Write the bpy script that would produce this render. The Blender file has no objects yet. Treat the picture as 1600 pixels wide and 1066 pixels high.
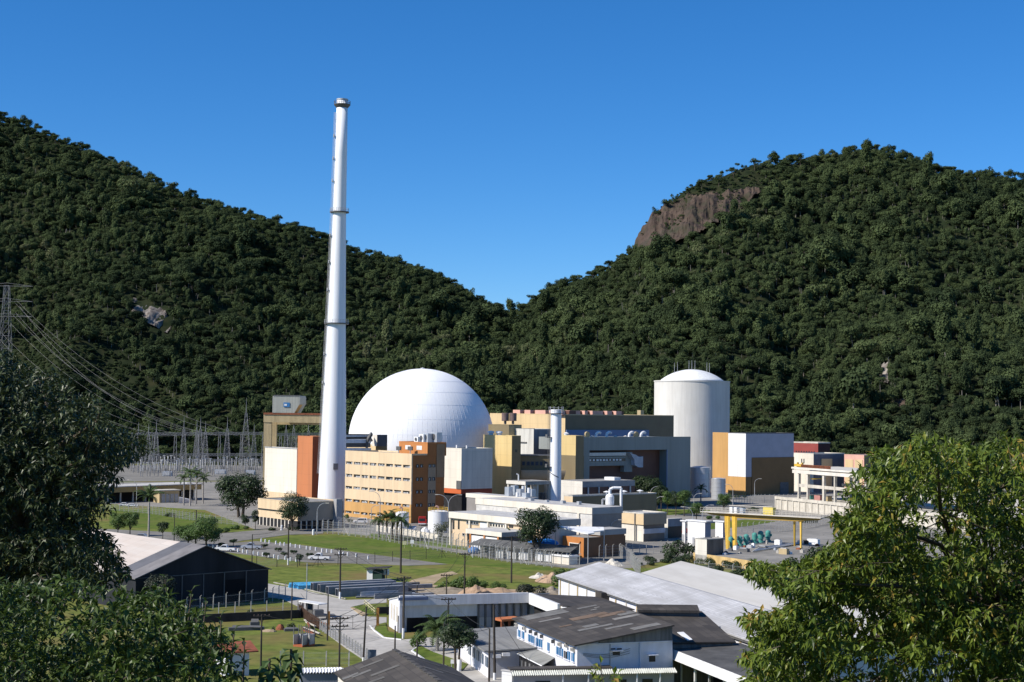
import bpy, bmesh, math, random
from mathutils import Vector, Matrix, noise
R = math.radians
rnd = random.Random(11)
SC = bpy.context.scene
COL = SC.collection

# ------------------------------------------------------------------ camera
F, H, CX, CY = 2400.0, 38.0, 800.0, 533.0
PITCH, ROLL = R(2.55), R(0.7)
fw = Vector((0, math.cos(PITCH), math.sin(PITCH)))
r0 = Vector((1, 0, 0)); u0 = Vector((0, -math.sin(PITCH), math.cos(PITCH)))
rt = r0*math.cos(ROLL) + u0*math.sin(ROLL)
up = u0*math.cos(ROLL) - r0*math.sin(ROLL)
cam_d = bpy.data.cameras.new('camera'); cam = bpy.data.objects.new('camera', cam_d); COL.objects.link(cam)
mw = Matrix((rt, up, -fw)).transposed().to_4x4(); mw.translation = Vector((0, 0, H)); cam.matrix_world = mw
cam_d.sensor_width = 36; cam_d.lens = 36*F/1600; cam_d.clip_start = 0.5; cam_d.clip_end = 8000
SC.camera = cam
# ------------------------------------------------------------------ world + sun
SUN_AZ, SUN_EL = R(67.5), R(40)          # azimuth measured from the direction towards the camera, to the left
to_sun = Vector((-math.sin(SUN_AZ)*math.cos(SUN_EL), -math.cos(SUN_AZ)*math.cos(SUN_EL), math.sin(SUN_EL)))
W = bpy.data.worlds.new('World'); SC.world = W; W.use_nodes = True
wn = W.node_tree; bg = wn.nodes['Background']
sky = wn.nodes.new('ShaderNodeTexSky'); sky.sky_type = 'NISHITA'; sky.sun_disc = False
sky.sun_elevation = SUN_EL; sky.sun_rotation = math.atan2(to_sun.x, to_sun.y) % (2*math.pi)
sky.altitude = 0; sky.air_density = 0.8; sky.dust_density = 0.0; sky.ozone_density = 10.0
hs = wn.nodes.new('ShaderNodeHueSaturation'); hs.inputs['Saturation'].default_value = 1.15; hs.inputs['Value'].default_value = 1.0
wn.links.new(sky.outputs[0], hs.inputs['Color']); wn.links.new(hs.outputs[0], bg.inputs[0]); bg.inputs[1].default_value = 0.106
sl = bpy.data.lights.new('sun', 'SUN'); sun = bpy.data.objects.new('sun', sl); COL.objects.link(sun)
sl.energy = 4.7; sl.angle = R(0.55); sl.color = (1.0, 0.94, 0.85)
sun.rotation_euler = to_sun.to_track_quat('Z', 'Y').to_euler(); sun.location = to_sun*400
SC.view_settings.view_transform = 'Standard'; SC.view_settings.look = 'None'
SC.view_settings.exposure = 0.4; SC.view_settings.gamma = 1.0
SC.cycles.max_bounces = 6; SC.cycles.diffuse_bounces = 3; SC.cycles.glossy_bounces = 2; SC.cycles.transparent_max_bounces = 12

# ------------------------------------------------------------------ pixel <-> place helpers
def ray(px, py): return rt*((px-CX)/F) + up*((CY-py)/F) + fw
def P(px, py, D):
    d = ray(px, py); return Vector((0, 0, H)) + d*(D/d.y)
def PZ(px, py, z):
    d = ray(px, py); return Vector((0, 0, H)) + d*((z-H)/d.z)
def G(px, py): return PZ(px, py, 0.0)
def proj(v):
    q = v - Vector((0, 0, H)); w = q.dot(fw)
    return CX + F*q.dot(rt)/w, CY - F*q.dot(up)/w
def XY(px, D, py=760):
    p = P(px, py, D); return Vector((p.x, p.y))
def hit_px(C, d, px, py=760):
    """point C + t d whose picture column is px"""
    r = ray(px, py); k = r.x/r.y
    t = (k*C.y - C.x)/(d.x - k*d.y)
    return C + d*t
A1 = Vector((0.637, -0.771)); B1 = Vector((0.771, 0.637))      # plant grid
E1 = Vector((0.29, -0.957)); P1 = Vector((0.957, 0.29))        # warehouse grid

# ------------------------------------------------------------------ materials
MATS = {}
def mat(name, c, rough=0.7, var=0.12, scale=0.25, metal=0.0, streak=None, spec=0.3, c2=None, bump=0.0, fine=None, panel=None):
    if name in MATS: return MATS[name]
    m = bpy.data.materials.new(name); m.use_nodes = True; nt = m.node_tree; b = nt.nodes['Principled BSDF']
    b.inputs['Roughness'].default_value = rough; b.inputs['Metallic'].default_value = metal
    b.inputs['Specular IOR Level'].default_value = spec
    ge = nt.nodes.new('ShaderNodeNewGeometry'); mp = nt.nodes.new('ShaderNodeMapping')
    nt.links.new(ge.outputs['Position'], mp.inputs[0])
    if streak: mp.inputs['Scale'].default_value = streak
    n = nt.nodes.new('ShaderNodeTexNoise'); n.inputs['Scale'].default_value = scale; n.inputs['Detail'].default_value = 6
    n.inputs['Roughness'].default_value = 0.65
    nt.links.new(mp.outputs[0], n.inputs['Vector'])
    r = nt.nodes.new('ShaderNodeValToRGB'); e = r.color_ramp.elements
    c2 = c2 or tuple(x*(1-2.2*var) for x in c)
    e[0].position = 0.33; e[0].color = (*c2, 1); e[1].position = 0.62; e[1].color = (*[min(1, x*(1+var*0.4)) for x in c], 1)
    nt.links.new(n.outputs[0], r.inputs[0])
    out = r.outputs[0]
    if fine:
        n2 = nt.nodes.new('ShaderNodeTexNoise'); n2.inputs['Scale'].default_value = fine[0]; n2.inputs['Detail'].default_value = 3
        nt.links.new(ge.outputs['Position'], n2.inputs['Vector'])
        mx = nt.nodes.new('ShaderNodeMix'); mx.data_type = 'RGBA'; mx.blend_type = 'MIX'
        mr = nt.nodes.new('ShaderNodeMapRange'); mr.inputs[1].default_value = 0.45; mr.inputs[2].default_value = 0.7; mr.inputs[4].default_value = fine[2]
        nt.links.new(n2.outputs[0], mr.inputs[0]); nt.links.new(mr.outputs[0], mx.inputs[0])
        nt.links.new(out, mx.inputs[6]); mx.inputs[7].default_value = (*fine[1], 1); out = mx.outputs[2]
    if streak and streak[2] <= 0.35:
        m4 = nt.nodes.new('ShaderNodeMapping'); m4.inputs['Scale'].default_value = (0.9, 0.9, 0.045); nt.links.new(ge.outputs['Position'], m4.inputs[0])
        n4 = nt.nodes.new('ShaderNodeTexNoise'); n4.inputs['Scale'].default_value = 1.0; n4.inputs['Detail'].default_value = 5; nt.links.new(m4.outputs[0], n4.inputs['Vector'])
        r4 = nt.nodes.new('ShaderNodeMapRange'); r4.inputs[1].default_value = 0.48; r4.inputs[2].default_value = 0.78; r4.inputs[4].default_value = 0.42; nt.links.new(n4.outputs[0], r4.inputs[0])
        x4 = nt.nodes.new('ShaderNodeMix'); x4.data_type = 'RGBA'; nt.links.new(r4.outputs[0], x4.inputs[0]); nt.links.new(out, x4.inputs[6]); x4.inputs[7].default_value = (*[v*0.6 + 0.02 for v in c], 1); out = x4.outputs[2]
    if panel:
        def vm(v, src):
            q = nt.nodes.new('ShaderNodeVectorMath'); q.operation = 'DOT_PRODUCT'; nt.links.new(src, q.inputs[0]); q.inputs[1].default_value = v; return q.outputs['Value']
        def ma(op, a, b_=None):
            q = nt.nodes.new('ShaderNodeMath'); q.operation = op; nt.links.new(a, q.inputs[0])
            if b_ is not None: nt.links.new(b_, q.inputs[1])
            return q.outputs[0]
        A_, B_ = (0.637, -0.771, 0), (0.771, 0.637, 0)
        u_ = ma('ADD', ma('MULTIPLY', vm(A_, ge.outputs['Position']), ma('ABSOLUTE', vm(B_, ge.outputs['Normal']))), ma('MULTIPLY', vm(B_, ge.outputs['Position']), ma('ABSOLUTE', vm(A_, ge.outputs['Normal']))))
        cx = nt.nodes.new('ShaderNodeCombineXYZ'); nt.links.new(u_, cx.inputs[0]); nt.links.new(vm((0, 0, 1), ge.outputs['Position']), cx.inputs[1])
        bk = nt.nodes.new('ShaderNodeTexBrick'); bk.offset = 0; bk.inputs['Scale'].default_value = 1; bk.inputs['Brick Width'].default_value = panel[0]; bk.inputs['Row Height'].default_value = panel[1]; bk.inputs['Mortar Size'].default_value = 0.05
        bk.inputs['Color1'].default_value = (1, 1, 1, 1); bk.inputs['Color2'].default_value = (.965, .965, .965, 1); bk.inputs['Mortar'].default_value = (.84, .84, .84, 1); nt.links.new(cx.outputs[0], bk.inputs['Vector'])
        x5 = nt.nodes.new('ShaderNodeMix'); x5.data_type = 'RGBA'; x5.blend_type = 'MULTIPLY'; x5.inputs[0].default_value = 1; nt.links.new(out, x5.inputs[6]); nt.links.new(bk.outputs[0], x5.inputs[7]); out = x5.outputs[2]
    nt.links.new(out, b.inputs['Base Color'])
    if bump:
        bp = nt.nodes.new('ShaderNodeBump'); bp.inputs['Strength'].default_value = bump
        nt.links.new(n.outputs[0], bp.inputs['Height']); nt.links.new(bp.outputs[0], b.inputs['Normal'])
    MATS[name] = m; return m
def mat_sheets(name, cols, ang, bw, bh, rough=0.75, mortar=(0.1, 0.1, 0.1), msize=0.01, stain=0.35, ribs=0.0):
    """roof sheets: bricks of slightly different tone laid along a grid direction, with rain stains"""
    m = bpy.data.materials.new(name); m.use_nodes = True; nt = m.node_tree; b = nt.nodes['Principled BSDF']
    b.inputs['Roughness'].default_value = rough; b.inputs['Specular IOR Level'].default_value = 0.25
    ge = nt.nodes.new('ShaderNodeNewGeometry'); mp = nt.nodes.new('ShaderNodeMapping'); mp.vector_type = 'TEXTURE'
    mp.inputs['Rotation'].default_value = (0, 0, ang); nt.links.new(ge.outputs['Position'], mp.inputs[0])
    br = nt.nodes.new('ShaderNodeTexBrick'); br.inputs['Scale'].default_value = 1
    br.inputs['Brick Width'].default_value = bw; br.inputs['Row Height'].default_value = bh; br.inputs['Mortar Size'].default_value = msize
    br.inputs['Color1'].default_value = (*cols[0], 1); br.inputs['Color2'].default_value = (*cols[1], 1); br.inputs['Mortar'].default_value = (*mortar, 1)
    br.offset = 0.37
    nt.links.new(mp.outputs[0], br.inputs['Vector'])
    n = nt.nodes.new('ShaderNodeTexNoise'); n.inputs['Scale'].default_value = 1.0; n.inputs['Detail'].default_value = 7
    m2 = nt.nodes.new('ShaderNodeMapping'); m2.inputs['Scale'].default_value = (0.5, 0.09, 0.5); nt.links.new(mp.outputs[0], m2.inputs[0]); nt.links.new(m2.outputs[0], n.inputs['Vector'])
    mr = nt.nodes.new('ShaderNodeMapRange'); mr.inputs[1].default_value = 0.35; mr.inputs[2].default_value = 0.7; mr.inputs[4].default_value = stain
    nt.links.new(n.outputs[0], mr.inputs[0])
    mx = nt.nodes.new('ShaderNodeMix'); mx.data_type = 'RGBA'; nt.links.new(mr.outputs[0], mx.inputs[0])
    nt.links.new(br.outputs[0], mx.inputs[6]); mx.inputs[7].default_value = (*cols[2], 1)
    nt.links.new(mx.outputs[2], b.inputs['Base Color'])
    if ribs:
        wv = nt.nodes.new('ShaderNodeTexWave'); wv.inputs['Scale'].default_value = ribs; nt.links.new(mp.outputs[0], wv.inputs['Vector'])
        bp = nt.nodes.new('ShaderNodeBump'); bp.inputs['Strength'].default_value = 0.35; bp.inputs['Distance'].default_value = 0.05
        nt.links.new(wv.outputs[0], bp.inputs['Height']); nt.links.new(bp.outputs[0], b.inputs['Normal'])
    MATS[name] = m; return m
def mat_leaf(name, c1, c2, c3=None, scale=0.6, trans=0.25, rough=0.55, rand=0.0, spec=0.35, big=0.0):
    m = bpy.data.materials.new(name); m.use_nodes = True; nt = m.node_tree; b = nt.nodes['Principled BSDF']
    b.inputs['Roughness'].default_value = rough; b.inputs['Specular IOR Level'].default_value = spec
    ge = nt.nodes.new('ShaderNodeNewGeometry')
    n = nt.nodes.new('ShaderNodeTexNoise'); n.inputs['Scale'].default_value = scale; n.inputs['Detail'].default_value = 4
    nt.links.new(ge.outputs['Position'], n.inputs['Vector'])
    ri = ge.outputs['Random Per Island']
    ad = nt.nodes.new('ShaderNodeMath'); ad.operation = 'MULTIPLY_ADD'; nt.links.new(ri, ad.inputs[0]); ad.inputs[1].default_value = 0.22 if big else 0.45; nt.links.new(n.outputs[0], ad.inputs[2])
    val = ad.outputs[0]
    if rand:
        oi = nt.nodes.new('ShaderNodeObjectInfo')
        a2 = nt.nodes.new('ShaderNodeMath'); a2.operation = 'MULTIPLY_ADD'; nt.links.new(oi.outputs['Random'], a2.inputs[0]); a2.inputs[1].default_value = rand
        nt.links.new(val, a2.inputs[2]); val = a2.outputs[0]
    if big:
        n3 = nt.nodes.new('ShaderNodeTexNoise'); n3.inputs['Scale'].default_value = 0.004; n3.inputs['Detail'].default_value = 3; nt.links.new(ge.outputs['Position'], n3.inputs['Vector'])
        a3 = nt.nodes.new('ShaderNodeMath'); a3.operation = 'MULTIPLY_ADD'; nt.links.new(n3.outputs[0], a3.inputs[0]); a3.inputs[1].default_value = big; nt.links.new(val, a3.inputs[2])
        a4 = nt.nodes.new('ShaderNodeMath'); a4.operation = 'SUBTRACT'; nt.links.new(a3.outputs[0], a4.inputs[0]); a4.inputs[1].default_value = big*.5; val = a4.outputs[0]
    s = nt.nodes.new('ShaderNodeMapRange'); s.inputs[1].default_value = 0.35; s.inputs[2].default_value = 1.1 + rand; nt.links.new(val, s.inputs[0])
    r = nt.nodes.new('ShaderNodeValToRGB'); e = r.color_ramp.elements
    e[0].position = 0.0; e[0].color = (*c1, 1); e[1].position = 0.75 if c3 else 1.0; e[1].color = (*c2, 1)
    if c3:
        x = e.new(0.94); x.color = (*c3, 1)
    nt.links.new(s.outputs[0], r.inputs[0]); nt.links.new(r.outputs[0], b.inputs['Base Color'])
    if trans:
        t = nt.nodes.new('ShaderNodeBsdfTranslucent'); nt.links.new(r.outputs[0], t.inputs[0])
        mx = nt.nodes.new('ShaderNodeMixShader'); mx.inputs[0].default_value = trans
        nt.links.new(b.outputs[0], mx.inputs[1]); nt.links.new(t.outputs[0], mx.inputs[2])
        nt.links.new(mx.outputs[0], nt.nodes['Material Output'].inputs[0])
    MATS[name] = m; return m
def mat_mesh(name, c, alpha):
    m = bpy.data.materials.new(name); m.use_nodes = True; nt = m.node_tree; b = nt.nodes['Principled BSDF']
    b.inputs['Base Color'].default_value = (*c, 1); b.inputs['Alpha'].default_value = alpha; b.inputs['Roughness'].default_value = 0.6
    MATS[name] = m; return m

white = mat('white_paint', (0.80, 0.80, 0.79), 0.55, 0.04, 0.15, streak=(1, 1, 0.2), panel=(5, 3.4))
stackm = mat('stack_paint', (0.82, 0.83, 0.85), 0.5, 0.03, 0.12, streak=(1, 1, 0.08))
cream = mat('cream_paint', (0.74, 0.68, 0.57), 0.65, 0.05, 0.12, streak=(1, 1, 0.25), panel=(6, 3.2))
cream2 = mat('pale_concrete_paint', (0.70, 0.66, 0.58), 0.7, 0.07, 0.2, streak=(1, 1, 0.3), panel=(6, 3.2))
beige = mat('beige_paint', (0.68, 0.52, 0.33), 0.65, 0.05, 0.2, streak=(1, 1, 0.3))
ochre = mat('ochre_paint', (0.54, 0.31, 0.11), 0.65, 0.06, 0.2, streak=(1, 1, 0.3))
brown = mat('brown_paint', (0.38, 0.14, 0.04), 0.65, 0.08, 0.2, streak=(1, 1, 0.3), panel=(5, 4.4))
orange = mat('orange_paint', (0.50, 0.185, 0.075), 0.6, 0.05, 0.15, streak=(1, 1, 0.2), panel=(4, 4))
orange2 = mat('orange_brown_paint', (0.50, 0.20, 0.06), 0.6, 0.05, 0.15, streak=(1, 1, 0.2))
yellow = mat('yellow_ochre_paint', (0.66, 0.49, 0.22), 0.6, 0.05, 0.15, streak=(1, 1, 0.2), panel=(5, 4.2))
tanw = mat('tan_paint', (0.66, 0.50, 0.28), 0.6, 0.05, 0.15, streak=(1, 1, 0.2), panel=(6, 4))
tan2 = mat('weathered_tan_paint', (0.46, 0.36, 0.2), 0.7, 0.13, 0.5, streak=(1, 1, 0.2))
olive = mat('olive_and_shaded_side', (0.22, 0.175, 0.10), 0.65, 0.06, 0.15, streak=(1, 1, 0.2), panel=(6, 4))  # olive walls, also shade painted on right sides of yellow and tan blocks
slate = mat('slate_blue_cladding', (0.27, 0.285, 0.265), 0.55, 0.05, 0.15, streak=(1, 1, 0.2), panel=(4.5, 30))
bluegrey = mat('blue_grey_cladding', (0.16, 0.22, 0.36), 0.5, 0.05, 0.15)
maroon = mat('maroon_cladding', (0.14, 0.07, 0.052), 0.6, 0.08, 0.2)
redc = mat('red_cladding', (0.28, 0.06, 0.05), 0.6, 0.06, 0.2)
redband = mat('red_band_paint', (0.55, 0.13, 0.04), 0.6, 0.05, 0.2)
pink = mat('pink_paint', (0.66, 0.38, 0.30), 0.7, 0.06, 0.2)
conc = mat('bare_concrete', (0.42, 0.40, 0.36), 0.85, 0.16, 0.5, streak=(1, 1, 0.15), fine=(1.2, (0.2, 0.19, 0.17), 0.5))
conc_l = mat('pale_concrete', (0.60, 0.56, 0.48), 0.85, 0.12, 0.4, streak=(1, 1, 0.2), fine=(1.0, (0.4, 0.36, 0.3), 0.5))
roofg = mat('gravel_roof', (0.30, 0.29, 0.27), 0.9, 0.15, 0.4, fine=(1.5, (0.18, 0.17, 0.16), 0.5))
roofl = mat('pale_roof_screed', (0.50, 0.49, 0.47), 0.9, 0.12, 0.3, fine=(1.5, (0.33, 0.32, 0.3), 0.5))
darkg = mat('dark_glass', (0.025, 0.028, 0.032), 0.25, 0.1, 1.0, spec=0.5)
dark = mat('dark_void', (0.02, 0.02, 0.022), 0.8, 0.2, 0.5)
mast_steel = mat('weathered_mast_steel', (0.27, 0.27, 0.275), 0.6, 0.15, 1.0, metal=0.2)
steel = mat('galvanised_steel', (0.48, 0.48, 0.48), 0.5, 0.1, 1.0, metal=0.35)
steel_d = mat('dark_steel', (0.12, 0.12, 0.12), 0.6, 0.15, 1.0)
alu = mat('silver_paint', (0.52, 0.54, 0.57), 0.4, 0.06, 0.4, metal=0.45, streak=(1, 1, 0.3))
postc = mat('fence_concrete', (0.42, 0.41, 0.385), 0.85, 0.15, 1.5)
wood = mat('pole_timber', (0.065, 0.055, 0.045), 0.85, 0.2, 1.5, streak=(1, 1, 0.1))
bark = mat('bark', (0.10, 0.08, 0.06), 0.9, 0.2, 1.2, streak=(1, 1, 0.2))
barkpale = mat('pale_palm_trunk', (0.36, 0.33, 0.29), 0.9, 0.15, 1.0, streak=(1, 1, 3))
blackm = mat('black_shade_cloth', (0.022, 0.024, 0.030), 0.8, 0.25, 0.12, streak=(1, 1, 0.3))
bluep = mat('blue_window_paint', (0.025, 0.14, 0.30), 0.5, 0.08, 1.0)
bluet = mat('blue_tarpaulin', (0.02, 0.17, 0.50), 0.5, 0.15, 1.0)
bluel = mat('light_blue_tarpaulin', (0.08, 0.36, 0.62), 0.5, 0.2, 1.5)
craney = mat('crane_yellow', (0.62, 0.40, 0.06), 0.5, 0.06, 0.6)
teal = mat('teal_paint', (0.08, 0.29, 0.25), 0.45, 0.06, 1.0)
redp = mat('red_paint', (0.45, 0.03, 0.03), 0.4, 0.08, 1.0)
rust = mat('rusty_steel', (0.26, 0.09, 0.045), 0.85, 0.2, 1.0)
carw = mat('white_car_paint', (0.78, 0.78, 0.78), 0.25, 0.02, 1.0, spec=0.5)
carg = mat('grey_car_paint', (0.30, 0.32, 0.36), 0.25, 0.02, 1.0, spec=0.5)
rubber = mat('tyre_rubber', (0.02, 0.02, 0.02), 0.8, 0.1, 1.0)
lavw = mat('white_wash', (0.72, 0.72, 0.76), 0.7, 0.06, 0.5, streak=(1, 1, 0.3), fine=(0.8, (0.55, 0.54, 0.54), 0.35))
clad = mat('white_corrugated_wall', (0.62, 0.62, 0.63), 0.6, 0.08, 0.6, streak=(3, 3, 0.2))
fibre = mat('grey_fibre_cement', (0.20, 0.195, 0.185), 0.85, 0.2, 0.6, streak=(2.5, 2.5, 0.15))
e_ang = math.atan2(E1.y, E1.x); a_ang = math.atan2(A1.y, A1.x)
roof_dark = mat_sheets('old_roof_sheets', ((0.055, 0.049, 0.043), (0.098, 0.086, 0.074), (0.046, 0.041, 0.036)), e_ang, 3.2, 1.1, mortar=(0.036, 0.033, 0.03), msize=0.035, stain=0.75)
roof_white = mat_sheets('white_roof_sheets', ((0.52, 0.52, 0.53), (0.42, 0.42, 0.43), (0.29, 0.285, 0.28)), e_ang + math.pi/2, 9.0, 1.05, mortar=(0.31, 0.31, 0.32), msize=0.08, stain=0.85)
roof_pale = mat_sheets('pale_roof_membrane', ((0.47, 0.46, 0.435), (0.45, 0.44, 0.415), (0.37, 0.355, 0.33)), e_ang + math.pi/2, 30.0, 8.0, mortar=(0.40, 0.39, 0.37), msize=0.04, stain=0.6)
roof_pink = mat_sheets('pinkish_roof_sheets', ((0.52, 0.47, 0.42), (0.58, 0.52, 0.46), (0.42, 0.33, 0.27)), a_ang + math.pi/2, 20.0, 4.2, mortar=(0.4, 0.37, 0.33), msize=0.05, stain=0.45)
roof_grey = mat_sheets('grey_roof_sheets', ((0.21, 0.21, 0.20), (0.25, 0.25, 0.24), (0.15, 0.145, 0.14)), e_ang, 5.0, 1.1, mortar=(0.13, 0.13, 0.13), msize=0.03, stain=0.6)
roof_band = mat('dark_grey_roof_sheets', (0.13, 0.13, 0.14), 0.7, 0.1, 0.3)
M_forest = mat_leaf('forest_canopy', (0.020, 0.033, 0.017), (0.086, 0.116, 0.046), (0.17, 0.165, 0.095), scale=0.013, trans=0.12, rand=0.95, spec=0.05, rough=0.8, big=1.3)
M_tree = mat_leaf('broadleaf', (0.012, 0.024, 0.009), (0.042, 0.072, 0.020), scale=0.8, trans=0.15)
M_tree2 = mat_leaf('bright_broadleaf', (0.04, 0.075, 0.016), (0.10, 0.17, 0.035), scale=0.8, trans=0.2)
M_palm = mat_leaf('palm_frond', (0.03, 0.055, 0.014), (0.08, 0.12, 0.03), scale=0.8, trans=0.2)
M_right = mat_leaf('glossy_leaf', (0.032, 0.062, 0.009), (0.165, 0.220, 0.030), (0.32, 0.21, 0.04), scale=1.6, trans=0.3, rough=0.38)
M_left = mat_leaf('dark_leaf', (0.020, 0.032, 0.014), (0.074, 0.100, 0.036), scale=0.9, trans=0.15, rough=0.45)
M_bush = mat_leaf('shrub_leaf', (0.018, 0.038, 0.010), (0.098, 0.150, 0.026), scale=2.2, trans=0.3, rough=0.42)
M_broad = mat_leaf('broad_leaf_blade', (0.03, 0.06, 0.018), (0.07, 0.12, 0.03), scale=2, trans=0.2, rough=0.45)
chain = mat_mesh('chain_link', (0.25, 0.25, 0.25), 0.09)
rock = mat('bare_rock', (0.088, 0.060, 0.044), 0.9, 0.27, 0.05, streak=(1.6, 0.5, 0.25), bump=0.6, fine=(0.09, (0.035, 0.036, 0.018), 0.95))
rock2 = mat('pale_rock', (0.30, 0.27, 0.235), 0.9, 0.36, 0.09, streak=(1.2, 1.2, 0.4), bump=0.5, fine=(0.08, (0.08, 0.06, 0.05), 0.9))

# ------------------------------------------------------------------ mesh builder
class MB:
    def __init__(s): s.v = []; s.f = []; s.m = []; s.mi = 0
    def add(s, vs, fs):
        o = len(s.v); s.v += [tuple(v) for v in vs]; s.f += [tuple(i+o for i in f) for f in fs]; s.m += [s.mi]*len(fs); return s
    def quad(s, *p): return s.add(p, [tuple(range(len(p)))])
    def prism(s, foot, z0, z1):
        n = len(foot); zb = z0 if isinstance(z0, (list, tuple)) else [z0]*n; zt = z1 if isinstance(z1, (list, tuple)) else [z1]*n
        vs = [(p[0], p[1], zb[i]) for i, p in enumerate(foot)] + [(p[0], p[1], zt[i]) for i, p in enumerate(foot)]
        return s.add(vs, [tuple(range(n))[::-1], tuple(range(n, 2*n))] + [(i, (i+1) % n, n+(i+1) % n, n+i) for i in range(n)])
    def obox(s, O, a, b, c):
        O, a, b, c = map(Vector, (O, a, b, c))
        vs = [O, O+a, O+a+b, O+b, O+c, O+a+c, O+a+b+c, O+b+c]
        return s.add(vs, [(0, 3, 2, 1), (4, 5, 6, 7), (0, 1, 5, 4), (1, 2, 6, 5), (2, 3, 7, 6), (3, 0, 4, 7)])
    def box(s, c, sz, d=(1, 0)):
        """box centred in plan on c=(x,y,zbottom), size along direction d, across, up"""
        d = Vector((d[0], d[1], 0)).normalized(); q = Vector((-d.y, d.x, 0)); c = Vector(c)
        return s.obox(c - d*sz[0]/2 - q*sz[1]/2, d*sz[0], q*sz[1], (0, 0, sz[2]))
    def tube(s, p0, p1, r0, r1=None, n=6, cap=True):
        r1 = r0 if r1 is None else r1; p0, p1 = Vector(p0), Vector(p1); d = (p1-p0)
        if d.length < 1e-6: return s
        q = d.to_track_quat('Z', 'Y'); vs = []
        for p, r in ((p0, r0), (p1, r1)):
            for i in range(n):
                a = 2*math.pi*i/n; vs.append(p + q @ Vector((r*math.cos(a), r*math.sin(a), 0)))
        fs = [(i, (i+1) % n, n+(i+1) % n, n+i) for i in range(n)]
        if cap: fs += [tuple(range(n))[::-1], tuple(range(n, 2*n))]
        return s.add(vs, fs)
    def path(s, pts, r, n=5):
        for a, b in zip(pts, pts[1:]): s.tube(a, b, r, r, n)
        return s
    def lathe(s, c, prof, n=32):
        vs = []; fs = []
        for r, z in prof:
            for i in range(n):
                a = 2*math.pi*i/n; vs.append((c[0]+r*math.cos(a), c[1]+r*math.sin(a), c[2]+z))
        for k in range(len(prof)-1):
            for i in range(n): fs.append((k*n+i, k*n+(i+1) % n, (k+1)*n+(i+1) % n, (k+1)*n+i))
        if prof[0][0] > 0.01: fs.append(tuple(range(n))[::-1])
        if prof[-1][0] > 0.01: fs.append(tuple(range((len(prof)-1)*n, len(prof)*n)))
        return s.add(vs, fs)
    def gable(s, O, along, across, zr, th=0.15):
        """pitched roof: O eave corner (3D), along and across edge vectors (3D horizontal), rise zr"""
        O, al, ac = Vector(O), Vector(along), Vector(across); rise = Vector((0, 0, zr)); t = Vector((0, 0, th))
        for a, b in ((O, O + ac*0.5 + rise), (O + ac, O + ac*0.5 + rise)):
            s.add([a, a+al, b+al, b, a+t, a+al+t, b+al+t, b+t], [(0, 1, 2, 3), (7, 6, 5, 4), (0, 4, 5, 1), (1, 5, 6, 2), (2, 6, 7, 3), (3, 7, 4, 0)])
        return s
ORG = {}
def build(mb, name, mats, parent=None, smooth=False, loc=None, recalc=True):
    me = bpy.data.meshes.new(name)
    if parent is not None: o0 = ORG[parent.name]
    elif loc is not None: o0 = Vector(loc)
    else:
        xs = [v[0] for v in mb.v]; ys = [v[1] for v in mb.v]; zs = [v[2] for v in mb.v]
        o0 = Vector(((min(xs)+max(xs))/2, (min(ys)+max(ys))/2, min(zs)))
    me.from_pydata([(v[0]-o0.x, v[1]-o0.y, v[2]-o0.z) for v in mb.v], [], mb.f)
    mats = mats if isinstance(mats, (list, tuple)) else [mats]
    for m in mats: me.materials.append(m)
    if len(mats) > 1: me.polygons.foreach_set('material_index', mb.m)
    if recalc:
        bm = bmesh.new(); bm.from_mesh(me); bmesh.ops.recalc_face_normals(bm, faces=bm.faces); bm.to_mesh(me); bm.free()
    if smooth:
        me.polygons.foreach_set('use_smooth', [True]*len(me.polygons))
    me.update()
    o = bpy.data.objects.new(name, me); COL.objects.link(o)
    if parent is not None: o.parent = parent
    else: o.location = o0
    ORG[o.name] = o0
    return o
def tag(o, label, cat, group=None, kind=None):
    o['label'] = label; o['category'] = cat
    if group: o['group'] = group
    if kind: o['kind'] = kind
    return o
def thing(name, label, cat, loc, group=None):
    o = bpy.data.objects.new(name, None); COL.objects.link(o); o.location = loc; o.empty_display_size = 0.5
    ORG[o.name] = Vector(loc); return tag(o, label, cat, group)
def structure(mb, name, m, smooth=False):
    o = build(mb, name, m, smooth=smooth, loc=(0, 0, 0)); o['kind'] = 'structure'; return o
def dup(root, loc, rotz=0.0, scale=1.0, label=None, group=None):
    r = root.copy(); COL.objects.link(r); r.location = loc; r.rotation_euler = (0, 0, rotz)
    r.scale = (scale,)*3 if isinstance(scale, (int, float)) else scale
    if label: r['label'] = label
    if group: r['group'] = group
    for ch in list(root.children):
        c = ch.copy(); COL.objects.link(c); c.parent = r
        for g in list(ch.children):
            d = g.copy(); COL.objects.link(d); d.parent = c
    return r
class Face:
    """a wall line seen from outside: A left, B right (2D)"""
    def __init__(s, A, B):
        s.A = Vector((A[0], A[1], 0)); s.B = Vector((B[0], B[1], 0)); s.d = (s.B-s.A); s.L = s.d.length; s.d.normalize(); s.n = Vector((s.d.y, -s.d.x, 0))
    def box(s, mb, u0, u1, z0, z1, o0, o1):
        return mb.obox(s.A + s.d*u0 + s.n*o0 + Vector((0, 0, z0)), s.d*(u1-u0), s.n*(o1-o0), (0, 0, z1-z0))
    def u_px(s, px, py=780):
        p = hit_px(Vector((s.A.x, s.A.y)), Vector((s.d.x, s.d.y)), px, py); return (Vector((p.x, p.y, 0))-s.A).dot(s.d)
    def pt(s, u, z=0, o=0): return s.A + s.d*u + s.n*o + Vector((0, 0, z))
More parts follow.
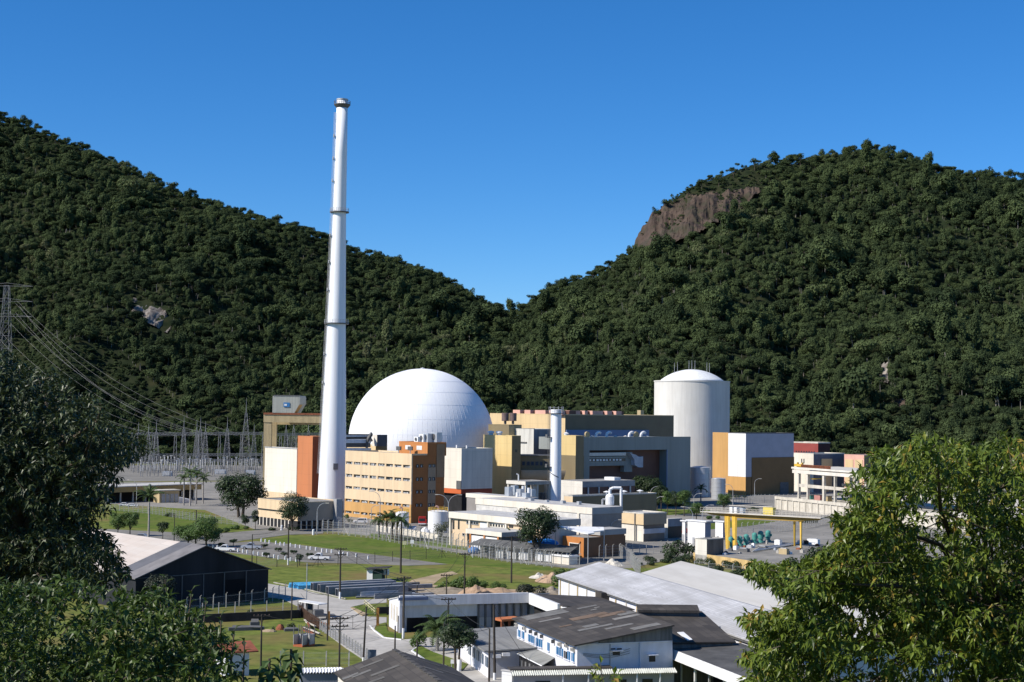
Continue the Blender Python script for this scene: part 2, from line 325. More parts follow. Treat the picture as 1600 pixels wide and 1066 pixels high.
class Block:
    """box on a grid: visible vertical corner at column cpx and depth D, left face out to lpx, right face out to rpx"""
    def __init__(s, cpx, D, lpx, rpx, ytop, a=A1, b=B1, ybase=None, ll=None, rl=None, ztop=None):
        s.C = XY(cpx, D); s.Lp = hit_px(s.C, -a, lpx) if ll is None else s.C - a*ll
        s.Rp = hit_px(s.C, b, rpx) if rl is None else s.C + b*rl
        s.K = s.Lp + s.Rp - s.C
        s.z = P(cpx, ytop, D).z if ztop is None else ztop
        s.left = Face(s.Lp, s.C); s.right = Face(s.C, s.Rp)
    def foot(s, g=0.0):
        c = (s.C + s.K)/2; return [p + (p-c).normalized()*g for p in (s.C, s.Rp, s.K, s.Lp)]
    def walls(s, mb, z0=0.0, z1=None, mi=(0, 1, 2)):  # right slot often darker: that side's shade put into its colour
        """left/right/roof faces get their own material slots"""
        z1 = s.z if z1 is None else z1; f = [s.C, s.Rp, s.K, s.Lp]
        b = [(p.x, p.y, z0) for p in f]; t = [(p.x, p.y, z1) for p in f]
        mb.mi = mi[1]; mb.quad(b[0], b[1], t[1], t[0]); mb.quad(b[2], b[3], t[3], t[2])
        mb.mi = mi[0]; mb.quad(b[3], b[0], t[0], t[3]); mb.quad(b[1], b[2], t[2], t[1])
        mb.mi = mi[2]; mb.quad(*t); mb.mi = mi[0]; mb.quad(*b[::-1]); mb.mi = 0
        return mb
    def parapet(s, mb, h=0.6, t=0.25):
        f = [s.C, s.Rp, s.K, s.Lp]
        for i in range(4):
            fc = Face(f[i], f[(i+1) % 4]); fc.box(mb, 0.0, fc.L, s.z - 0.05, s.z + h, -t, 0.03)
        return mb
    def base(s): c = (s.C+s.K)/2; return (c.x, c.y, 0)
def bld(name, label, cat, B, mats, wall='wall', parapet=0.5, pm=None, group=None, z0=0.0):
    t = thing(name, label, cat, B.base(), group)
    build(B.walls(MB(), z0=z0), wall, list(mats), t)
    if parapet: build(B.parapet(MB(), parapet), 'parapet', pm or mats[0], t)
    return t
def windows(t, fc, us, z0, z1, w, m=None, fm=None, name='window', proud=0.06, frame=0.12):
    for u in us:
        o = build(fc.box(MB(), u-w/2, u+w/2, z0, z1, -0.05, proud), name, m or darkg, t)
        if fm:
            mb = MB()
            fc.box(mb, u-w/2-frame, u-w/2, z0, z1, -0.05, proud+0.08); fc.box(mb, u+w/2, u+w/2+frame, z0, z1, -0.05, proud+0.08)
            fc.box(mb, u-w/2-frame, u+w/2+frame, z1, z1+frame, -0.05, proud+0.1); fc.box(mb, u-w/2-frame, u+w/2+frame, z0-frame, z0, -0.05, proud+0.14)
            build(mb, 'frame', fm, o)
def inside(poly, x, y):
    c = False; n = len(poly)
    for i in range(n):
        x1, y1 = poly[i]; x2, y2 = poly[i-1]
        if (y1 > y) != (y2 > y) and x < (x2-x1)*(y-y1)/(y2-y1) + x1: c = not c
    return c
def lerp_tab(tab, x):
    if x <= tab[0][0]: return tab[0][1]
    for (a, b), (c, d) in zip(tab, tab[1:]):
        if x <= c: return b + (d-b)*(x-a)/(c-a)
    return tab[-1][1]
# ================================================================== ground and hills
def zg(x, y):
    t = 33.5 - 0.262*y
    return max(0.0, t) if t > 6 or t < -6 else (t+6)**2/24.0
mb = MB()
gx = [-2600, -1500, -900, -600, -400, -250, -160, -100, -70, -50, -35, -25, -18, -12, -6, 0, 6, 12, 18, 25, 35, 50, 70, 100, 160, 250, 400, 600, 900, 1500, 2600]
gy = [-300, -60, 0] + [6*i for i in range(1, 30)] + [200, 260, 340, 450, 600, 800, 1100, 1500, 2200, 4000]
vs = [(x, y, zg(x, min(max(y, 0), 400)) + (max(0, -y)*0.1)) for y in gy for x in gx]
nx = len(gx)
mb.add(vs, [(j*nx+i, j*nx+i+1, (j+1)*nx+i+1, (j+1)*nx+i) for j in range(len(gy)-1) for i in range(nx-1)])
grass = mat('grass', (0.155, 0.18, 0.042), 0.95, 0.2, 0.32, c2=(0.072, 0.10, 0.024), fine=(0.07, (0.19, 0.135, 0.06), 0.8), spec=0.05)
lawn = mat('mown_lawn', (0.105, 0.145, 0.028), 0.95, 0.2, 0.35, c2=(0.062, 0.095, 0.02), fine=(0.09, (0.15, 0.15, 0.05), 0.65), spec=0.05)
concrete = mat('road_concrete', (0.44, 0.42, 0.385), 0.9, 0.1, 0.12, fine=(0.7, (0.31, 0.295, 0.27), 0.6), spec=0.1)
asphalt = mat('asphalt', (0.20, 0.19, 0.172), 0.9, 0.12, 0.1, fine=(0.5, (0.27, 0.26, 0.235), 0.5), spec=0.1)
yardm = mat('yard_paving', (0.27, 0.257, 0.232), 0.9, 0.14, 0.05, fine=(0.3, (0.16, 0.157, 0.15), 0.6), spec=0.1)
gravelm = mat('switchyard_gravel', (0.22, 0.21, 0.19), 0.95, 0.12, 0.08, fine=(0.6, (0.2, 0.2, 0.19), 0.5), spec=0.05)
dirt = mat('bare_earth', (0.40, 0.31, 0.21), 0.95, 0.14, 0.12, fine=(0.5, (0.22, 0.19, 0.08), 0.6), spec=0.05)
structure(mb, 'ground', grass)
def sheet(name, pts, z, m, kerb=None):
    w = [G(*p) for p in pts]
    return structure(MB().prism([(p.x, p.y) for p in w], -0.3, z), name, m)
sheet('plant_yard', [(-150, 757), (410, 752), (900, 752), (1250, 756), (1750, 765), (1750, 890), (1330, 872), (1050, 874), (985, 888), (890, 888), (800, 878), (700, 861), (600, 840), (505, 829), (470, 826), (400, 828), (320, 797), (150, 786), (-150, 790)], 0.04, yardm)
sheet('switchyard_ground', [(-150, 728), (420, 727), (420, 750.5), (-150, 756)], 0.06, gravelm)
sheet('access_road', [(100, 824), (330, 835), (400, 829), (470, 825.5), (505, 828.6), (505, 834), (450, 836), (380, 845), (325, 856), (100, 846)], 0.08, asphalt)
sheet('parking_area', [(326, 851), (400, 846), (470, 852), (600, 869), (700, 882), (640, 884), (560, 881), (480, 879), (345, 862)], 0.05, asphalt)
sheet('lawn', [(503, 838), (420, 842), (404, 846.5), (470, 850), (600, 867.5), (690, 880.5), (890, 894), (880, 889.5), (800, 879.5), (700, 862.5), (600, 841.5)], 0.03, lawn)
sheet('lawn_strip', [(172, 796), (320, 801), (385, 826), (330, 833), (170, 823)], 0.07, lawn)
sheet('lawn_strip', [(575, 838), (580, 834), (700, 845), (790, 857), (790, 868), (700, 857)], 0.07, lawn)
sheet('lawn_strip', [(1075, 822), (1165, 812), (1215, 815), (1165, 823), (1080, 830)], 0.07, lawn)
sheet('lawn_strip', [(1010, 806), (1025, 796), (1110, 797), (1110, 801), (1030, 806)], 0.07, lawn)
sheet('concrete_road', [(400, 909), (470, 921), (540, 938), (604, 936), (604, 942), (565, 945), (548, 949), (575, 964), (604, 965), (604, 973), (588, 976), (584, 985), (600, 997), (627, 1000), (760, 990), (800, 1000), (740, 1035), (900, 1060), (880, 1120), (620, 1120), (590, 1060), (575, 1036), (540, 1013), (500, 983), (470, 950), (440, 936), (395, 931)], 0.05, concrete)
sheet('lawn_verge', [(644, 1018), (656, 1010), (676, 1020), (731, 1039), (722, 1049), (697, 1041), (665, 1032)], 0.17, lawn)
sheet('lawn_verge', [(588, 978), (602, 974), (606, 988), (627, 992), (627, 998), (602, 995), (587, 985)], 0.17, lawn)
sheet('lawn_verge', [(552, 949), (604, 944.5), (604, 961.5), (577, 961.5)], 0.17, lawn)
sheet('dirt_path', [(622, 936), (630, 915), (645, 906), (680, 898), (706, 893), (716, 897), (690, 903), (676, 914), (730, 923), (800, 921), (862, 924), (885, 930), (820, 931), (760, 936)], 0.04, dirt)
for pts in ([(553, 951), (575, 961), (566, 963.5), (548, 950.5)],): sheet('verge_path', pts, 0.2, dirt)
def kerb_line(pts, name='kerb', m=white):
    mb = MB(); w = [G(*p) for p in pts]
    for a, b in zip(w, w[1:]):
        d = (b-a).normalized(); q = Vector((-d.y, d.x, 0))*0.12
        mb.obox(a-q+Vector((0, 0, -0.1)), b-a+d*0.05, q*2, (0, 0, 0.3))
    return structure(mb, name, m)
kerb_line([(578, 979), (584.5, 986), (600, 997.5), (627, 1000.5)]); kerb_line([(657, 1009), (643.5, 1018), (665, 1033), (697, 1042)])
kerb_line([(428, 911), (470, 919.5), (540, 936.5)], m=conc)
# joints of the concrete road slabs
jm = mat('joint_bitumen', (0.14, 0.13, 0.12), 0.9)
mb = MB()
for p, q in (((470, 950), (548, 949)), ((500, 983), (585, 985)), ((520, 965), (640, 1004)), ((540, 1013), (600, 997)), ((470, 928), (510, 983)), ((590, 1040), (660, 1008))):
    a, b = G(*p), G(*q); d = (b-a).normalized(); n = Vector((-d.y, d.x, 0))*0.05
    mb.obox(a-n+Vector((0, 0, 0.045)), b-a, n*2, (0, 0, 0.012))
structure(mb, 'road_joint', jm)

# ---- hills: a height field fanned out from the viewpoint's valley
SKY = [(-700, 90), (-300, 120), (-60, 172), (0, 188), (50, 204), (100, 226), (150, 248), (200, 272), (260, 300), (300, 312), (350, 330), (400, 345), (450, 360), (490, 370), (560, 398), (620, 414), (660, 429), (720, 456), (760, 482), (800, 498), (840, 470), (880, 447), (930, 432), (985, 392), (1000, 362), (1020, 340), (1040, 321), (1060, 304), (1080, 291), (1100, 282), (1120, 275), (1150, 264), (1200, 254), (1250, 253), (1300, 243), (1350, 238), (1400, 244), (1430, 254), (1470, 269), (1500, 276), (1560, 282), (1600, 287), (1750, 310), (2000, 300), (2300, 380)]
T0 = [(-700, 1020), (0, 1010), (400, 985), (800, 880), (1100, 860), (1300, 830), (1600, 800), (2300, 760)]
T1 = [(-700, 1750), (0, 1620), (400, 1500), (800, 1450), (985, 1380), (1060, 1400), (1350, 1500), (1600, 1450), (2300, 1400)]
def fbm(x, y, s, o=4): return noise.fractal(Vector((x/s, y/s, 3.7)), 0.9, 2.0, o)
def hill(px, D, rough=True):
    d0, d1 = lerp_tab(T0, px), lerp_tab(T1, px); t = (D-d0)/(d1-d0)
    zr = P(px, lerp_tab(SKY, px), d1).z
    s = (0.72*t + 0.28*t*t) if t <= 1 else 1 - 0.7*(t-1)
    z = zr*s
    if rough and 0 < t < 1:
        k = max(0.0, 4*t*(1-t)); x = (px-CX)/F*D
        z += k*(fbm(x, D, 240.0)*0.085*zr + fbm(x+500, D*0.45, 95.0)*0.085*zr + fbm(x, D, 38.0, 2)*3.0)
    return z if t > 0 else zr*0.72*t
def hill_pt(px, D):
    x = (px-CX)/F*D; return Vector((x, D, hill(px, D)))
mb = MB(); hp = [-700 + 12.0*i for i in range(251)]; nd = 80
vs = []
for j in range(nd):
    for p in hp:
        d0, d1 = lerp_tab(T0, p)-20, lerp_tab(T1, p)*1.22; vs.append(hill_pt(p, d0 + (d1-d0)*j/(nd-1)))
n = len(hp); mb.add(vs, [(j*n+i, j*n+i+1, (j+1)*n+i+1, (j+1)*n+i) for j in range(nd-1) for i in range(n-1)])
hillm = mat('hill_undergrowth', (0.022, 0.032, 0.015), 0.95, 0.2, 0.05, fine=(0.1, (0.045, 0.04, 0.02), 0.5), spec=0.05)
structure(mb, 'hills', hillm, smooth=True)
CLIFF = [(984, 392), (998, 360), (1020, 338), (1040, 322), (1055, 312), (1075, 305), (1095, 308), (1112, 300), (1132, 303), (1150, 296), (1186, 294), (1190, 306), (1165, 322), (1150, 340), (1115, 352), (1090, 372), (1055, 382), (1020, 392)]
SLIDE = [(200, 470), (214, 464), (228, 470), (238, 480), (252, 480), (262, 490), (271, 504), (266, 522), (254, 520), (244, 512), (232, 508), (224, 498), (208, 492)]
SHRUB = [(-40, 520), (60, 518), (170, 535), (190, 548), (250, 600), (300, 660), (230, 660), (150, 610), (60, 585), (-40, 580)]
BARE = [(1372, 572), (1388, 568), (1390, 600), (1376, 598)]
BARE2 = [(1398, 625), (1425, 620), (1432, 640), (1400, 640)]
def rock_patch(name, poly, m, amp, off, D0, D1):
    xs = [p[0] for p in poly]; x0, x1 = min(xs)-6, max(xs)+6; nx, ny = int((x1-x0)/1.6), 120
    pts = {}; vs = []; fs = []
    for j in range(ny):
        for i in range(nx):
            px = x0 + (x1-x0)*i/(nx-1); D = D0 + (D1-D0)*j/(ny-1)
            pts[(i, j)] = (hill_pt(px, D))
    keep = set()
    for (i, j), p in pts.items():
        q = proj(p)
        if inside(poly, q[0] + 3*fbm(p.x, p.z, 12, 2), q[1] + 3*fbm(p.z, p.x, 12, 2)): keep.add((i, j))
    idx = {}
    for k in keep:
        p = pts[k]; idx[k] = len(vs)
        r = fbm(p.x*1.5 - p.z*0.35, p.z*0.22, 16.0, 5) + 0.5*abs(fbm(p.x*1.2-p.z*.3, p.z*.15, 30.0, 2)) + 0.7*fbm(p.x, p.z, 9.0, 3)
        vs.append(p + Vector((-0.35, -0.75, 0.45))*(off + amp*r))
    for (i, j) in keep:
        c = [(i, j), (i+1, j), (i+1, j+1), (i, j+1)]
        if all(q in idx for q in c): fs.append([idx[q] for q in c])
    structure(MB().add(vs, fs), name, m)
rock_patch('cliff', CLIFF, rock, 5.5, 3.0, 1180, 1440)
rock_patch('rock_slide', SLIDE, rock2, 6.0, 1.5, 1100, 1420)
rock_patch('bare_slope', BARE, rock2, 1.0, 2.0, 820, 1100)
rock_patch('bare_slope', BARE2, rock, 1.0, 2.0, 800, 1000)

# ---- foliage helpers
def rvec():
    while True:
        v = Vector((rnd.uniform(-1, 1), rnd.uniform(-1, 1), rnd.uniform(-1, 1)))
        if 0.05 < v.length < 1: return v.normalized()
def leafcard(mb, p, nrm, s, asp=0.7):
    nrm = nrm.normalized(); t = nrm.cross(rvec()); 
    if t.length < 1e-3: t = nrm.orthogonal()
    t.normalize(); b = nrm.cross(t)
    a = t*s*0.5; c = b*s*asp*0.5
    k = nrm*s*0.12
    mb.add([p-a, p-c-k*0.3+a*0.1, p+a, p+c-k*0.3+a*0.1], [(0, 1, 2, 3)])
def crown_mb(lobes, n, size, core=True, up_bias=0.25, jit=0.55, inner=0.25):
    """leaf clumps spread over and through a set of ellipsoid lobes (centre, radii)"""
    mb = MB()
    wts = [l[1][0]*l[1][2] for l in lobes]
    for _ in range(n):
        c, r = rnd.choices(lobes, wts)[0]; d = rvec()
        if d.z < -0.35 and rnd.random() < 0.6: d.z = -d.z
        k = 1.0 - inner*rnd.random()**2 + rnd.uniform(-0.05, 0.09)
        wob = 1 + 0.22*noise.noise(Vector((d.x*2.3+c[0], d.y*2.3+c[1], d.z*2.3+c[2])))
        p = Vector((c[0]+d.x*r[0]*k*wob, c[1]+d.y*r[1]*k*wob, c[2]+d.z*r[2]*k*wob))
        nn = Vector((d.x/r[0], d.y/r[1], d.z/r[2])).normalized() + rvec()*jit + Vector((0, 0, up_bias))
        leafcard(mb, p, nn, size*rnd.uniform(0.6, 1.35))
    return mb
def lobes_round(R0, hz, n=9, spread=0.62, low=0.0):
    L = [((0, 0, hz), (R0*0.72, R0*0.72, R0*0.62))]
    for i in range(n):
        a = 2*math.pi*i/n + rnd.uniform(-0.3, 0.3); e = rnd.uniform(-0.25, 0.85); q = R0*spread*rnd.uniform(0.8, 1.1)
        rr = R0*rnd.uniform(0.34, 0.5)
        L.append(((q*math.cos(a)*math.cos(e), q*math.sin(a)*math.cos(e), hz + q*math.sin(e)*0.9 - low), (rr, rr, rr*0.85)))
    return L
# ---- forest on the hills: one mass
FC = bpy.data.collections.new('forest_crowns'); trunkm = mat('pale_forest_trunk', (0.20, 0.185, 0.16), 0.9, 0.15)
for k in range(12):
    R0 = 5.0
    L = lobes_round(R0, 4.0 if k < 6 else 6.0, n=7+k % 3, spread=0.68)
    if k % 3 == 2: L = [((c[0]*0.7, c[1]*0.7, c[2]*1.25), r) for c, r in L]
    if k % 8 == 3: L = [((c[0]*1.2, c[1]*1.2, 5+(c[2]-4)*0.6), (r[0]*1.1, r[1]*1.1, r[2]*0.7)) for c, r in L]
    if k % 6 == 4: L = [((c[0]*0.55, c[1]*0.55, c[2]*1.5), (r[0]*.6, r[1]*.6, r[2]*1.2)) for c, r in L]
    mb = crown_mb(L, 1500 if k % 4 else 900, 0.68 if k % 4 else 0.95, jit=0.42, inner=0.4)
    
    nb = len(mb.f); mb.tube((0, 0, -7), (0.4, 0, 4), 0.32, 0.18, 5)
    me = bpy.data.meshes.new('forest_crown'); me.from_pydata(mb.v, [], mb.f); me.materials.append(M_forest); me.materials.append(trunkm); me.polygons.foreach_set('material_index', [0]*nb+[1]*(len(mb.f)-nb))
    FC.objects.link(bpy.data.objects.new('forest_crown', me))
pts, rots, scs, ids = [], [], [], []
d = 800.0; 
while d < 1700:
    step = 5.7; wdt = d*0.375; x = -wdt - (wdt*0.25)
    while x < wdt:
        xx, yy = x + rnd.uniform(-2.9, 2.9), d + rnd.uniform(-2.9, 2.9); x += step
        px = CX + xx/yy*F; t = (yy-lerp_tab(T0, px))/(lerp_tab(T1, px)-lerp_tab(T0, px))
        if t < 0.005 or t > 1.04: continue
        z = hill(px, yy); q = proj(Vector((xx, yy, z+4))); q2 = proj(Vector((xx, yy, z)))
        onrock = inside(CLIFF, *q) or inside(CLIFF, *q2)
        if onrock and rnd.random() > 0.9*max(0.0, 1.6*fbm(xx, z, 30, 3)+0.4): continue
        if ((inside(SLIDE, *q) or inside(SLIDE, *q2) or inside(SLIDE, *proj(Vector((xx, yy, z+8))))) and rnd.random() > .04) or inside(BARE, *q) or inside(BARE2, *q): continue
        s = (0.5 + 0.62*rnd.random()**1.5)*(1.0 + 0.45*max(-.4, fbm(xx, yy, 55, 3)))
        if rnd.random() < 0.1: s *= 1.7
        dz = rnd.uniform(-2.2, 0.6) + (2.5 if rnd.random() < .07 else 0)
        if inside(SHRUB, *q):
            s *= 0.42; dz = -1.4
            for _ in range(3):
                x3, y3 = xx + rnd.uniform(-4, 4), yy + rnd.uniform(-4, 4); s3 = rnd.uniform(.22, .42); pts.append((x3, y3, hill(CX + x3/y3*F, y3) - 1.0)); rots.append((0, 0, rnd.uniform(0, 6))); scs.append((s3, s3, s3*.9)); ids.append(rnd.randrange(12))
        if t > 0.93: s = min(s, 0.75 + .5*rnd.random()**2); dz = min(dz, 0.0)
        if onrock: s *= 0.35; dz = 1.5
        elif 1010 < q[0] < 1195 and q[1] < 322: s *= 0.55
        pts.append((xx, yy, z + dz)); rots.append((rnd.uniform(-.12, .12), rnd.uniform(-.12, .12), rnd.uniform(0, 6.28))); scs.append((s, s, s*rnd.uniform(0.85, 1.3))); ids.append(rnd.randrange(12) if t < .9 else rnd.choice((0, 1, 2, 3, 5, 6, 7, 9, 11)))
    d += step
me = bpy.data.meshes.new('forest'); me.from_pydata(pts, [], [])
for nm, ty, data in (('rot', 'FLOAT_VECTOR', rots), ('scl', 'FLOAT_VECTOR', scs)):
    at = me.attributes.new(nm, ty, 'POINT'); at.data.foreach_set('vector', [c for v in data for c in v])
at = me.attributes.new('idx', 'INT', 'POINT'); at.data.foreach_set('value', ids)
fo = bpy.data.objects.new('forest', me); COL.objects.link(fo); tag(fo, 'dense dark green rainforest covering both steep hills behind the plant', 'forest', kind='stuff')
ng = bpy.data.node_groups.new('scatter', 'GeometryNodeTree')
ng.interface.new_socket('Geometry', in_out='INPUT', socket_type='NodeSocketGeometry'); ng.interface.new_socket('Geometry', in_out='OUTPUT', socket_type='NodeSocketGeometry')
gi, go = ng.nodes.new('NodeGroupInput'), ng.nodes.new('NodeGroupOutput'); ip = ng.nodes.new('GeometryNodeInstanceOnPoints'); ci = ng.nodes.new('GeometryNodeCollectionInfo')
ci.inputs['Collection'].default_value = FC; ci.inputs['Separate Children'].default_value = True; ci.inputs['Reset Children'].default_value = True
ip.inputs['Pick Instance'].default_value = True
def na(nm, ty):
    a = ng.nodes.new('GeometryNodeInputNamedAttribute'); a.data_type = ty; a.inputs[0].default_value = nm; return a.outputs['Attribute']
m2p = ng.nodes.new('GeometryNodeMeshToPoints')
ng.links.new(gi.outputs[0], m2p.inputs[0]); ng.links.new(m2p.outputs[0], ip.inputs['Points']); ng.links.new(ci.outputs[0], ip.inputs['Instance'])
ng.links.new(na('idx', 'INT'), ip.inputs['Instance Index']); ng.links.new(na('rot', 'FLOAT_VECTOR'), ip.inputs['Rotation']); ng.links.new(na('scl', 'FLOAT_VECTOR'), ip.inputs['Scale'])
ng.links.new(ip.outputs[0], go.inputs[0])
md = fo.modifiers.new('scatter', 'NODES'); md.node_group = ng
# ================================================================== the power plant
def zAt(px, py, D): return P(px, py, D).z
# ---- chimney stack
D = 560.0; cb = P(518.3, 790, D); 
def stack_prof():
    pr = []
    for py, hw in ((803, 22.6), (785, 22.3), (700, 19.8), (600, 17.2), (505, 14.4), (420, 12.4), (330, 10.4), (240, 9.5), (157, 8.6)):
        pr.append((hw/F*D, zAt(518, py, D) - (0 if py < 800 else 0)))
    pr[0] = (pr[0][0], 0.0); return pr
pr = stack_prof(); zt = pr[-1][1]
lean = P(534.8, 157, D).x - P(518.3, 785, D).x
st = thing('chimney_stack', 'very tall tapering white chimney stack with ringed platforms beside the dome', 'chimney', (cb.x, D, 0))
def shear(mb, k=None):
    k = lean/zt if k is None else k
    mb.v = [(v[0] + k*v[2], v[1], v[2]) for v in mb.v]; return mb
lean_left = lean - zt*0.0  # residual lean after the camera's own tilt is already in P()
mb = MB(); mb.lathe((cb.x, D, 0), pr, 64); build(shear(mb), 'shaft', stackm, st, smooth=True)
for py, ex in ((505, 1.15), (331, 1.1)):
    z = zAt(520, py, D); r = lerp_tab(sorted((b, a) for a, b in pr), z)
    mb = MB().lathe((cb.x, D, 0), [(r-0.1, z-0.4), (r+ex, z-0.35), (r+ex, z), (r-0.1, z)], 40); build(shear(mb), 'platform', steel_d, st)
    mb = MB()
    for i in range(28):
        a = 2*math.pi*i/28; p = Vector((cb.x+(r+ex-.1)*math.cos(a), D+(r+ex-.1)*math.sin(a), z)); mb.tube(p, p+Vector((0, 0, 1.2)), 0.05, n=4)
        a2 = a + 2*math.pi/28; q = Vector((cb.x+(r+ex-.1)*math.cos(a2), D+(r+ex-.1)*math.sin(a2), z))
        for h in (0.6, 1.2): mb.tube(p+Vector((0, 0, h)), q+Vector((0, 0, h)), 0.04, n=4)
    build(shear(mb), 'railing', steel, st)
z = zt - 1.6; r = pr[-1][0]
mb = MB().lathe((cb.x, D, 0), [(r, z-1.3), (r+1.0, z-0.1), (r+1.0, z+0.1), (r, z+0.1)], 40); build(shear(mb), 'platform', steel_d, st)
mb = MB().lathe((cb.x, D, 0), [(r, zt), (r+0.12, zt), (r+0.12, zt+0.5), (r-0.5, zt+0.5), (r-0.5, zt-1.0)], 40); build(shear(mb), 'rim', steel, st)
mb = MB()
for i in range(24):
    a = 2*math.pi*i/24; p = Vector((cb.x+(r+.95)*math.cos(a), D+(r+.95)*math.sin(a), z)); q = Vector((cb.x+(r+.95)*math.cos(a+.2618), D+(r+.95)*math.sin(a+.2618), z))
    mb.tube(p, p+Vector((0, 0, 1.3)), 0.06, n=4)
    for h in (0.65, 1.3): mb.tube(p+Vector((0, 0, h)), q+Vector((0, 0, h)), 0.05, n=4)
build(shear(mb), 'railing', steel_d, st)
mb = MB()   # caged ladder up the left side, with rest landings
zz = 14.0; tabz = sorted((b, a) for a, b in pr)
aL = R(205); dL = Vector((math.cos(aL), math.sin(aL), 0)); sL = Vector((-dL.y, dL.x, 0))
prev = None
while zz < zt-3:
    rr = lerp_tab(tabz, zz) + 0.45; p = Vector((cb.x, D, zz)) + dL*rr
    if prev is not None:
        for s_ in (-0.3, 0.3): mb.tube(prev+sL*s_, p+sL*s_, 0.06, n=4)
        mb.tube(prev+dL*0.5, p+dL*0.5, 0.05, n=4)
    mb.tube(p-sL*0.3, p+sL*0.3, 0.04, n=4); prev = p; zz += 2.2
build(shear(mb), 'ladder', steel, st)
for py in (600, 555, 455, 412, 370, 285, 250, 215):
    zz = zAt(520, py, D); rr = lerp_tab(tabz, zz); mb = MB().box((cb.x+dL.x*(rr+0.4), D+dL.y*(rr+0.4), zz), (0.9, 1.0, 0.14), dL)
    mb.box((cb.x+dL.x*(rr+.8), D+dL.y*(rr+.8), zz+0.14), (0.06, 1.0, 0.9), dL); build(shear(mb), 'landing', steel, st)
zz = zAt(528, 733, D); aH = R(288); dH = Vector((math.cos(aH), math.sin(aH), 0)); rr = lerp_tab(tabz, zz)
mb = MB().box((cb.x+dH.x*(rr-0.1), D+dH.y*(rr-0.1), zz), (1.0, 1.7, 2.2), dH); build(shear(mb), 'hatch', mat('hatch_louvre', (0.2, 0.2, 0.21), 0.6), st)

# ---- great white dome
D = 650.0; c = P(658.6, 690, D); Rd = 113.6/F*D; z0 = c.z
dm = thing('reactor_dome', 'huge smooth white hemispherical dome rising behind the tan office block', 'reactor dome', (c.x, D, 0))
domem = mat('dome_cladding', (0.86, 0.865, 0.875), 0.5, 0.03, 0.06, spec=0.3)
prof = [(Rd, 0), (Rd, z0)] + [(Rd*math.cos(R(a)), z0 + Rd*math.sin(R(a))) for a in range(2, 90, 2)] + [(0.01, z0+Rd)]
build(MB().lathe((c.x, D, 0), prof, 128), 'shell', domem, dm, smooth=True)
mb = MB()   # thin cladding seams
for i in range(0, 96):
    a = 2*math.pi*i/96
    if math.sin(a) > 0.25: continue
    pp = [Vector((c.x+(Rd+.01)*math.cos(R(e))*math.cos(a), D+(Rd+.01)*math.cos(R(e))*math.sin(a), z0+(Rd+.01)*math.sin(R(e)))) for e in range(0, 76, 5)]
    mb.path(pp, 0.045, 3)
for e in (6, 18, 30, 42, 55):
    pp = [Vector((c.x+(Rd+.01)*math.cos(R(e))*math.cos(R(a)), D+(Rd+.01)*math.cos(R(e))*math.sin(R(a)), z0+(Rd+.01)*math.sin(R(e)))) for a in range(180, 361, 4)]
    mb.path(pp, 0.05, 3)
build(mb, 'cladding_seam', mat('dome_seam', (0.72, 0.73, 0.755), 0.5, 0.02), dm)
build(MB().lathe((c.x, D, z0+Rd-0.1), [(0.9, 0), (0.9, 0.35), (0.3, 0.5), (0.1, 0.7)], 12), 'vent', steel, dm)

# ---- office block
B = Block(643, 510, 540.5, 694, 711.5)
ob = thing('office_block', 'tan five storey office block with rows of strip windows and brown shaded end wall', 'office building', B.base())
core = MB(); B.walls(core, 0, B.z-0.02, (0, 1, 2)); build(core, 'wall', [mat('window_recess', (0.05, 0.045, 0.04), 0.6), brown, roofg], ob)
fc = B.left; L = fc.L
rows = [(zAt(643, a, 510), zAt(643, b, 510)) for a, b in ((731.5, 727), (752.5, 747.5), (772, 767.5), (793, 788.5), (812.3, 808.2))]
edges = [B.z] + [v for lo, hi in rows for v in (hi, lo)] + [0.0]
bm_ = [beige, beige, beige, beige, ochre, ochre]
for i in range(6):
    zt_, zb_ = edges[2*i], edges[2*i+1]
    build(fc.box(MB(), 0, L+0.45, zb_, zt_ + (0.5 if i == 0 else 0), -0.02, 0.45), 'spandrel', bm_[i], ob)
frw = mat('window_white_vent', (0.42, 0.42, 0.42), 0.5, 0.25, 0.8)
for ri, (lo, hi) in enumerate(rows):
    n = 8; w = L/n
    for k in range(n+1): build(fc.box(MB(), max(0, k*w-0.45), min(L+0.45, k*w+0.45), lo, hi, -0.02, 0.4), 'pier', beige if ri < 3 else bm_[min(5, ri+1)], ob)
    for k in range(n):
        o = build(fc.box(MB(), k*w+0.45, (k+1)*w-0.45, lo, hi, -0.02, 0.06), 'window', darkg, ob)
        mb = fc.box(MB(), k*w+0.5, (k+1)*w-0.5, lo+0.02, lo+0.12, 0.06, 0.2)
        for q in range(4):
            if rnd.random() < 0.8: 
                u0 = k*w+0.6+q*(w-1.2)/4; fc.box(mb, u0, u0+(w-1.2)/4-0.15, lo+0.04, lo+(hi-lo)*rnd.choice((0.45, 0.5, 0.5, 0.75)), 0.06, 0.16 if rnd.random() < .8 else 0.5)
        if mb.v: build(mb, 'vent_pane', frw, o)
build(B.parapet(MB(), 0.5), 'parapet', beige, ob)
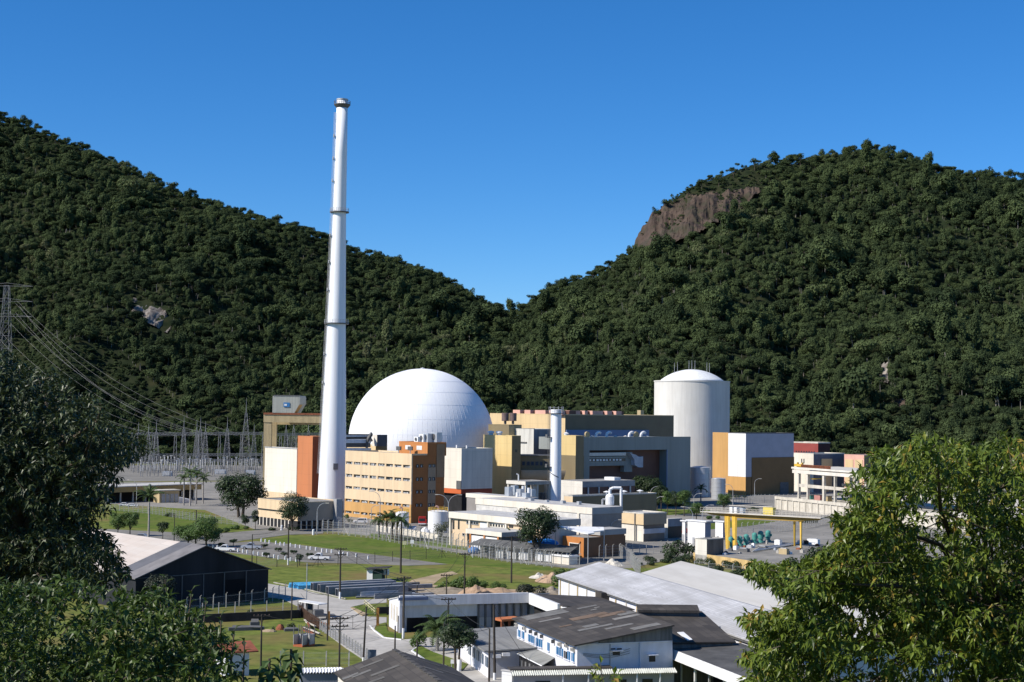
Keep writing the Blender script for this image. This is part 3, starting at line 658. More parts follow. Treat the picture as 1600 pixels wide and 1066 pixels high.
# stair tower at the back of the end wall, standing proud of the roof
uf = B.right.u_px(666.5); T = Block.__new__(Block)
T.C = B.C + B1*uf; T.Rp = B.Rp + B1*0.6; T.Lp = hit_px(T.C, -A1, 622.5); T.K = T.Lp+T.Rp-T.C; T.z = P(666, 693, T.C.y).z; T.left = Face(T.Lp, T.C); T.right = Face(T.C, T.Rp)
sh = A1*0.12; T.C += sh; T.Rp += sh
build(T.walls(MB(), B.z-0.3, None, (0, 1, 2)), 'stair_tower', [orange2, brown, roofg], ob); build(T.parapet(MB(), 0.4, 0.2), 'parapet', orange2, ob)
windows(ob, T.left, [T.left.L-4.5, T.left.L-11], B.z+1.6, B.z+3.0, 3.0, mat('white_blind', (0.7, 0.7, 0.68), 0.6))
band = Face(B.C + A1*0.02, B.Rp)
build(band.box(MB(), uf+0.4, uf+3.6, 0, B.z-3.2, 0, 0.12), 'stair_bay', mat('pale_brown_paint', (0.36, 0.26, 0.17), 0.7, 0.06), ob)
build(Face(T.C, T.Rp).box(MB(), 3.8, T.right.L-0.7, B.z-7.5, T.z-0.3, 0.0, 0.1), 'faded_panel', mat('faded_brown', (0.33, 0.21, 0.12), 0.7, 0.08), ob)
for lo, hi in [(a+0.1, b+0.1) for a, b in rows[:4]]:
    for u in (uf*0.5-0.8, uf*0.5+0.8, uf+1.2, uf+2.8):
        o = build(band.box(MB(), u-0.55, u+0.55, lo, hi+0.1, -0.05, 0.2), 'window', darkg, ob); build(band.box(MB(), u-0.4, u-0.05, lo+.1, hi-.1, 0.2, 0.26), 'vent_pane', frw, o)
for px_, py_ in ((623, 704), (641, 706)):     # floodlights / antenna dishes on the roof edge
    p = P(px_, py_, B.C.y + 8); t_ = thing('roof_floodlight', {623: 'dark floodlight bracket on the office roof nearer the dome middle', 641: 'dark floodlight bracket right at the office roof corner'}[px_], 'floodlight', (p.x, p.y, B.z))
    build(MB().tube((p.x, p.y, B.z), (p.x, p.y, B.z+1.6), 0.15), 'post', steel, t_); build(MB().box((p.x, p.y, B.z+1.4), (1.8, 0.6, 1.3), (0.8, -0.5)), 'lamp_head', steel_d, t_)
for i, (px_, w_, h_, lab) in enumerate(((657, 2.6, 2.7, 'wide white air conditioning unit left of the pair on the office stair tower'), (663, 3.4, 3.0, 'largest silver air conditioning unit in the middle of the office stair tower roof'), (676, 4.0, 3.4, 'tall white cooling unit at the right of the office stair tower roof'), (649, 2.2, 1.8, 'low white rooftop unit at the left end of the office stair tower roof'))):
    p = T.C*0.5 + T.K*0.5; q = hit_px(p, Vector((1, 0)), px_ + 4)
    ac = thing('air_conditioner', lab, 'cooling unit', (q.x, q.y, T.z), 'cooling units on the office roof')
    build(MB().box((q.x, q.y, T.z+0.2), (w_, 2.2, h_), A1), 'casing', alu if i in (1, 2) else white, ac)
    f2 = Vector((q.x, q.y, T.z+0.2+h_*0.55)) + Vector((-B1.x, -B1.y, 0))*1.12
    build(MB().tube(f2, f2-Vector((B1.x, B1.y, 0))*0.15, min(w_, h_)*0.32, n=14), 'fan', steel_d, ac)
    build(MB().box((q.x, q.y, T.z), (w_*0.9, 1.8, 0.22), A1), 'base_frame', steel_d, ac)

# ---- low gatehouse building left of the stack
B = Block(466, 478, 403.5, 537, 786)
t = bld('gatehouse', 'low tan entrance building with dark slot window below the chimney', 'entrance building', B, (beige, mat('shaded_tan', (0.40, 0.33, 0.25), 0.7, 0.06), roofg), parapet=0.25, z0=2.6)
build(B.left.box(MB(), 0.2, B.left.L-0.2, B.z-3.4, B.z-2.9, -0.1, 0.05), 'slot_window', darkg, t)
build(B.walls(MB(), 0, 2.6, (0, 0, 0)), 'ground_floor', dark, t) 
for i in range(9): build(B.left.box(MB(), 1.5+i*2.2, 1.9+i*2.2, 0, 2.6, 0.0, 0.25), 'column', cream, t)
for i in range(9): build(B.right.box(MB(), 1.0+i*2.0, 1.35+i*2.0, 0, 2.6, 0.0, 0.25), 'column', cream, t)
fr = B.right; u = fr.u_px(521); build(fr.box(MB(), u, u+2.2, 0, B.z+0.9, 0, 1.8), 'buttress', mat('grey_render', (0.36, 0.36, 0.36), 0.7), t)
windows(t, fr, [fr.u_px(x) for x in (488, 496, 504)], 0.9, 2.2, 1.6)
# ---- cream hall and orange tower
B = Block(463, 610, 413, 474, 702)
t = bld('turbine_annex', 'plain cream windowless hall between the tan gantry frame and orange tower', 'industrial hall', B, (cream, cream2, roofg), parapet=0.35)
build(B.left.box(MB(), 0, B.left.L, 0, zAt(463, 772, 610), 0, 0.15), 'base_band', beige, t)
build(B.left.box(MB(), 0, B.left.L, B.z+0.1, B.z+0.4, 0, 0.2), 'coping', steel, t)
B = Block(487.5, 592, 464, 507, 683)
t = bld('orange_tower', 'bright orange square tower block standing left of the chimney', 'tower', B, (orange, mat('orange_paint_shaded', (0.36, 0.085, 0.03), 0.6, 0.05), roofg), parapet=0.3)  # right face: same orange, darkened in colour for its shade
build(B.left.box(MB(), B.left.L-0.5, B.left.L, 0, B.z, 0, 0.05), 'corner_trim', orange, t)
# ---- tan gantry frame with crane cabin
D = 655.0; zt = zAt(420, 646, D); zb = zAt(420, 660, D)
gf = thing('gantry_frame', 'weathered tan concrete gantry frame with a grey crane cabin riding on top', 'gantry', P(418, 770, D).to_2d().to_3d())
q = Vector((1, -0.06, 0)).normalized(); a = P(412, 650, D); a.z = 0; b_ = P(524, 650, D)
for px_, w_, nm in ((412.5, 3.2, 'post'), (423, 2.6, 'post')):
    p = P(px_, 650, D + (0 if px_ < 415 else 9)); build(MB().obox((p.x, p.y, 0), (w_, 0, 0), (0, 2.5, 0), (0, 0, zt - 0.4 if px_ < 415 else zb)), nm, tan2, gf)
build(MB().obox((a.x, a.y-0.2, zb), (31, -1, 0), (0, 3.4, 0), (0, 0, zt-zb)), 'beam', tan2, gf)
build(MB().obox((a.x, a.y-0.5, zt-0.5), (31, -1, 0), (0, 0.3, 0), (0, 0, 0.8)), 'rail', rust, gf)
build(MB().obox((a.x+4.5, a.y+8, zb-1.0), (26, -1, 0), (0, 2.6, 0), (0, 0, 3.2)), 'beam', tan2, gf)
c0 = P(425.5, 645, D-0.8); c1 = P(468, 645, D-0.8); zc = zAt(450, 618.5, D)
w_ = c1.x-c0.x; h_ = zc-zt
cab = MB(); prof = [(0, 0.3), (w_*0.81, 0.3), (w_, h_*0.55), (w_, h_*0.9), (w_*0.98, h_), (w_*0.03, h_), (0, h_*0.94)]
n = len(prof); vs = [(c0.x+x, c0.y, zt+z) for x, z in prof] + [(c0.x+x+1.5, c0.y+9, zt+z) for x, z in prof]
cab.add(vs, [tuple(range(n)), tuple(range(n, 2*n))[::-1]] + [(i, n+i, n+(i+1) % n, (i+1) % n) for i in range(n)])
cabo = build(cab, 'crane_cabin', mat('corrugated_grey_cabin', (0.40, 0.40, 0.35), 0.6, 0.1, 0.8, streak=(4, 4, 0.1)), gf)
build(MB().obox((c0.x+0.4, c0.y-0.1, zt+h_*0.97), (w_*0.95, 0, 0), (0, 9, 0), (0, 0, 0.5)), 'cabin_roof', steel_d, cabo)
sgn = P(445.5, 632, D-1.2); build(MB().box((sgn.x+0.6, c0.y-0.14, sgn.z-1.1), (2.6, 0.2, 1.9)), 'sign', mat('sign_blue', (0.05, 0.22, 0.5), 0.5), cabo)
build(MB().box((sgn.x+0.2, c0.y-0.27, sgn.z-0.6), (1.1, 0.1, 0.8)), 'emblem', white, cabo)
mb = MB(); mb.quad((c0.x+w_*0.82, c0.y-0.05, zt+0.35), (c0.x+w_*1.0, c0.y-0.05, zt+h_*0.5), (c0.x+w_*1.06, c0.y+4, zt+h_*0.5), (c0.x+w_*0.88, c0.y+4, zt+0.35)); build(mb, 'soffit', ochre, cabo)
# ---- roof structures between stack and dome
B = Block(575, 604, 540, 577, 692)
B = Block(586, 604, 541, 604, 697)
t = bld('annex_block', 'yellow block with dark rooftop cube half hidden behind the office roof', 'plant building', B, (tanw, olive, roofg), parapet=0.3)
B2 = Block(588, 600, 580, 604, 679.5); build(B2.walls(MB(), B.z, None, (0, 1, 2)), 'penthouse', [cream2, mat('dark_grey_cladding', (0.10, 0.10, 0.115), 0.6), roofg], t)
mb = MB(); a = P(541, 690, 592)
for py_, h_, m_ in ((686.5, 2.0, 'd'), (699, 1.6, 'd')):
    p0, p1 = P(540, py_, 592), P(573, py_, 598); mb.obox(p0, p1-p0, (1.2, 3, 0), (0, 0, h_))
build(mb, 'louvre_band', mat('dark_louvre', (0.13, 0.125, 0.12), 0.6), t)
mb = MB()
for py_, h_ in ((681.5, 0.5), (691.5, 1.4), (703, 0.9)):
    p0, p1 = P(540, py_+1, 591.5), P(574, py_+1, 597.5); mb.obox(p0, p1-p0, (1.2, 3, 0), (0, 0, h_))
build(mb, 'white_band', white, t)
mb = MB()
for k in range(5):
    p = P(575+k*1.2, 690-k*2.0, 597); mb.lathe((p.x, p.y, p.z), [(0.5, 0), (0.7, 0.8), (0.4, 1.6)], 8)
mb.path([P(573, 700, 597), P(574, 688, 597), P(578, 684, 597), P(581, 690, 597)], 0.5, 8); build(mb, 'pipework', steel_d, t)

# ---- cream block on red band, right of the office
B = Block(720.5, 560, 688, 769, 702); zr1, zr2 = zAt(720, 764.5, 560), zAt(720, 772, 560)
t = bld('cream_annex', 'cream block above a red band, between the office and the tall yellow block', 'plant building', B, (cream, cream2, roofg), parapet=0.3, z0=zr1)
build(B.walls(MB(), zr2, zr1-0.02, (0, 1, 0)), 'red_band', [redband, mat('red_band_shaded', (0.30, 0.06, 0.03), 0.6)], t)  # band's right face takes a darker red that paints its shade
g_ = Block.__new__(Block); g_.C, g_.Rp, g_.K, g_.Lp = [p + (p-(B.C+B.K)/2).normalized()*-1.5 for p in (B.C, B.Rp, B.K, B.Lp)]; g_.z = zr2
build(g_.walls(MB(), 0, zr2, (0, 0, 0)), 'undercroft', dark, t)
fr = B.left; build(fr.box(MB(), fr.L-2.6, fr.L+0.1, zr1, zr1+3.0, 0.0, 0.25), 'louvre', steel_d, t)
for u in (3, 9):
    p = fr.pt(u+4); build(MB().tube((p.x+1.5, p.y+4, B.z), (p.x+1.5, p.y+4, B.z+1.3), 0.35, n=8), 'roof_vent', white, t)
# ---- yellow blocks with the olive recess between them
B = Block(799, 573, 754.5, 813, 681.5); Y1 = B
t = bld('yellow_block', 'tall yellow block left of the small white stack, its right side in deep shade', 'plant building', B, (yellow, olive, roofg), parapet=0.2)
windows(t, B.right, [B.right.L*0.5], B.z-6, B.z-5, 0.9)
for k, px_ in enumerate((766, 779)):
    p = hit_px((B.C+B.K)/2 - A1*6, A1, px_); mb = MB().lathe((p.x, p.y, B.z), [(0.9, 0), (0.9, 0.9), (1.3, 0.9), (1.2, 1.5), (0.2, 1.7)], 12); build(mb, 'roof_vent', white, t)
B = Block(899, 575, 860, 911.5, 681.5); Y2 = B
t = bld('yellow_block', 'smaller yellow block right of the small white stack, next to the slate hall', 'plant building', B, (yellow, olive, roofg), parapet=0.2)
zc = zAt(899, 712, 575)
f_ = Block.__new__(Block); f_.C, f_.Rp, f_.K, f_.Lp = B.C-A1*3.5, B.Rp-A1*3.5, B.K, B.Lp; build(B.left.box(MB(), 0, B.left.L, 0, zc, -0.05, 0.03), 'shaded_base', olive, t)
p = hit_px((B.C+B.K)/2, A1, 884); build(MB().lathe((p.x, p.y, B.z), [(0.8, 0), (0.8, 0.7), (1.1, 0.8), (0.2, 1.3)], 12), 'roof_vent', white, t)
# link block with window row
a2 = Y1.Rp; b2 = Y2.Lp + (Y2.K-Y2.Lp)*0.55
fcl = Face(XY(811, 581), XY(912, 583)); zl = zAt(850, 711.5, 592)
t = thing('link_block', 'olive recessed block with a row of small blue windows between two yellow blocks', 'plant building', fcl.pt(fcl.L/2))
build(fcl.box(MB(), 0, fcl.L, 0, zl, -14, 0), 'wall', olive, t)
build(fcl.box(MB(), 0, fcl.L, zl, zl+0.3, -14, 0.4), 'coping', steel_d, t)
windows(t, fcl, [fcl.u_px(x) for x in (817.3, 824.5, 831.2, 838.2, 845.2, 852.2, 893.6, 881)], zAt(850, 725.5, 592), zAt(850, 720.5, 592), 0.95, mat('blue_glass', (0.03, 0.05, 0.09), 0.2), steel_d, frame=0.15)
z0_, z1_ = zAt(850, 749, 592), zAt(850, 733, 592)
mb = MB(); nseg = 8; uA, uB = fcl.u_px(813), fcl.u_px(896)
vs = []
for k in range(nseg+1):
    th = math.pi*0.5*k/nseg; o_, z_ = 3.2*math.sin(th), z0_ + (z1_-z0_)*(1-math.cos(th)) * 1.0
    for u in (uA, uB): vs.append(fcl.pt(u, z_, o_))
vs += [fcl.pt(uA, z1_, 0), fcl.pt(uB, z1_, 0)]
mb.add(vs, [(2*k, 2*k+1, 2*k+3, 2*k+2) for k in range(nseg+1)] + [tuple([2*k for k in range(nseg+2)]), tuple([2*k+1 for k in range(nseg+2)])])
build(mb, 'curved_canopy', mat('dull_cream', (0.36, 0.30, 0.22), 0.7, 0.06), t)
# grey-white switchgear tower behind
B = Block(833, 615, 796, 872, 671.5)
t = bld('concrete_cube', 'streaky white concrete cube with shaded grey side between the two yellow blocks', 'plant building', B, (mat('weathered_white_concrete', (0.62, 0.60, 0.54), 0.8, 0.14, 0.3, streak=(1.5, 1.5, 0.12)), mat('shaded_side_concrete', (0.23, 0.23, 0.24), 0.8, 0.1, 0.4, streak=(1.5, 1.5, 0.2)), roofg), parapet=0.3)  # shade of the right side is put into the darker grey
build(B.left.box(MB(), B.left.L*0.45, B.left.L*0.72, B.z-5.4, B.z-5.0, 0, 0.4), 'ledge', steel_d, t)
# ---- big tan hall with pink roof blocks
B = Block(882, 645, 764, 1052, 648.5); BH = B
t = bld('reactor_hall', 'large tan hall with shaded olive side carrying a row of pink roof blocks', 'industrial hall', B, (tanw, mat('olive_shaded_side', (0.20, 0.155, 0.095), 0.65, 0.05), roofg), parapet=0.3)  # right wall is the tan darkened, shade painted into the colour
hz0, hz1 = B.z, zAt(882, 641.5, 645)
for x0, x1 in ((800.5, 811.5), (818.5, 827.5), (835, 851), (857, 866)):
    u0, u1 = B.left.u_px(x0, 645), B.left.u_px(x1, 645); build(B.left.box(MB(), u0, u1, hz0, hz1, -3.5, -0.4), 'roof_block', pink, t)
build(B.left.box(MB(), B.left.u_px(800, 645), B.left.L, hz0, hz1-0.1, -6, -2.2), 'roof_recess', maroon, t)
for x0, x1 in ((879, 884), (891, 907.5), (914.5, 919), (926.5, 943), (949.5, 957), (963.5, 972)):
    u0, u1 = B.right.u_px(x0, 645), B.right.u_px(x1, 645); fb = Face(B.C, B.Rp); m2 = build(fb.box(MB(), u0, u1, hz0, hz1, -3.5, -0.3), 'roof_block', pink, t)
build(B.right.box(MB(), 0.5, B.right.u_px(980, 645), hz0, hz1-0.15, -6, -2.2), 'roof_recess', maroon, t)
build(B.right.box(MB(), B.right.u_px(884, 675), B.right.u_px(1013, 675), zAt(900, 686, 645), zAt(900, 672, 645), 0, 0.5), 'blue_band', bluegrey, t)
p = hit_px((B.C+B.K)/2, B1, 1000); build(MB().box((p.x, p.y, B.z), (2.2, 2.2, 2.4), A1), 'roof_cabin', tan2, t)
# brown cylinders and plinth left of it
for px_, lab in ((789.5, 'left rusty brown cylinder tank on the roof plinth beside the dome'), (801.5, 'right rusty brown cylinder tank on the roof plinth beside the dome')):
    D = 628; p = P(px_, 658, D); tk = thing('roof_tank', lab, 'tank', (p.x, p.y, p.z-1.2), 'roof tanks')
    build(MB().lathe((p.x, p.y, p.z), [(1.45, 0), (1.5, 0.1), (1.5, 3.2), (1.4, 3.3), (1.3, 3.3), (1.3, 3.0), (0.01, 3.0)], 24), 'drum', mat('tank_brown', (0.17, 0.12, 0.11), 0.6, 0.15, 0.7), tk, smooth=False)
    build(MB().lathe((p.x, p.y, p.z-1.3), [(0.5, 0), (0.5, 1.3)], 10), 'pedestal', steel_d, tk)
B = Block(794, 622, 762, 814, 664.5)
t = bld('roof_plinth', 'weathered olive block carrying two brown roof tanks beside the dome', 'plant building', B, (olive, tan2, roofg), parapet=0.2)
# ---- slate hall with big recess
B = Block(905, 590, 898, 1078.5, 684.5)
t = thing('slate_hall', 'slate blue turbine hall with a deep dark recess and gooseneck roof vents', 'industrial hall', B.base())
fr = B.right; zs = B.z; zR = zAt(1000, 703, 612); u0, u1 = fr.u_px(921, 720), fr.u_px(1041.5, 720); uE = fr.L
dp = 4.0
mb = MB(); fr.box(mb, 0, uE, zR, zs, -24, 0); fr.box(mb, 0, u0, 0, zR, -dp, 0); fr.box(mb, u1, uE, 0, zR, -dp, 0)
build(mb, 'wall', slate, t)
build(fr.box(MB(), u0, u1, 0, zR, -dp-10, -dp), 'recess_wall', maroon, t)
build(fr.box(MB(), 0, uE, zs, zs+0.4, -0.4, 0.06), 'coping', slate, t)
build(fr.box(MB(), u1, u1+0.4, 0, zR, 0, 0.12), 'edge_trim', bluegrey, t)
# annexe inside the recess
uS = fr.u_px(978, 720)
za, zb2, zc2, zd = zAt(950, 707, 603), zAt(950, 712, 603), zAt(950, 725, 603), zAt(950, 727, 603)
build(fr.box(MB(), u0, uS, zb2, za, -3.9, 0.0), 'white_roof_strip', cream2, t)
build(fr.box(MB(), u0, uS, zAt(950, 727.5, 603), zAt(950, 713, 603), -3.9, -0.4), 'panel_wall', slate, t)
build(fr.box(MB(), u0, uS, zAt(950, 720.5, 603), zAt(950, 716, 603), -0.4, -0.3), 'window_strip', darkg, t)
mb = MB(); k = 0; u = u0 + 0.3
while u < uS-3: fr.box(mb, u, u+rnd.uniform(0.6, 1.3), zAt(950, 719.8, 603), zAt(950, 717, 603), -0.35, -0.15); u += 1.75
build(mb, 'window_blinds', white, t)
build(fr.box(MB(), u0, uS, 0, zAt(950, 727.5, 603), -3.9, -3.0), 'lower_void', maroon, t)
uQ, uT = fr.u_px(981, 720), fr.u_px(1001.5, 720)
mb = MB(); prof = [(uQ, zAt(981, 708, 605)), (uQ+3.3, zAt(985, 711, 605)), (uT-2.2, zAt(996, 715, 605)), (uT, zAt(1001, 714, 605)), (uT, zAt(1001, 731, 605)), (uT-2.4, zAt(996, 731, 605)), (uT-4.5, zAt(990, 727, 605)), (uT-4.7, zAt(989, 719, 605))]
n = len(prof); vs = [fr.pt(u, z, 1.2) for u, z in prof] + [fr.pt(u, z, -3) for u, z in prof]
mb.add(vs, [tuple(range(n)), tuple(range(n, 2*n))[::-1]] + [(i, n+i, n+(i+1) % n, (i+1) % n) for i in range(n)]); build(mb, 'white_hopper', mat('pale_lilac_panel', (0.52, 0.52, 0.56), 0.6), t)
build(fr.box(MB(), uS-0.2, uQ+3.2, zAt(985, 738, 605), zAt(985, 707, 605), -3.9, -0.8), 'slate_shaft', slate, t)
for px_, kind_ in ((923, 'd'), (938, 'g'), (954.5, 'g'), (990, 'g'), (999.5, 'd'), (1008.5, 'g')):
    u = fr.u_px(px_, 684); p = fr.pt(u, zs, -2.5)
    if kind_ == 'g':
        pts_ = [p + fr.d*(1.9*(1-math.cos(a)))*0.75 + Vector((0, 0, 0.8+1.3*math.sin(a))) for a in [R(12*k) for k in range(12)]]
        build(MB().path([p] + pts_, 0.55, 8), 'gooseneck_vent', white, t)
    else: build(MB().tube(p+Vector((0, 0, 1.2)), p+Vector((0, 0, 1.2)) + fr.n*0.8, 1.2, n=16), 'round_vent', tan2, t)
for px_ in (930, 967, 983, 1016): p = fr.pt(fr.u_px(px_, 684), zs, -2); build(MB().lathe((p.x, p.y, p.z), [(0.5, 0), (0.5, 0.4), (0.9, 0.5), (0.1, 0.9)], 10), 'roof_cap', cream2, t)
# ---- cylindrical containment
D = 778.0; c = P(1080.5, 700, D); Rc = 58.6/F*D; z1 = zAt(1080, 595.5, D); z2 = zAt(1080, 577.3, D)
t = thing('containment_building', 'cream cylindrical reactor containment with shallow domed cap and lightning rods', 'reactor building', (c.x, D, 0))
contm = mat('containment_concrete', (0.66, 0.64, 0.59), 0.75, 0.06, 0.08, streak=(1, 1, 0.35), fine=(0.12, (0.58, 0.55, 0.49), 0.4))
build(MB().lathe((c.x, D, 0), [(Rc, 0), (Rc, z1-0.6), (Rc+0.25, z1-0.6), (Rc+0.25, z1), (Rc*0.86, z1+0.05)], 96), 'drum', contm, t, smooth=False)
Rs = Rc*0.855; hh = z2-z1; Rq = (Rs*Rs+hh*hh)/(2*hh); am = math.asin(Rs/Rq)
build(MB().lathe((c.x, D, z1), [(Rq*math.sin(am*k/14)+0.001, Rq*math.cos(am*k/14)-Rq+hh) for k in range(14, -1, -1)], 96), 'cap', white, t, smooth=True)
for px_, py_ in ((1053.8, 581), (1058.5, 580), (1076.5, 577.5), (1081, 577.3), (1085.8, 577.6), (1104.5, 580.5), (1108.5, 581.5)):
    p = P(px_, py_, D - 4); build(MB().tube((p.x, p.y, p.z-1.0), (p.x, p.y, p.z+4.6), 0.12, 0.07, 5), 'lightning_rod', steel, t)
me_ = t.children[0].data
# ---- ochre / white fuel building
B = Block(1165, 705, 1137.5, 1240, 677.5)
t = thing('fuel_building', 'white and ochre boxy fuel building to the right of the containment cylinder', 'plant building', B.base())
zm = zAt(1165, 745.5, 705); zm2 = zAt(1200, 715, 712)
build(B.walls(MB(), zm, None, (0, 1, 2)), 'upper_wall', [white, mat('white_shaded', (0.40, 0.40, 0.46), 0.6, 0.05), roofg], t)  # lavender tone paints the shade on the white right wall
build(B.walls(MB(), 0, zm-0.02, (0, 1, 2)), 'lower_wall', [ochre, mat('ochre_shaded', (0.22, 0.125, 0.05), 0.7, 0.06), roofg], t)  # right wall: ochre darkened in colour to stand for shade
u = B.right.u_px(1174.5, 730); build(B.right.box(MB(), u, B.right.L+0.05, 0, zm2, 0, 0.25), 'ochre_panel', mat('ochre_shaded', (0.22, 0.125, 0.05), 0.7, 0.06), t)
u = B.right.u_px(1218, 755); build(B.right.box(MB(), u, u+6, 0, 5.5, 0.25, 0.4), 'door', steel_d, t)
build(B.parapet(MB(), 0.3, 0.3), 'coping', steel_d, t)
B2 = Block(1137.5, 728, 1113, 1142, 677.5); B2.z = B.z
build(B2.walls(MB(), 0, None, (0, 1, 2)), 'ochre_wing', [ochre, brown, roofg], t)
# ---- silver tanks at the foot of the containment
for px_, hw, y0_, y1_, D, lab in ((1094, 16.3, 728.5, 764, 690, 'larger silver domed tank in front of the containment'), (1122.5, 11, 746, 770, 672, 'smaller silver tank beside the ochre wall')):
    c = P(px_, 750, D); r = hw/F*D; zz = zAt(px_, y0_+2, D)
    tk = thing('storage_tank', lab, 'tank', (c.x, D, 0), 'silver tanks by the containment')
    build(MB().lathe((c.x, D, 0), [(r, 0), (r, zz), (r*0.98, zz+0.1)], 40), 'shell', alu, tk)
    build(MB().lathe((c.x, D, zz), [(r+0.08, 0), (r*0.6, r*0.11), (0.01, r*0.16)], 40), 'roof', alu, tk)
    mb = MB()
    for k in range(1, 5): mb.lathe((c.x, D, zz*k/5), [(r, 0), (r+0.07, 0.02), (r+0.07, 0.14), (r, 0.16)], 40)
    build(mb, 'stiffener_ring', steel, tk)
    mb = MB(); aa = R(-40); p = Vector((c.x+(r+.3)*math.cos(aa), D+(r+.3)*math.sin(aa), 0))
    for s_ in (-0.3, 0.3): mb.tube(p+Vector((s_, 0, 0)), p+Vector((s_, 0, zz+1)), 0.06, n=4)
    for k in range(int(zz/0.6)): mb.tube(p+Vector((-0.3, 0, k*0.6)), p+Vector((0.3, 0, k*0.6)), 0.04, n=4)
    build(mb, 'ladder', steel, tk)
# ---- slim white stack of the front plant
D = 505.0; c = P(867.6, 780, D); zt = zAt(868, 640, D); r0_ = 9.0/F*D
t = thing('small_stack', 'slim white cylindrical stack with ladders standing before the yellow blocks', 'chimney', (c.x, D, 0))
build(MB().lathe((c.x, D, 0), [(r0_, 0), (r0_*0.98, zt*0.5), (r0_*0.93, zt), (r0_*0.8, zt+0.05), (r0_*0.8, zt-1)], 40), 'shaft', stackm, t, smooth=False)
mb = MB()
for k in range(10):
    a = 2*math.pi*k/10; p = Vector((c.x+r0_*1.25*math.cos(a), D+r0_*1.25*math.sin(a), zt-1.2)); mb.tube(p, p+Vector((0, 0, 2.2)), 0.05, n=4)
    q = Vector((c.x+r0_*1.25*math.cos(a+.628), D+r0_*1.25*math.sin(a+.628), zt+0.6)); mb.tube(p+Vector((0, 0, 1.8)), q, 0.04, n=4); mb.tube(p+Vector((0, 0, 1.0)), q-Vector((0, 0, 0.8)), 0.04, n=4)
build(mb, 'railing', steel, t)
build(MB().lathe((c.x, D, zt-1.4), [(r0_*0.9, 0), (r0_*1.28, 0.05), (r0_*1.28, 0.2), (r0_*0.9, 0.2)], 30), 'platform', steel_d, t)
mb = MB(); dL = Vector((-0.93, -0.37, 0)); p = Vector((c.x, D, 0)) + dL*(r0_+0.4); sL = Vector((0.37, -0.93, 0))*0.3
for s_ in (-1, 1): mb.tube(p+sL*s_, p+sL*s_+Vector((0, 0, zt-1)), 0.06, n=4)
mb.tube(p+dL*0.55, p+dL*0.55+Vector((0, 0, zt-1)), 0.05, n=4)
k = 0.5
while k < zt-1: mb.tube(p-sL+Vector((0, 0, k)), p+sL+Vector((0, 0, k)), 0.035, n=3); k += 0.8
build(mb, 'ladder', steel_d, t)
for py_ in (684, 730):
    zz = zAt(858, py_, D); build(MB().box((p.x, p.y, zz), (2.4, 1.6, 0.2), dL).box((p.x+dL.x*1.1, p.y+dL.y*1.1, zz), (0.08, 1.6, 1.1), dL), 'landing', steel_d, t)
zz = zAt(866, 738, D)
ring = [Vector((c.x+(r0_+.12)*math.cos(a), D+(r0_+.12)*math.sin(a), zz-1.6*(a-3.6)/1.6)) for a in [3.6+0.16*k for k in range(11)]]
build(MB().path(ring, 0.12, 5), 'cable_tray', steel_d, t)
# ================================================================== switchyard on the left
def lattice(name, label, x, y, zb, h, wb, wt, group=None, m=mast_steel, arms=0, spike=0.0, nseg=8, r=0.11):
    t = thing(name, label, 'lattice tower', (x, y, zb), group)
    mb = MB(); cs = [(-1, -1), (1, -1), (1, 1), (-1, 1)]
    def cn(k, i):
        f = k/nseg; w = (wb + (wt-wb)*f)/2; return Vector((x+cs[i][0]*w, y+cs[i][1]*w, zb+h*f))
    for k in range(nseg):
        for i in range(4):
            j = (i+1) % 4
            mb.tube(cn(k, i), cn(k+1, i), r, r, 4, False); mb.tube(cn(k, i), cn(k+1, j), r*0.6, None, 3, False); mb.tube(cn(k, j), cn(k+1, i), r*0.6, None, 3, False)
            mb.tube(cn(k+1, i), cn(k+1, j), r*0.6, None, 3, False)
    build(mb, 'frame', m, t)
    if spike: build(MB().tube((x, y, zb+h), (x, y, zb+h+spike), 0.22, 0.06, 4), 'spike', m, t)
    for a in range(arms):
        z = zb+h*(1-0.11*a)-0.5; L = wb*1.5
        mb = MB()
        for s in (-1, 1):
            for w in (-0.8, 0.8): mb.tube((x, y+w, z), (x+s*L, y, z), r*0.9, None, 4); mb.tube((x, y+w*0.4, z+2.2), (x+s*L, y, z), r*0.7, None, 4)
        build(mb, 'cross_arm', m, t)
    return t
TW = [(383, 626, 733, 'tallest silver lattice mast near the gantry frame'), (354, 651, 736, 'slim silver lattice mast left of the tallest one'), (396, 663, 734, 'short lattice mast just left of the tan gantry frame'),
      (312, 652, 736, 'lattice mast in the middle of the switchyard, right of a close pair'), (306.5, 656, 732, 'rear lattice mast of the close pair in the switchyard'), (320, 658, 735, 'third lattice mast of the middle cluster'),
      (286, 652, 737, 'lattice mast left of the middle switchyard cluster'), (243, 657, 739, 'lattice mast at the left of the switchyard beside the dark tree'), (231, 662, 736, 'thin lattice mast half hidden by the dark tree edge'), (215, 660, 738, 'leftmost lattice mast of the switchyard'),
      (446, 655, 735, 'lattice mast seen through the tan gantry frame, left'), (458, 652, 733, 'lattice mast seen through the tan gantry frame, middle'), (481, 656, 735, 'lattice mast seen through the tan gantry frame, right')]
for px, y0, y1, lab in TW:
    b = G(px, y1); D = b.y; h = zAt(px, y0, D); big = px == 383
    lattice('lattice_mast', lab, b.x, b.y, 0, h*(0.78 if not big else 0.82), 4.6 if not big else 7.0, 1.0, 'lattice masts of the switchyard', spike=h*0.22, r=0.1, nseg=9)
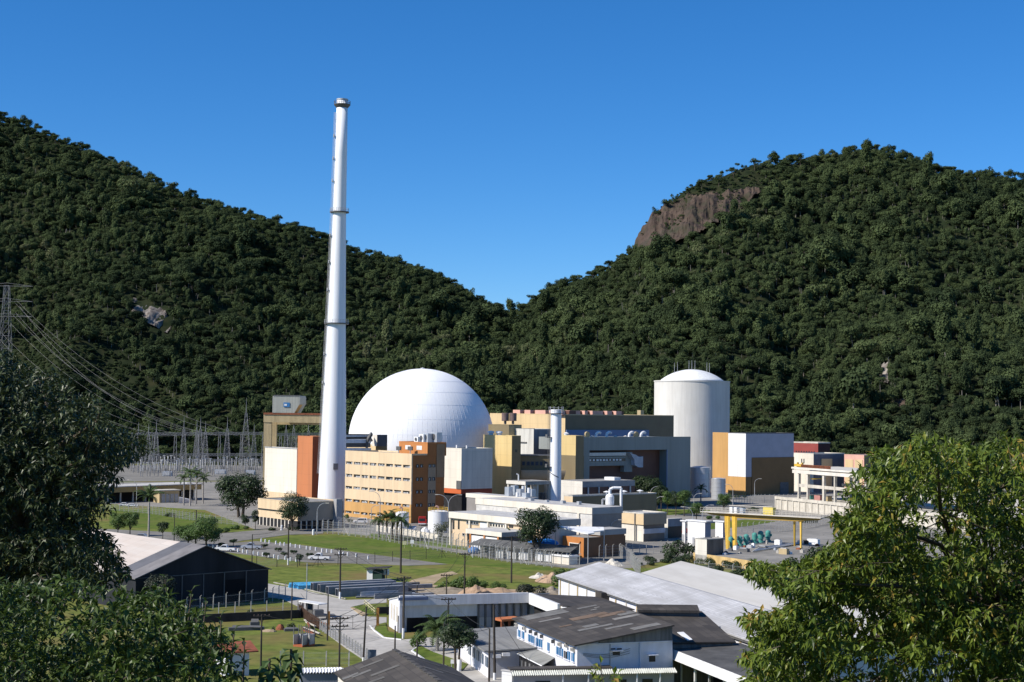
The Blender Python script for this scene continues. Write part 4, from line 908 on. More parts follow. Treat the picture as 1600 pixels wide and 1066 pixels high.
for i, (pa, pb, y, D, lab) in enumerate(((205, 412, 680, 915, 'long high portal beam across the switchyard at the back'), (225, 412, 713, 890, 'lower portal beam across the middle of the switchyard'), (250, 412, 722, 872, 'lowest front portal beam of the switchyard'), (425, 505, 681, 905, 'portal beam seen through the tan gantry frame'))):
    a, b = P(pa, y, D), P(pb, y-1, D+6); t = thing('portal_beam', lab, 'switchyard beam', ((a.x+b.x)/2, D, 0), 'portal beams of the switchyard')
    mb = MB(); n = 40
    for k in range(n):
        p, q = a.lerp(b, k/n), a.lerp(b, (k+1)/n); u = Vector((0, 0, 1.3)); v = Vector((0, 1.2, 0.6))
        for o in (Vector(), u, v): mb.tube(p+o, q+o, 0.11, None, 3, False)
        mb.tube(p, q+u, 0.07, None, 3, False); mb.tube(p+u, q+v, 0.07, None, 3, False)
    build(mb, 'truss', mast_steel, t)
    n = 7
    for k in range(n):
        p = a.lerp(b, k/(n-1)); mb = MB()
        for s in (-0.5, 0.5): mb.tube((p.x+s*2.4, p.y, 0), (p.x+s, p.y, p.z), 0.14, None, 4); 
        for j in range(6): mb.tube((p.x-1.2+j*.12, p.y, p.z*j/6), (p.x+1.2-j*.22, p.y, p.z*(j+1)/6), 0.07, None, 3)
        build(mb, 'leg', mast_steel, t)
# porcelain post insulators and breaker columns
ins = thing('post_insulator', 'pale insulator column on a steel stand in the switchyard', 'insulator', (0, 0, 0), 'insulator columns of the switchyard')
build(MB().tube((0, 0, 0), (0, 0, 3.0), 0.2, 0.16, 6), 'stand', mast_steel, ins)
mb = MB(); pf = [(0.2, 3.0)]
for k in range(6): pf += [(0.32, 3.15+k*.5), (0.17, 3.3+k*.5)]
pf += [(0.3, 6.1), (0.3, 6.5)]; build(MB().lathe((0, 0, 0), pf, 8), 'porcelain', mat('porcelain', (0.46, 0.46, 0.45), 0.4, 0.1, 1.0), ins)
build(MB().box((0, 0, 6.5), (1.5, 0.25, 0.2)), 'terminal', steel, ins)
first = True; r2 = random.Random(5)
for row, (yy, n, x0, x1) in enumerate(((739, 34, 205, 408), (735, 36, 200, 410), (744, 22, 215, 345), (737, 16, 428, 504))):
    for k in range(n):
        px = x0 + (x1-x0)*(k+0.2+0.6*r2.random())/n; p = G(px, yy + r2.uniform(-1.5, 1.5)); sc = r2.uniform(0.8, 1.35)
        if first: ins.location = p; first = False
        else: dup(ins, p, r2.uniform(0, 3), sc)
for px, y, w, lab in ((262, 744, 5, 'grey transformer cabinet at the left of the switchyard'), (345, 741, 6, 'wide grey transformer cabinet in the middle of the switchyard'), (392, 742, 5, 'white cabinet at the right end of the switchyard'), (300, 746, 4, 'low cabinet at the front of the switchyard')):
    p = G(px, y); t = thing('transformer', lab, 'transformer', p, 'cabinets in the switchyard'); build(MB().box(p, (w, 3, 2.6)), 'tank', alu if w > 4.5 else white, t)
    build(MB().box((p.x, p.y-1.6, 0.4), (w*0.8, 0.3, 1.8)), 'radiator', steel, t)
    for k in (-1, 0, 1): build(MB().lathe((p.x+k*w*0.25, p.y, 2.6), [(0.25, 0), (0.35, .4), (0.2, .7), (0.3, 1.0), (.15, 1.5)], 6), 'bushing', steel_d, t)
# pylon on the hillside and its power lines
pp = hill_pt(8, 1065); h = zAt(8, 446, 1065) - pp.z
py_t = lattice('pylon', 'big steel power pylon standing on the left hillside at the edge of the picture', pp.x, pp.y, pp.z, h, 12, 3.0, None, mast_steel, arms=3, spike=0, nseg=11, r=0.13)
def wire(label, a, b, sag, r=0.1, m=steel, n=14, name='power_line', group=None):
    pts = []
    for k in range(n+1):
        f = k/n; p = a.lerp(b, f); p.z -= sag*4*f*(1-f); pts.append(p)
    o = build(MB().path(pts, r, 4), name, m); tag(o, label, 'cable', group); return o
wm = mat('line_aluminium', (0.2, 0.2, 0.2), 0.4, 0.05, metal=0.5)
for k, (xa, ya, xb, yb) in enumerate(((26, 470, 383, 680), (24, 474, 372, 681), (24, 488, 354, 681), (20, 492, 340, 681), (2, 520, 312, 681), (-6, 524, 300, 681), (-10, 545, 286, 681), (-14, 550, 272, 681), (30, 478, 330, 680), (16, 505, 320, 681))):
    wire('power line sagging from the hillside pylon down to the switchyard masts', P(xa, ya, 1062), P(xb, yb, 916), 14 + 2*(k % 3), 0.055, wm, 20, group='power lines from the pylon')

# ================================================================== long bus shelter / canopy on the left
a, b = PZ(172, 762, 6.0), PZ(315, 757, 6.2)
t = thing('long_canopy', 'long low canopy with pale roof and ochre edge behind the royal palms', 'canopy', ((a+b)/2).to_2d().to_3d())
d = (b-a).normalized(); q = Vector((-d.y, d.x, 0)); q = q if q.y > 0 else -q
a = a - d*25
build(MB().obox(a+Vector((0, 0, -2.0)), b-a, q*14, (0, 0, 2.0)), 'fascia', mat('dull_ochre', (0.36, 0.26, 0.11), 0.7, 0.08), t)
build(MB().obox(a+Vector((0, 0, 0.02))-q*0.3, b-a+d*0.3, q*14.6, (0, 0, 0.35)), 'roof', roofl, t)
build(MB().obox(Vector((a.x, a.y, 0))+q*6, b-a, q*6, (0, 0, a.z-2.1)), 'back_wall', dark, t)
for k in range(12):
    p = a.lerp(b, (k+0.5)/12); build(MB().obox(Vector((p.x, p.y, 0))+q*1.5, d*0.5, q*0.5, (0, 0, a.z-2.0)), 'post', conc_l, t)
B = Block(280, 560, 251, 286, 766); b2 = G(280, 786)
c0, c1 = G(249, 786), G(280, 785); c0.z = c1.z = 0
fk = Face(c0, c1); t = thing('roller_kiosk', 'ochre topped kiosk with grey roller doors in front of the long canopy', 'kiosk', fk.pt(fk.L/2))
build(fk.box(MB(), 0, fk.L, 0, 4.6, -5, 0), 'wall', tan2, t); build(fk.box(MB(), -0.4, fk.L+0.4, 4.6, 5.0, -5.4, 0.5), 'roof', conc_l, t)
for k in range(4): build(fk.box(MB(), 0.9+k*(fk.L-1)/4, 0.5+(k+1)*(fk.L-1)/4, 0.1, 3.4, 0, 0.12), 'roller_door', mat('roller_grey', (0.34, 0.34, 0.34), 0.6, 0.1, 1.0, streak=(0.3, 0.3, 6)), t)
p0, p1 = G(279, 786.5), G(298, 785); w = zAt(280, 777, p0.y)
mb = MB(); mb.add([p0, p1, p1+Vector((0, 0, 1.4)), p0.lerp(p1, .45)+Vector((0, 0, 1.9)), p0+Vector((0, 0, w))] , [(0, 1, 2, 3, 4)])
mb = MB().prism([(p0.x, p0.y), (p1.x, p1.y), (p1.x, p1.y+2), (p0.x, p0.y+2)], 0, [w, 1.0, 1.0, w]); tag(build(mb, 'ramp_wall', white), 'white sloping concrete wall beside the roller door kiosk', 'wall')
# ================================================================== front service buildings (cream fascias)
def fascia_block(B, zf, over, mw, mf, mr, t, wallname='wall'):
    build(B.walls(MB(), 0, B.z-zf+0.05, (0, 1, 2)), wallname, mw, t)
    Q = Block.__new__(Block); c = (B.C+B.K)/2
    Q.C, Q.Rp, Q.K, Q.Lp = B.C+(A1-B1*1.0)*0+ (A1*over - B1*over), B.Rp + (A1*over + B1*over), B.K + (-A1*over + B1*over), B.Lp + (-A1*over - B1*over)
    Q.z = B.z
    build(Q.walls(MB(), B.z-zf, B.z, (0, 1, 2)), 'fascia', mf, t); return Q
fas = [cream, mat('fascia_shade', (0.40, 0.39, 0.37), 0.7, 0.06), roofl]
# lower wing
B = Block(848, 401, 708, 905, 807); B.z = zAt(703, 799.5, B.Lp.y)
tanlow = mat('pale_tan_wall', (0.66, 0.50, 0.33), 0.7, 0.05, 0.3)
B.K = B.Lp + B1*12; B.Rp = B.C + B1*12
t = thing('service_building', 'low tan service building with broad cream roof edge, behind the round dark tree', 'service building', B.base())
fascia_block(B, 1.7, 0.8, [tanlow, cream2, roofl], fas, roofl, t)
fc = B.left; hh = B.z-1.7
zz = lambda px, py: zAt(px, py, (B.Lp + (B.C-B.Lp)*max(0, min(1, fc.u_px(px)/fc.L))).y)
for px in (717.5, 709.5):
    u = fc.u_px(px); build(fc.box(MB(), u-0.35, u+0.35, zz(px, 827), zz(px, 813), 0, 0.06), 'slot_window', darkg, t)
windows(t, fc, [fc.u_px(x) for x in (731.5, 734.5, 738.5, 742.5, 746.5)], zz(735, 818.5), zz(735, 815), 0.8, darkg, steel, frame=0.12)
windows(t, fc, [fc.u_px(x) for x in (725.5, 732.5)], zz(728, 837), zz(728, 834), 0.9, darkg, steel, frame=0.12)
u0, u1 = fc.u_px(766), fc.u_px(792); build(fc.box(MB(), u0, u1, zz(780, 824.5), zz(780, 818), 0, 0.12), 'window_band', cream, t)
windows(t, fc, [u0+(u1-u0)*(k+.5)/6 for k in range(6)], zz(780, 823.5), zz(780, 819.5), (u1-u0)/6-0.5, darkg, proud=0.16)
windows(t, fc, [fc.u_px(797.5), fc.u_px(801)], zz(798, 825), zz(798, 820.5), 0.8)
build(fc.box(MB(), fc.u_px(751), fc.u_px(763), zz(757, 825), zz(757, 816.5), 0, 0.1), 'white_panel', white, t)
for px in (735.8, 764.5, 792.5): u = fc.u_px(px); build(fc.box(MB(), u-.3, u+.3, 0, hh, 0, 0.5), 'pilaster', cream, t)
build(MB().box((fc.A.x-0.6, fc.A.y+0.3, 0), (0.5, 0.5, hh), A1), 'column', cream, t)
for px in (720, 733): 
    u = fc.u_px(px)
# garage in front
p0 = XY(731, 420); g0 = PZ(731, 827.5, zAt(731, 827.5, 412)); D0 = 412
Bg = Block(785, 398, 731, 800, 832); Bg.K = Bg.Lp + B1*10; Bg.Rp = Bg.C + B1*10
t = thing('garage', 'small garage with two white roller doors and orange pillars', 'garage', Bg.base())
fascia_block(Bg, 1.2, 0.3, [dark, mat('dark_side', (0.12, 0.12, 0.12), 0.7), roofg], fas, roofl, t)
f2 = Bg.left
for x0, x1 in ((738, 756.5), (760, 778)): build(f2.box(MB(), f2.u_px(x0), f2.u_px(x1), 0, Bg.z-1.6, 0, 0.1), 'roller_door', white, t)
for x in (736.5, 758.2, 779.8): u = f2.u_px(x); build(f2.box(MB(), u-.3, u+.3, 0, Bg.z-1.2, 0, 0.25), 'pillar', orange2, t)
# middle tier
B = Block(925.6, 420, 744.5, 972, 793.5)
t = thing('service_building', 'middle tier service building with the longest cream roof edge', 'service building', B.base())
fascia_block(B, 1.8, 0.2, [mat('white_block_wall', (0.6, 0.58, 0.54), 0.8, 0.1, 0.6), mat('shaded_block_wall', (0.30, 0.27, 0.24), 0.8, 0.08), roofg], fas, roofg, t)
m_ = MB(); c = (B.C+B.K)/2
for px, w, h in ((880, 1.2, 0.8), (830, 1.4, 0.7), (905, 1.0, 0.9), (855, 0.9, 0.6)):
    p = hit_px(B.C - A1*2 + B1*6, A1, px); build(MB().box((p.x, p.y, B.z), (w, w, h), A1), 'roof_vent', steel, t)
for x in (812, 905): u = B.left.u_px(x); build(B.left.box(MB(), u-.4, u+.4, 0, B.z-1.8, 0, 0.4), 'pilaster', cream, t)
# top tier
B3 = Block(821, 470, 729.5, 840, 778)
t = thing('service_building', 'rearmost tier service building with pipes and ducts on its roof', 'service building', B3.base())
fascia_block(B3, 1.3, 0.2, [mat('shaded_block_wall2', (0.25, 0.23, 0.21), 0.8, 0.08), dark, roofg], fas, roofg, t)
for i in range(9):
    p = hit_px(B3.C - A1*3 + B1*(2+i % 3*2.5), A1, 795+i*4.5); h = rnd.uniform(1.0, 3.2)
    if i % 2: build(MB().tube((p.x, p.y, B3.z), (p.x, p.y, B3.z+h), 0.5, n=10), 'roof_pipe', white, t)
    else: build(MB().box((p.x, p.y, B3.z), (2.0, 1.6, h), A1), 'roof_duct', alu, t)
# open roofed structure behind the small stack
B4 = Block(821, 497, 791, 862, 752.5)
t = thing('pump_shelter', 'open sided shelter with flat concrete roof behind the small white stack', 'shelter', B4.base())
z0 = zAt(821, 758, 497); build(B4.walls(MB(), z0, B4.z, (0, 1, 2)), 'roof_slab', [cream2, conc, roofg], t)
for a_ in (B4.C, B4.Lp, B4.Rp, B4.K, (B4.C+B4.Rp)/2): p = a_ + ((B4.C+B4.K)/2-a_).normalized()*0.8; build(MB().box((p.x, p.y, 0), (0.7, 0.7, z0), A1), 'column', conc_l, t)
for k, px in enumerate((800, 807, 826, 836, 846, 853)):
    p = hit_px((B4.C+B4.K)/2-A1*2, A1, px) if k < 2 else hit_px((B4.C+B4.K)/2-B1*2, B1, px)
    o = MB().lathe((p.x, p.y, 0), [(1.1, 0), (1.1, z0-4), (0.6, z0-2.5), (0.6, z0-0.5)], 10) if k % 2 else MB().box((p.x, p.y, 0), (2.2, 1.6, z0-3), A1)
    build(o, 'vessel', [alu, steel_d, conc][k % 3], t)
p = fc.pt(0); q_ = hit_px(B4.C-A1*6, A1, 810); build(MB().path([Vector((q_.x, q_.y, B4.z)), Vector((q_.x, q_.y, B4.z+2.0)), Vector((q_.x-0.7, q_.y, B4.z+2.3))], 0.2, 6), 'roof_pipe', white, t)
# white walled hall with maroon open side, right of the small stack
B5 = Block(910, 520, 872, 992, 752.5)
t = thing('workshop_hall', 'flat roofed hall with white end wall and maroon open side', 'workshop', B5.base())
build(B5.walls(MB(), 0, B5.z-2.0, (0, 1, 2)), 'wall', [cream2, maroon, roofg], t); build(B5.walls(MB(), B5.z-1.98, None, (0, 1, 2)), 'roof_slab', [cream2, mat('grey_fascia', (0.34, 0.33, 0.33), 0.7), roofg], t)
for k in range(5): u = B5.right.L*(k+0.5)/5; build(B5.right.box(MB(), u-.25, u+.25, 0, B5.z-2, 0, 0.4), 'column', steel, t)
p = (B5.C+B5.Rp)/2 + B1*6; build(MB().box((p.x-3, p.y+3, B5.z), (5, 3, 1.0), A1), 'roof_hatch', white, t)
# olive long wall with pipework in front
B6 = Block(895, 488, 881.5, 1026, 776)
t = thing('olive_hall', 'long low olive walled hall with white pipework at its front', 'plant building', B6.base())
build(B6.walls(MB(), 0, None, (0, 1, 2)), 'wall', [beige, olive, roofl], t); build(B6.parapet(MB(), 0.3, 0.2), 'coping', conc_l, t)
for px in (948, 975, 1000): p = hit_px((B6.C+B6.K)/2, B1, px); build(MB().lathe((p.x, p.y, B6.z), [(0.3, 0), (0.3, 0.8), (1.2, 0.9), (0.2, 1.3)], 12), 'roof_vent', white, t)
p = XY(953, 462); t = thing('pressure_vessel', 'small white pressure vessel with looped pipe on the service building roof', 'pressure vessel', (p.x, p.y, 9.6))
zb = 9.6; build(MB().lathe((p.x, p.y, zb), [(0.9, 0), (1.3, 0.3), (1.3, 2.6), (1.0, 3.2), (0.3, 3.5)], 16), 'vessel', white, t)
build(MB().path([Vector((p.x, p.y, zb+3.4)), Vector((p.x, p.y, zb+4.8)), Vector((p.x+1.0, p.y, zb+5.3)), Vector((p.x+3.4, p.y, zb+5.3)), Vector((p.x+3.4, p.y, zb-1.5))], 0.42, 8), 'pipe', white, t)
build(MB().path([Vector((p.x-2.2, p.y, zb)), Vector((p.x-2.2, p.y, zb+1.8)), Vector((p.x-0.6, p.y, zb+1.8))], 0.3, 8), 'pipe', steel, t)
build(MB().box((p.x, p.y, 0), (6, 4, zb), A1), 'plinth', conc, t)
# ================================================================== orange gatehouse, white tent roof, sheds
B7 = Block(913, 398, 880, 978, 838); B7.z = zAt(913, 840.5, 398)
t = thing('orange_office', 'small orange office with dark glazed corner and grey side fascia', 'office building', B7.base())
build(B7.walls(MB(), 0, None, (0, 1, 2)), 'wall', [orange2, mat('shaded_brown_side', (0.26, 0.13, 0.065), 0.7, 0.06), roofg], t)  # right side: orange darkened to brown, its shade painted in
windows(t, B7.left, [B7.left.L-3.4], 1.2, 3.4, 3.8, darkg, cream2, frame=0.2)
p0 = B7.right.u_px(937); B7.right.box
build(B7.right.box(MB(), p0, B7.right.L, B7.z+0.4, zAt(940, 824, 410), -6, 0.3), 'upper_fascia', fas[1], t)
build(B7.right.box(MB(), p0+0.4, B7.right.L-.4, 0, B7.z+0.4, -5, 0.05), 'shaded_wall', mat('shaded_brown_side', (0.26, 0.13, 0.065), 0.7), t)
a = PZ(868, 822, 8.6); 
t = thing('tent_canopy', 'white stretched fabric canopy beside the orange office', 'canopy', (a.x, a.y, 0))
pts_ = [PZ(868, 822, 8.6), PZ(919, 834, 7.4), PZ(929, 832.5, 7.5), PZ(927, 830.5, 7.6), PZ(944, 828.5, 7.8), PZ(943, 823.5, 8.3)]
mb = MB(); n = len(pts_); mb.add(pts_ + [p - Vector((0, 0, 0.25)) for p in pts_], [tuple(range(n)), tuple(range(n, 2*n))[::-1]] + [(i, (i+1) % n, n+(i+1) % n, n+i) for i in range(n)])
build(mb, 'fabric', white, t)
for p in (pts_[0], pts_[1], pts_[4]): build(MB().tube((p.x, p.y, 0), p, 0.12, n=6), 'post', steel, t)
# long shed
a, b = PZ(732, 850.5, 3.4), PZ(892, 862, 3.2)
fs = Face(a, b); t = thing('bike_shed', 'long low shed with dark grey roof and white screens along the fence', 'shed', fs.pt(fs.L/2))
mb = MB(); mb.add([fs.pt(0, 3.4, 0.3), fs.pt(fs.L, 3.1, 0.3), fs.pt(fs.L-1, 4.0, -5.5), fs.pt(0.5, 4.6, -5.5), fs.pt(0, 3.25, 0.3), fs.pt(fs.L, 2.95, 0.3), fs.pt(fs.L-1, 3.85, -5.5), fs.pt(0.5, 4.45, -5.5)], [(0, 1, 2, 3), (7, 6, 5, 4), (0, 4, 5, 1), (1, 5, 6, 2), (2, 6, 7, 3), (3, 7, 4, 0)])
build(mb, 'roof', mat('shed_roof', (0.13, 0.13, 0.125), 0.85, 0.2, 0.3), t)
build(fs.box(MB(), 0.5, fs.L-0.5, 0, 3.2, -5.3, -4.9), 'back_wall', mat('shed_back', (0.2, 0.2, 0.2), 0.8), t)
for x0, x1 in ((774, 785), (790, 796), (798, 804.5), (809, 823), (835, 846), (848, 864)): build(fs.box(MB(), fs.u_px(x0), fs.u_px(x1), 0.3, rnd.uniform(1.9, 2.5), -1.0, -0.8), 'screen', white, t)
for k in range(12): u = fs.L*(k+.5)/12; build(fs.box(MB(), u-.1, u+.1, 0, 3.1, -0.3, -0.1), 'post', steel, t)
p = PZ(849, 853, 3.5); mb = MB(); R_ = 3.2
vs = []; n = 16
for i in range(7):
    th = (math.pi/2)*i/6
    for k in range(n): a_ = 2*math.pi*k/n; vs.append((p.x+R_*1.3*math.cos(th)*math.cos(a_), p.y+4+R_*math.cos(th)*math.sin(a_), 3.6+1.5*math.sin(th)))
mb.add(vs, [(i*n+k, i*n+(k+1) % n, (i+1)*n+(k+1) % n, (i+1)*n+k) for i in range(6) for k in range(n)])
t = thing('blue_awning', 'bright blue domed awning behind the long shed', 'awning', (p.x, p.y+4, 0)); build(mb, 'fabric', bluet, t, smooth=True)
for k in range(4): build(MB().tube((p.x+3.8*math.cos(k*1.57+.8), p.y+4+2.9*math.sin(k*1.57+.8), 0), (p.x+2.7*math.cos(k*1.57+.8), p.y+4+2.1*math.sin(k*1.57+.8), 3.7), 0.07), 'post', steel, t)
p = G(740.5, 866); mb = MB()
o = bmesh.new(); bmesh.ops.create_icosphere(o, subdivisions=3, radius=1.0)
mb.add([(p.x+v.co.x*1.4*(1+.25*noise.noise(v.co*3)), p.y+v.co.y*1.0, max(0, 0.9+v.co.z*1.0*(1+.3*noise.noise(v.co*2.3)))) for v in o.verts], [tuple(v.index for v in f.verts) for f in o.faces]); o.free()
tag(build(mb, 'tarpaulin', bluet), 'crumpled blue tarpaulin over goods at the left end of the shed', 'tarpaulin')
f9 = Face(PZ(862, 866, 2.2), PZ(889, 869, 2.2)); t = thing('white_hut', 'small white hut at the right end of the long shed', 'hut', f9.pt(f9.L/2)); build(f9.box(MB(), 0, f9.L, 0, 1.9, -3, 0), 'wall', cream, t); build(f9.box(MB(), -.2, f9.L+.2, 1.9, 2.3, -3.2, .25), 'roof', white, t)
# ================================================================== beige boxes to the right
B = Block(1006, 448, 968.5, 1042, 803.5)
t = thing('beige_building', 'beige box building with white lower wall, right of the service buildings', 'service building', B.base())
zm = zAt(1006, 820.5, 448); zq = zAt(1006, 826, 448)
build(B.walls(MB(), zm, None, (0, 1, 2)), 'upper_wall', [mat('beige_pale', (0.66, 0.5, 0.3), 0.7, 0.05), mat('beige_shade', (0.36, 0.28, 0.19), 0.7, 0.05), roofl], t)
c = (B.C+B.K)/2; Q = Block.__new__(Block); Q.C, Q.Rp, Q.K, Q.Lp = [p+(c-p).normalized()*0.6 for p in (B.C, B.Rp, B.K, B.Lp)]; Q.z = zm
build(Q.walls(MB(), 0, zm, (0, 1, 2)), 'lower_wall', [cream2, mat('grey_brown', (0.2, 0.17, 0.14), 0.8), roofl], t)
build(Face(Q.C, Q.Rp).box(MB(), 0, Q.right.L if hasattr(Q, 'right') else (Q.Rp-Q.C).length, zm-2.6, zm-1.2, 0, 0.3), 'white_band', mat('lav_band', (0.5, 0.5, 0.53), 0.7), t)
build(B.left.box(MB(), B.left.u_px(992), B.left.u_px(993.5), 0, B.z, 0, 0.2), 'dark_joint', steel_d, t)
build(B.parapet(MB(), 0.3, 0.4), 'coping', conc_l, t)
for px in (1005, 1035, 1046): 
    pass
B = Block(1044, 462, 1038, 1066, 811)
t = thing('grey_annex', 'low grey annex with open dark front beside the beige box', 'annex', B.base())
build(B.walls(MB(), zAt(1044, 823, 462), None, (0, 1, 2)), 'fascia', [cream2, mat('annex_grey', (0.30, 0.30, 0.32), 0.7), roofl], t); build(B.walls(MB(), 0, zAt(1044, 823, 462)-.02, (0, 1, 2)), 'wall', [cream2, mat('brown_dk', (0.11, 0.08, 0.06), 0.8), roofl], t)
for (cx, lp, rp, D, yt, lab) in ((1102, 1075, 1111, 432, 816, 'white electrical kiosk with flat roof left of the yellow crane'), (1130, 1118, 1134, 440, 816, 'second white kiosk beside the crane leg'), (1071, 1066.5, 1073, 445, 815, 'narrow white box between annex and kiosk')):
    B = Block(cx, D, lp, rp, yt); t = thing('electrical_kiosk', lab, 'kiosk', B.base(), 'white kiosks by the crane')
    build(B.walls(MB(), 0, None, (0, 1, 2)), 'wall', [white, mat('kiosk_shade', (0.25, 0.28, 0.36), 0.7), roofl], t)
    Q = Block.__new__(Block); c = (B.C+B.K)/2; Q.C, Q.Rp, Q.K, Q.Lp = [p+(p-c).normalized()*0.7 for p in (B.C, B.Rp, B.K, B.Lp)]; Q.z = B.z+0.3
    build(Q.walls(MB(), B.z, None, (0, 0, 0)), 'roof', [white], t)
    windows(t, B.left, [B.left.L*0.35], 0.6, 2.6, 0.9, mat('kiosk_vent', (0.35, 0.36, 0.38), 0.6))
p = G(1071, 833); t = thing('tarp_bundle', 'red tarpaulin bundle on the grass by the white kiosk', 'tarpaulin', p)
build(MB().lathe((p.x, p.y, 0), [(1.1, 0), (1.2, 0.6), (0.7, 1.3), (0.15, 1.7)], 9), 'cover', mat('tarp_red', (0.45, 0.10, 0.06), 0.7, 0.1, 1.0), t); build(MB().tube((p.x, p.y, 0), (p.x, p.y, 2.2), 0.08), 'pole', steel, t)

# ================================================================== far right: red hall, cream blocks, concrete frame
def vblock(pxl, pxr, D, ytop, depth, z0=0.0, skew=0.0):
    B = Block.__new__(Block); B.Lp = XY(pxl, D); B.C = XY(pxr, D*(1+skew)); d = (B.C-B.Lp).normalized(); n = Vector((-d.y, d.x)); B.K = B.Lp+n*depth; B.Rp = B.C+n*depth
    B.z = P((pxl+pxr)/2, ytop, D).z; B.left = Face(B.Lp, B.C); B.right = Face(B.C, B.Rp); return B
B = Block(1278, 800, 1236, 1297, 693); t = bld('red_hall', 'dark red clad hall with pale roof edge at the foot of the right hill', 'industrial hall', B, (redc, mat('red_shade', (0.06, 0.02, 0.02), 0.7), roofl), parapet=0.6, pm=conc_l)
windows(t, B.left, [B.left.u_px(x) for x in (1244, 1248, 1252, 1256, 1260, 1264, 1268, 1272)], zAt(1260, 707.5, 800), zAt(1260, 705.5, 800), 0.9)
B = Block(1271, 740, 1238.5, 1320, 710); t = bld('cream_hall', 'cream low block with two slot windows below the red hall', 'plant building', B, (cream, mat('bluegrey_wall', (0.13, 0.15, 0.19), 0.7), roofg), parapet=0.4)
windows(t, B.left, [B.left.u_px(1252.5), B.left.u_px(1256)], zAt(1254, 724, 745), zAt(1254, 717, 745), 0.6)
build(B.right.box(MB(), B.right.u_px(1282.5), B.right.u_px(1299), 0, zAt(1290, 716.5, 750), 0, 0.5), 'yellow_panel', tanw, t)
B = Block(1350, 735, 1319, 1382, 712); t = bld('pink_building', 'pinkish block with tan bays partly behind the right hand tree', 'plant building', B, (pink, olive, roofg), parapet=0.3)
for x0, x1 in ((1321, 1333), (1336, 1348)): build(B.left.box(MB(), B.left.u_px(x0), B.left.u_px(x1), 0, zAt(1335, 718.5, 738), 0, 0.25), 'tan_bay', tanw, t)
# concrete portal frame on a raised deck
DZ = 4.6
d0, d1 = PZ(1240, 779, DZ), PZ(1440, 800, DZ)
ff = Face(d0, d1); back = 34.0
mb = MB(); ff.box(mb, -8, ff.L+30, 0, DZ-0.02, -90, 3.2); structure(mb, 'raised_deck', conc_l)
mbw = MB(); ff.box(mbw, -8, ff.L+30, DZ-0.6, DZ+0.5, 3.0, 3.6); 
for k in range(12): ff.box(mbw, -8+k*4.2, -7.4+k*4.2, 0, DZ-0.6, 3.0, 3.5)
tag(build(mbw, 'retaining_wall', conc_l), 'stained concrete retaining wall with ribs under the white frame', 'wall')
t = thing('portal_frame', 'pale open concrete frame of columns and beams with yellow hoist beam on top', 'concrete frame', ff.pt(ff.L/2))
ztop = zAt(1245, 735, d0.y+1); zt2 = zAt(1245, 729.5, d0.y+1)
for row, off in ((0, 0.0), (1, -20.0)):
    for px in ((1247, 1261, 1286, 1303.5, 1334.5, 1338.5, 1352, 1372, 1388, 1410) if row == 0 else (1260, 1296, 1310, 1330, 1350, 1370)):
        u = ff.u_px(px); w = 0.75 if px != 1286 else 1.15
        build(ff.box(MB(), u-w/2, u+w/2, DZ, ztop, off-1.0, off), 'column', conc_l, t)
    zm_ = zAt(1260, 758, d0.y); build(ff.box(MB(), ff.u_px(1247), ff.L, zm_-0.6, zm_+0.6, off-0.8, off-0.2), 'beam', conc_l, t)
    build(ff.box(MB(), -0.6, ff.L, ztop-1.0, ztop+0.3, off-1.2, off+0.3), 'beam', cream2, t)
build(ff.box(MB(), -0.8, ff.L, zt2-0.7, zt2, -21, 0.6), 'top_slab', cream2, t)
mb = MB(); 
for k in range(40): u = 3.0 + k*0.55; ff.box(mb, u, u+0.25, zt2, zt2+1.0, -0.3, -0.1)
ff.box(mb, 3, 25, zt2+1.0, zt2+1.15, -0.35, -0.05); build(mb, 'railing', rust, t)
build(ff.box(MB(), 0.3, 5.0, zt2+0.3, zt2+1.2, -1.0, 0.0), 'hoist_beam', craney, t)
for u in (1.0, 4.2): build(ff.box(MB(), u, u+.5, zt2, zt2+1.8, -1.4, -0.7), 'hoist_end', craney, t)
u = ff.u_px(1268); build(MB().tube(ff.pt(ff.u_px(1260), zAt(1260, 747, d0.y), -2), ff.pt(ff.u_px(1284), zAt(1284, 745, d0.y), -2), 0.22, n=6), 'yellow_boom', craney, t)
for px, w_, h_, m_, lab in ((1266, 4.2, 1.9, mat('faded_pink', (0.42, 0.2, 0.18), 0.8, 0.1), 'faded pink container on the raised deck under the frame'), (1281, 1.5, 1.8, tan2, 'tan box beside the pink container under the frame'), (1254, 1.6, 1.5, teal, 'small greenish drum box at the left under the frame')):
    u = ff.u_px(px); o = thing('storage_box', lab, 'container', ff.pt(u, DZ, -4)); build(ff.box(MB(), u-w_/2, u+w_/2, DZ, DZ+h_, -5, -3), 'body', m_, o); build(ff.box(MB(), u-w_/2-.05, u+w_/2+.05, DZ+h_, DZ+h_+.12, -5.1, -2.9), 'lid', steel_d, o)
# small red van/machine left of the frame
p = G(1225, 770); t = thing('red_machine', 'small red machine with white base beside the shaded ochre wall', 'machine', p); build(MB().box(p, (3.4, 1.6, 0.8)), 'base', white, t); build(MB().box((p.x, p.y, 0.8), (2.0, 1.4, 1.6)), 'cab', redp, t); build(MB().box((p.x+1.2, p.y, 0.8), (0.5, 0.5, 2.2)), 'mast', redp, t)

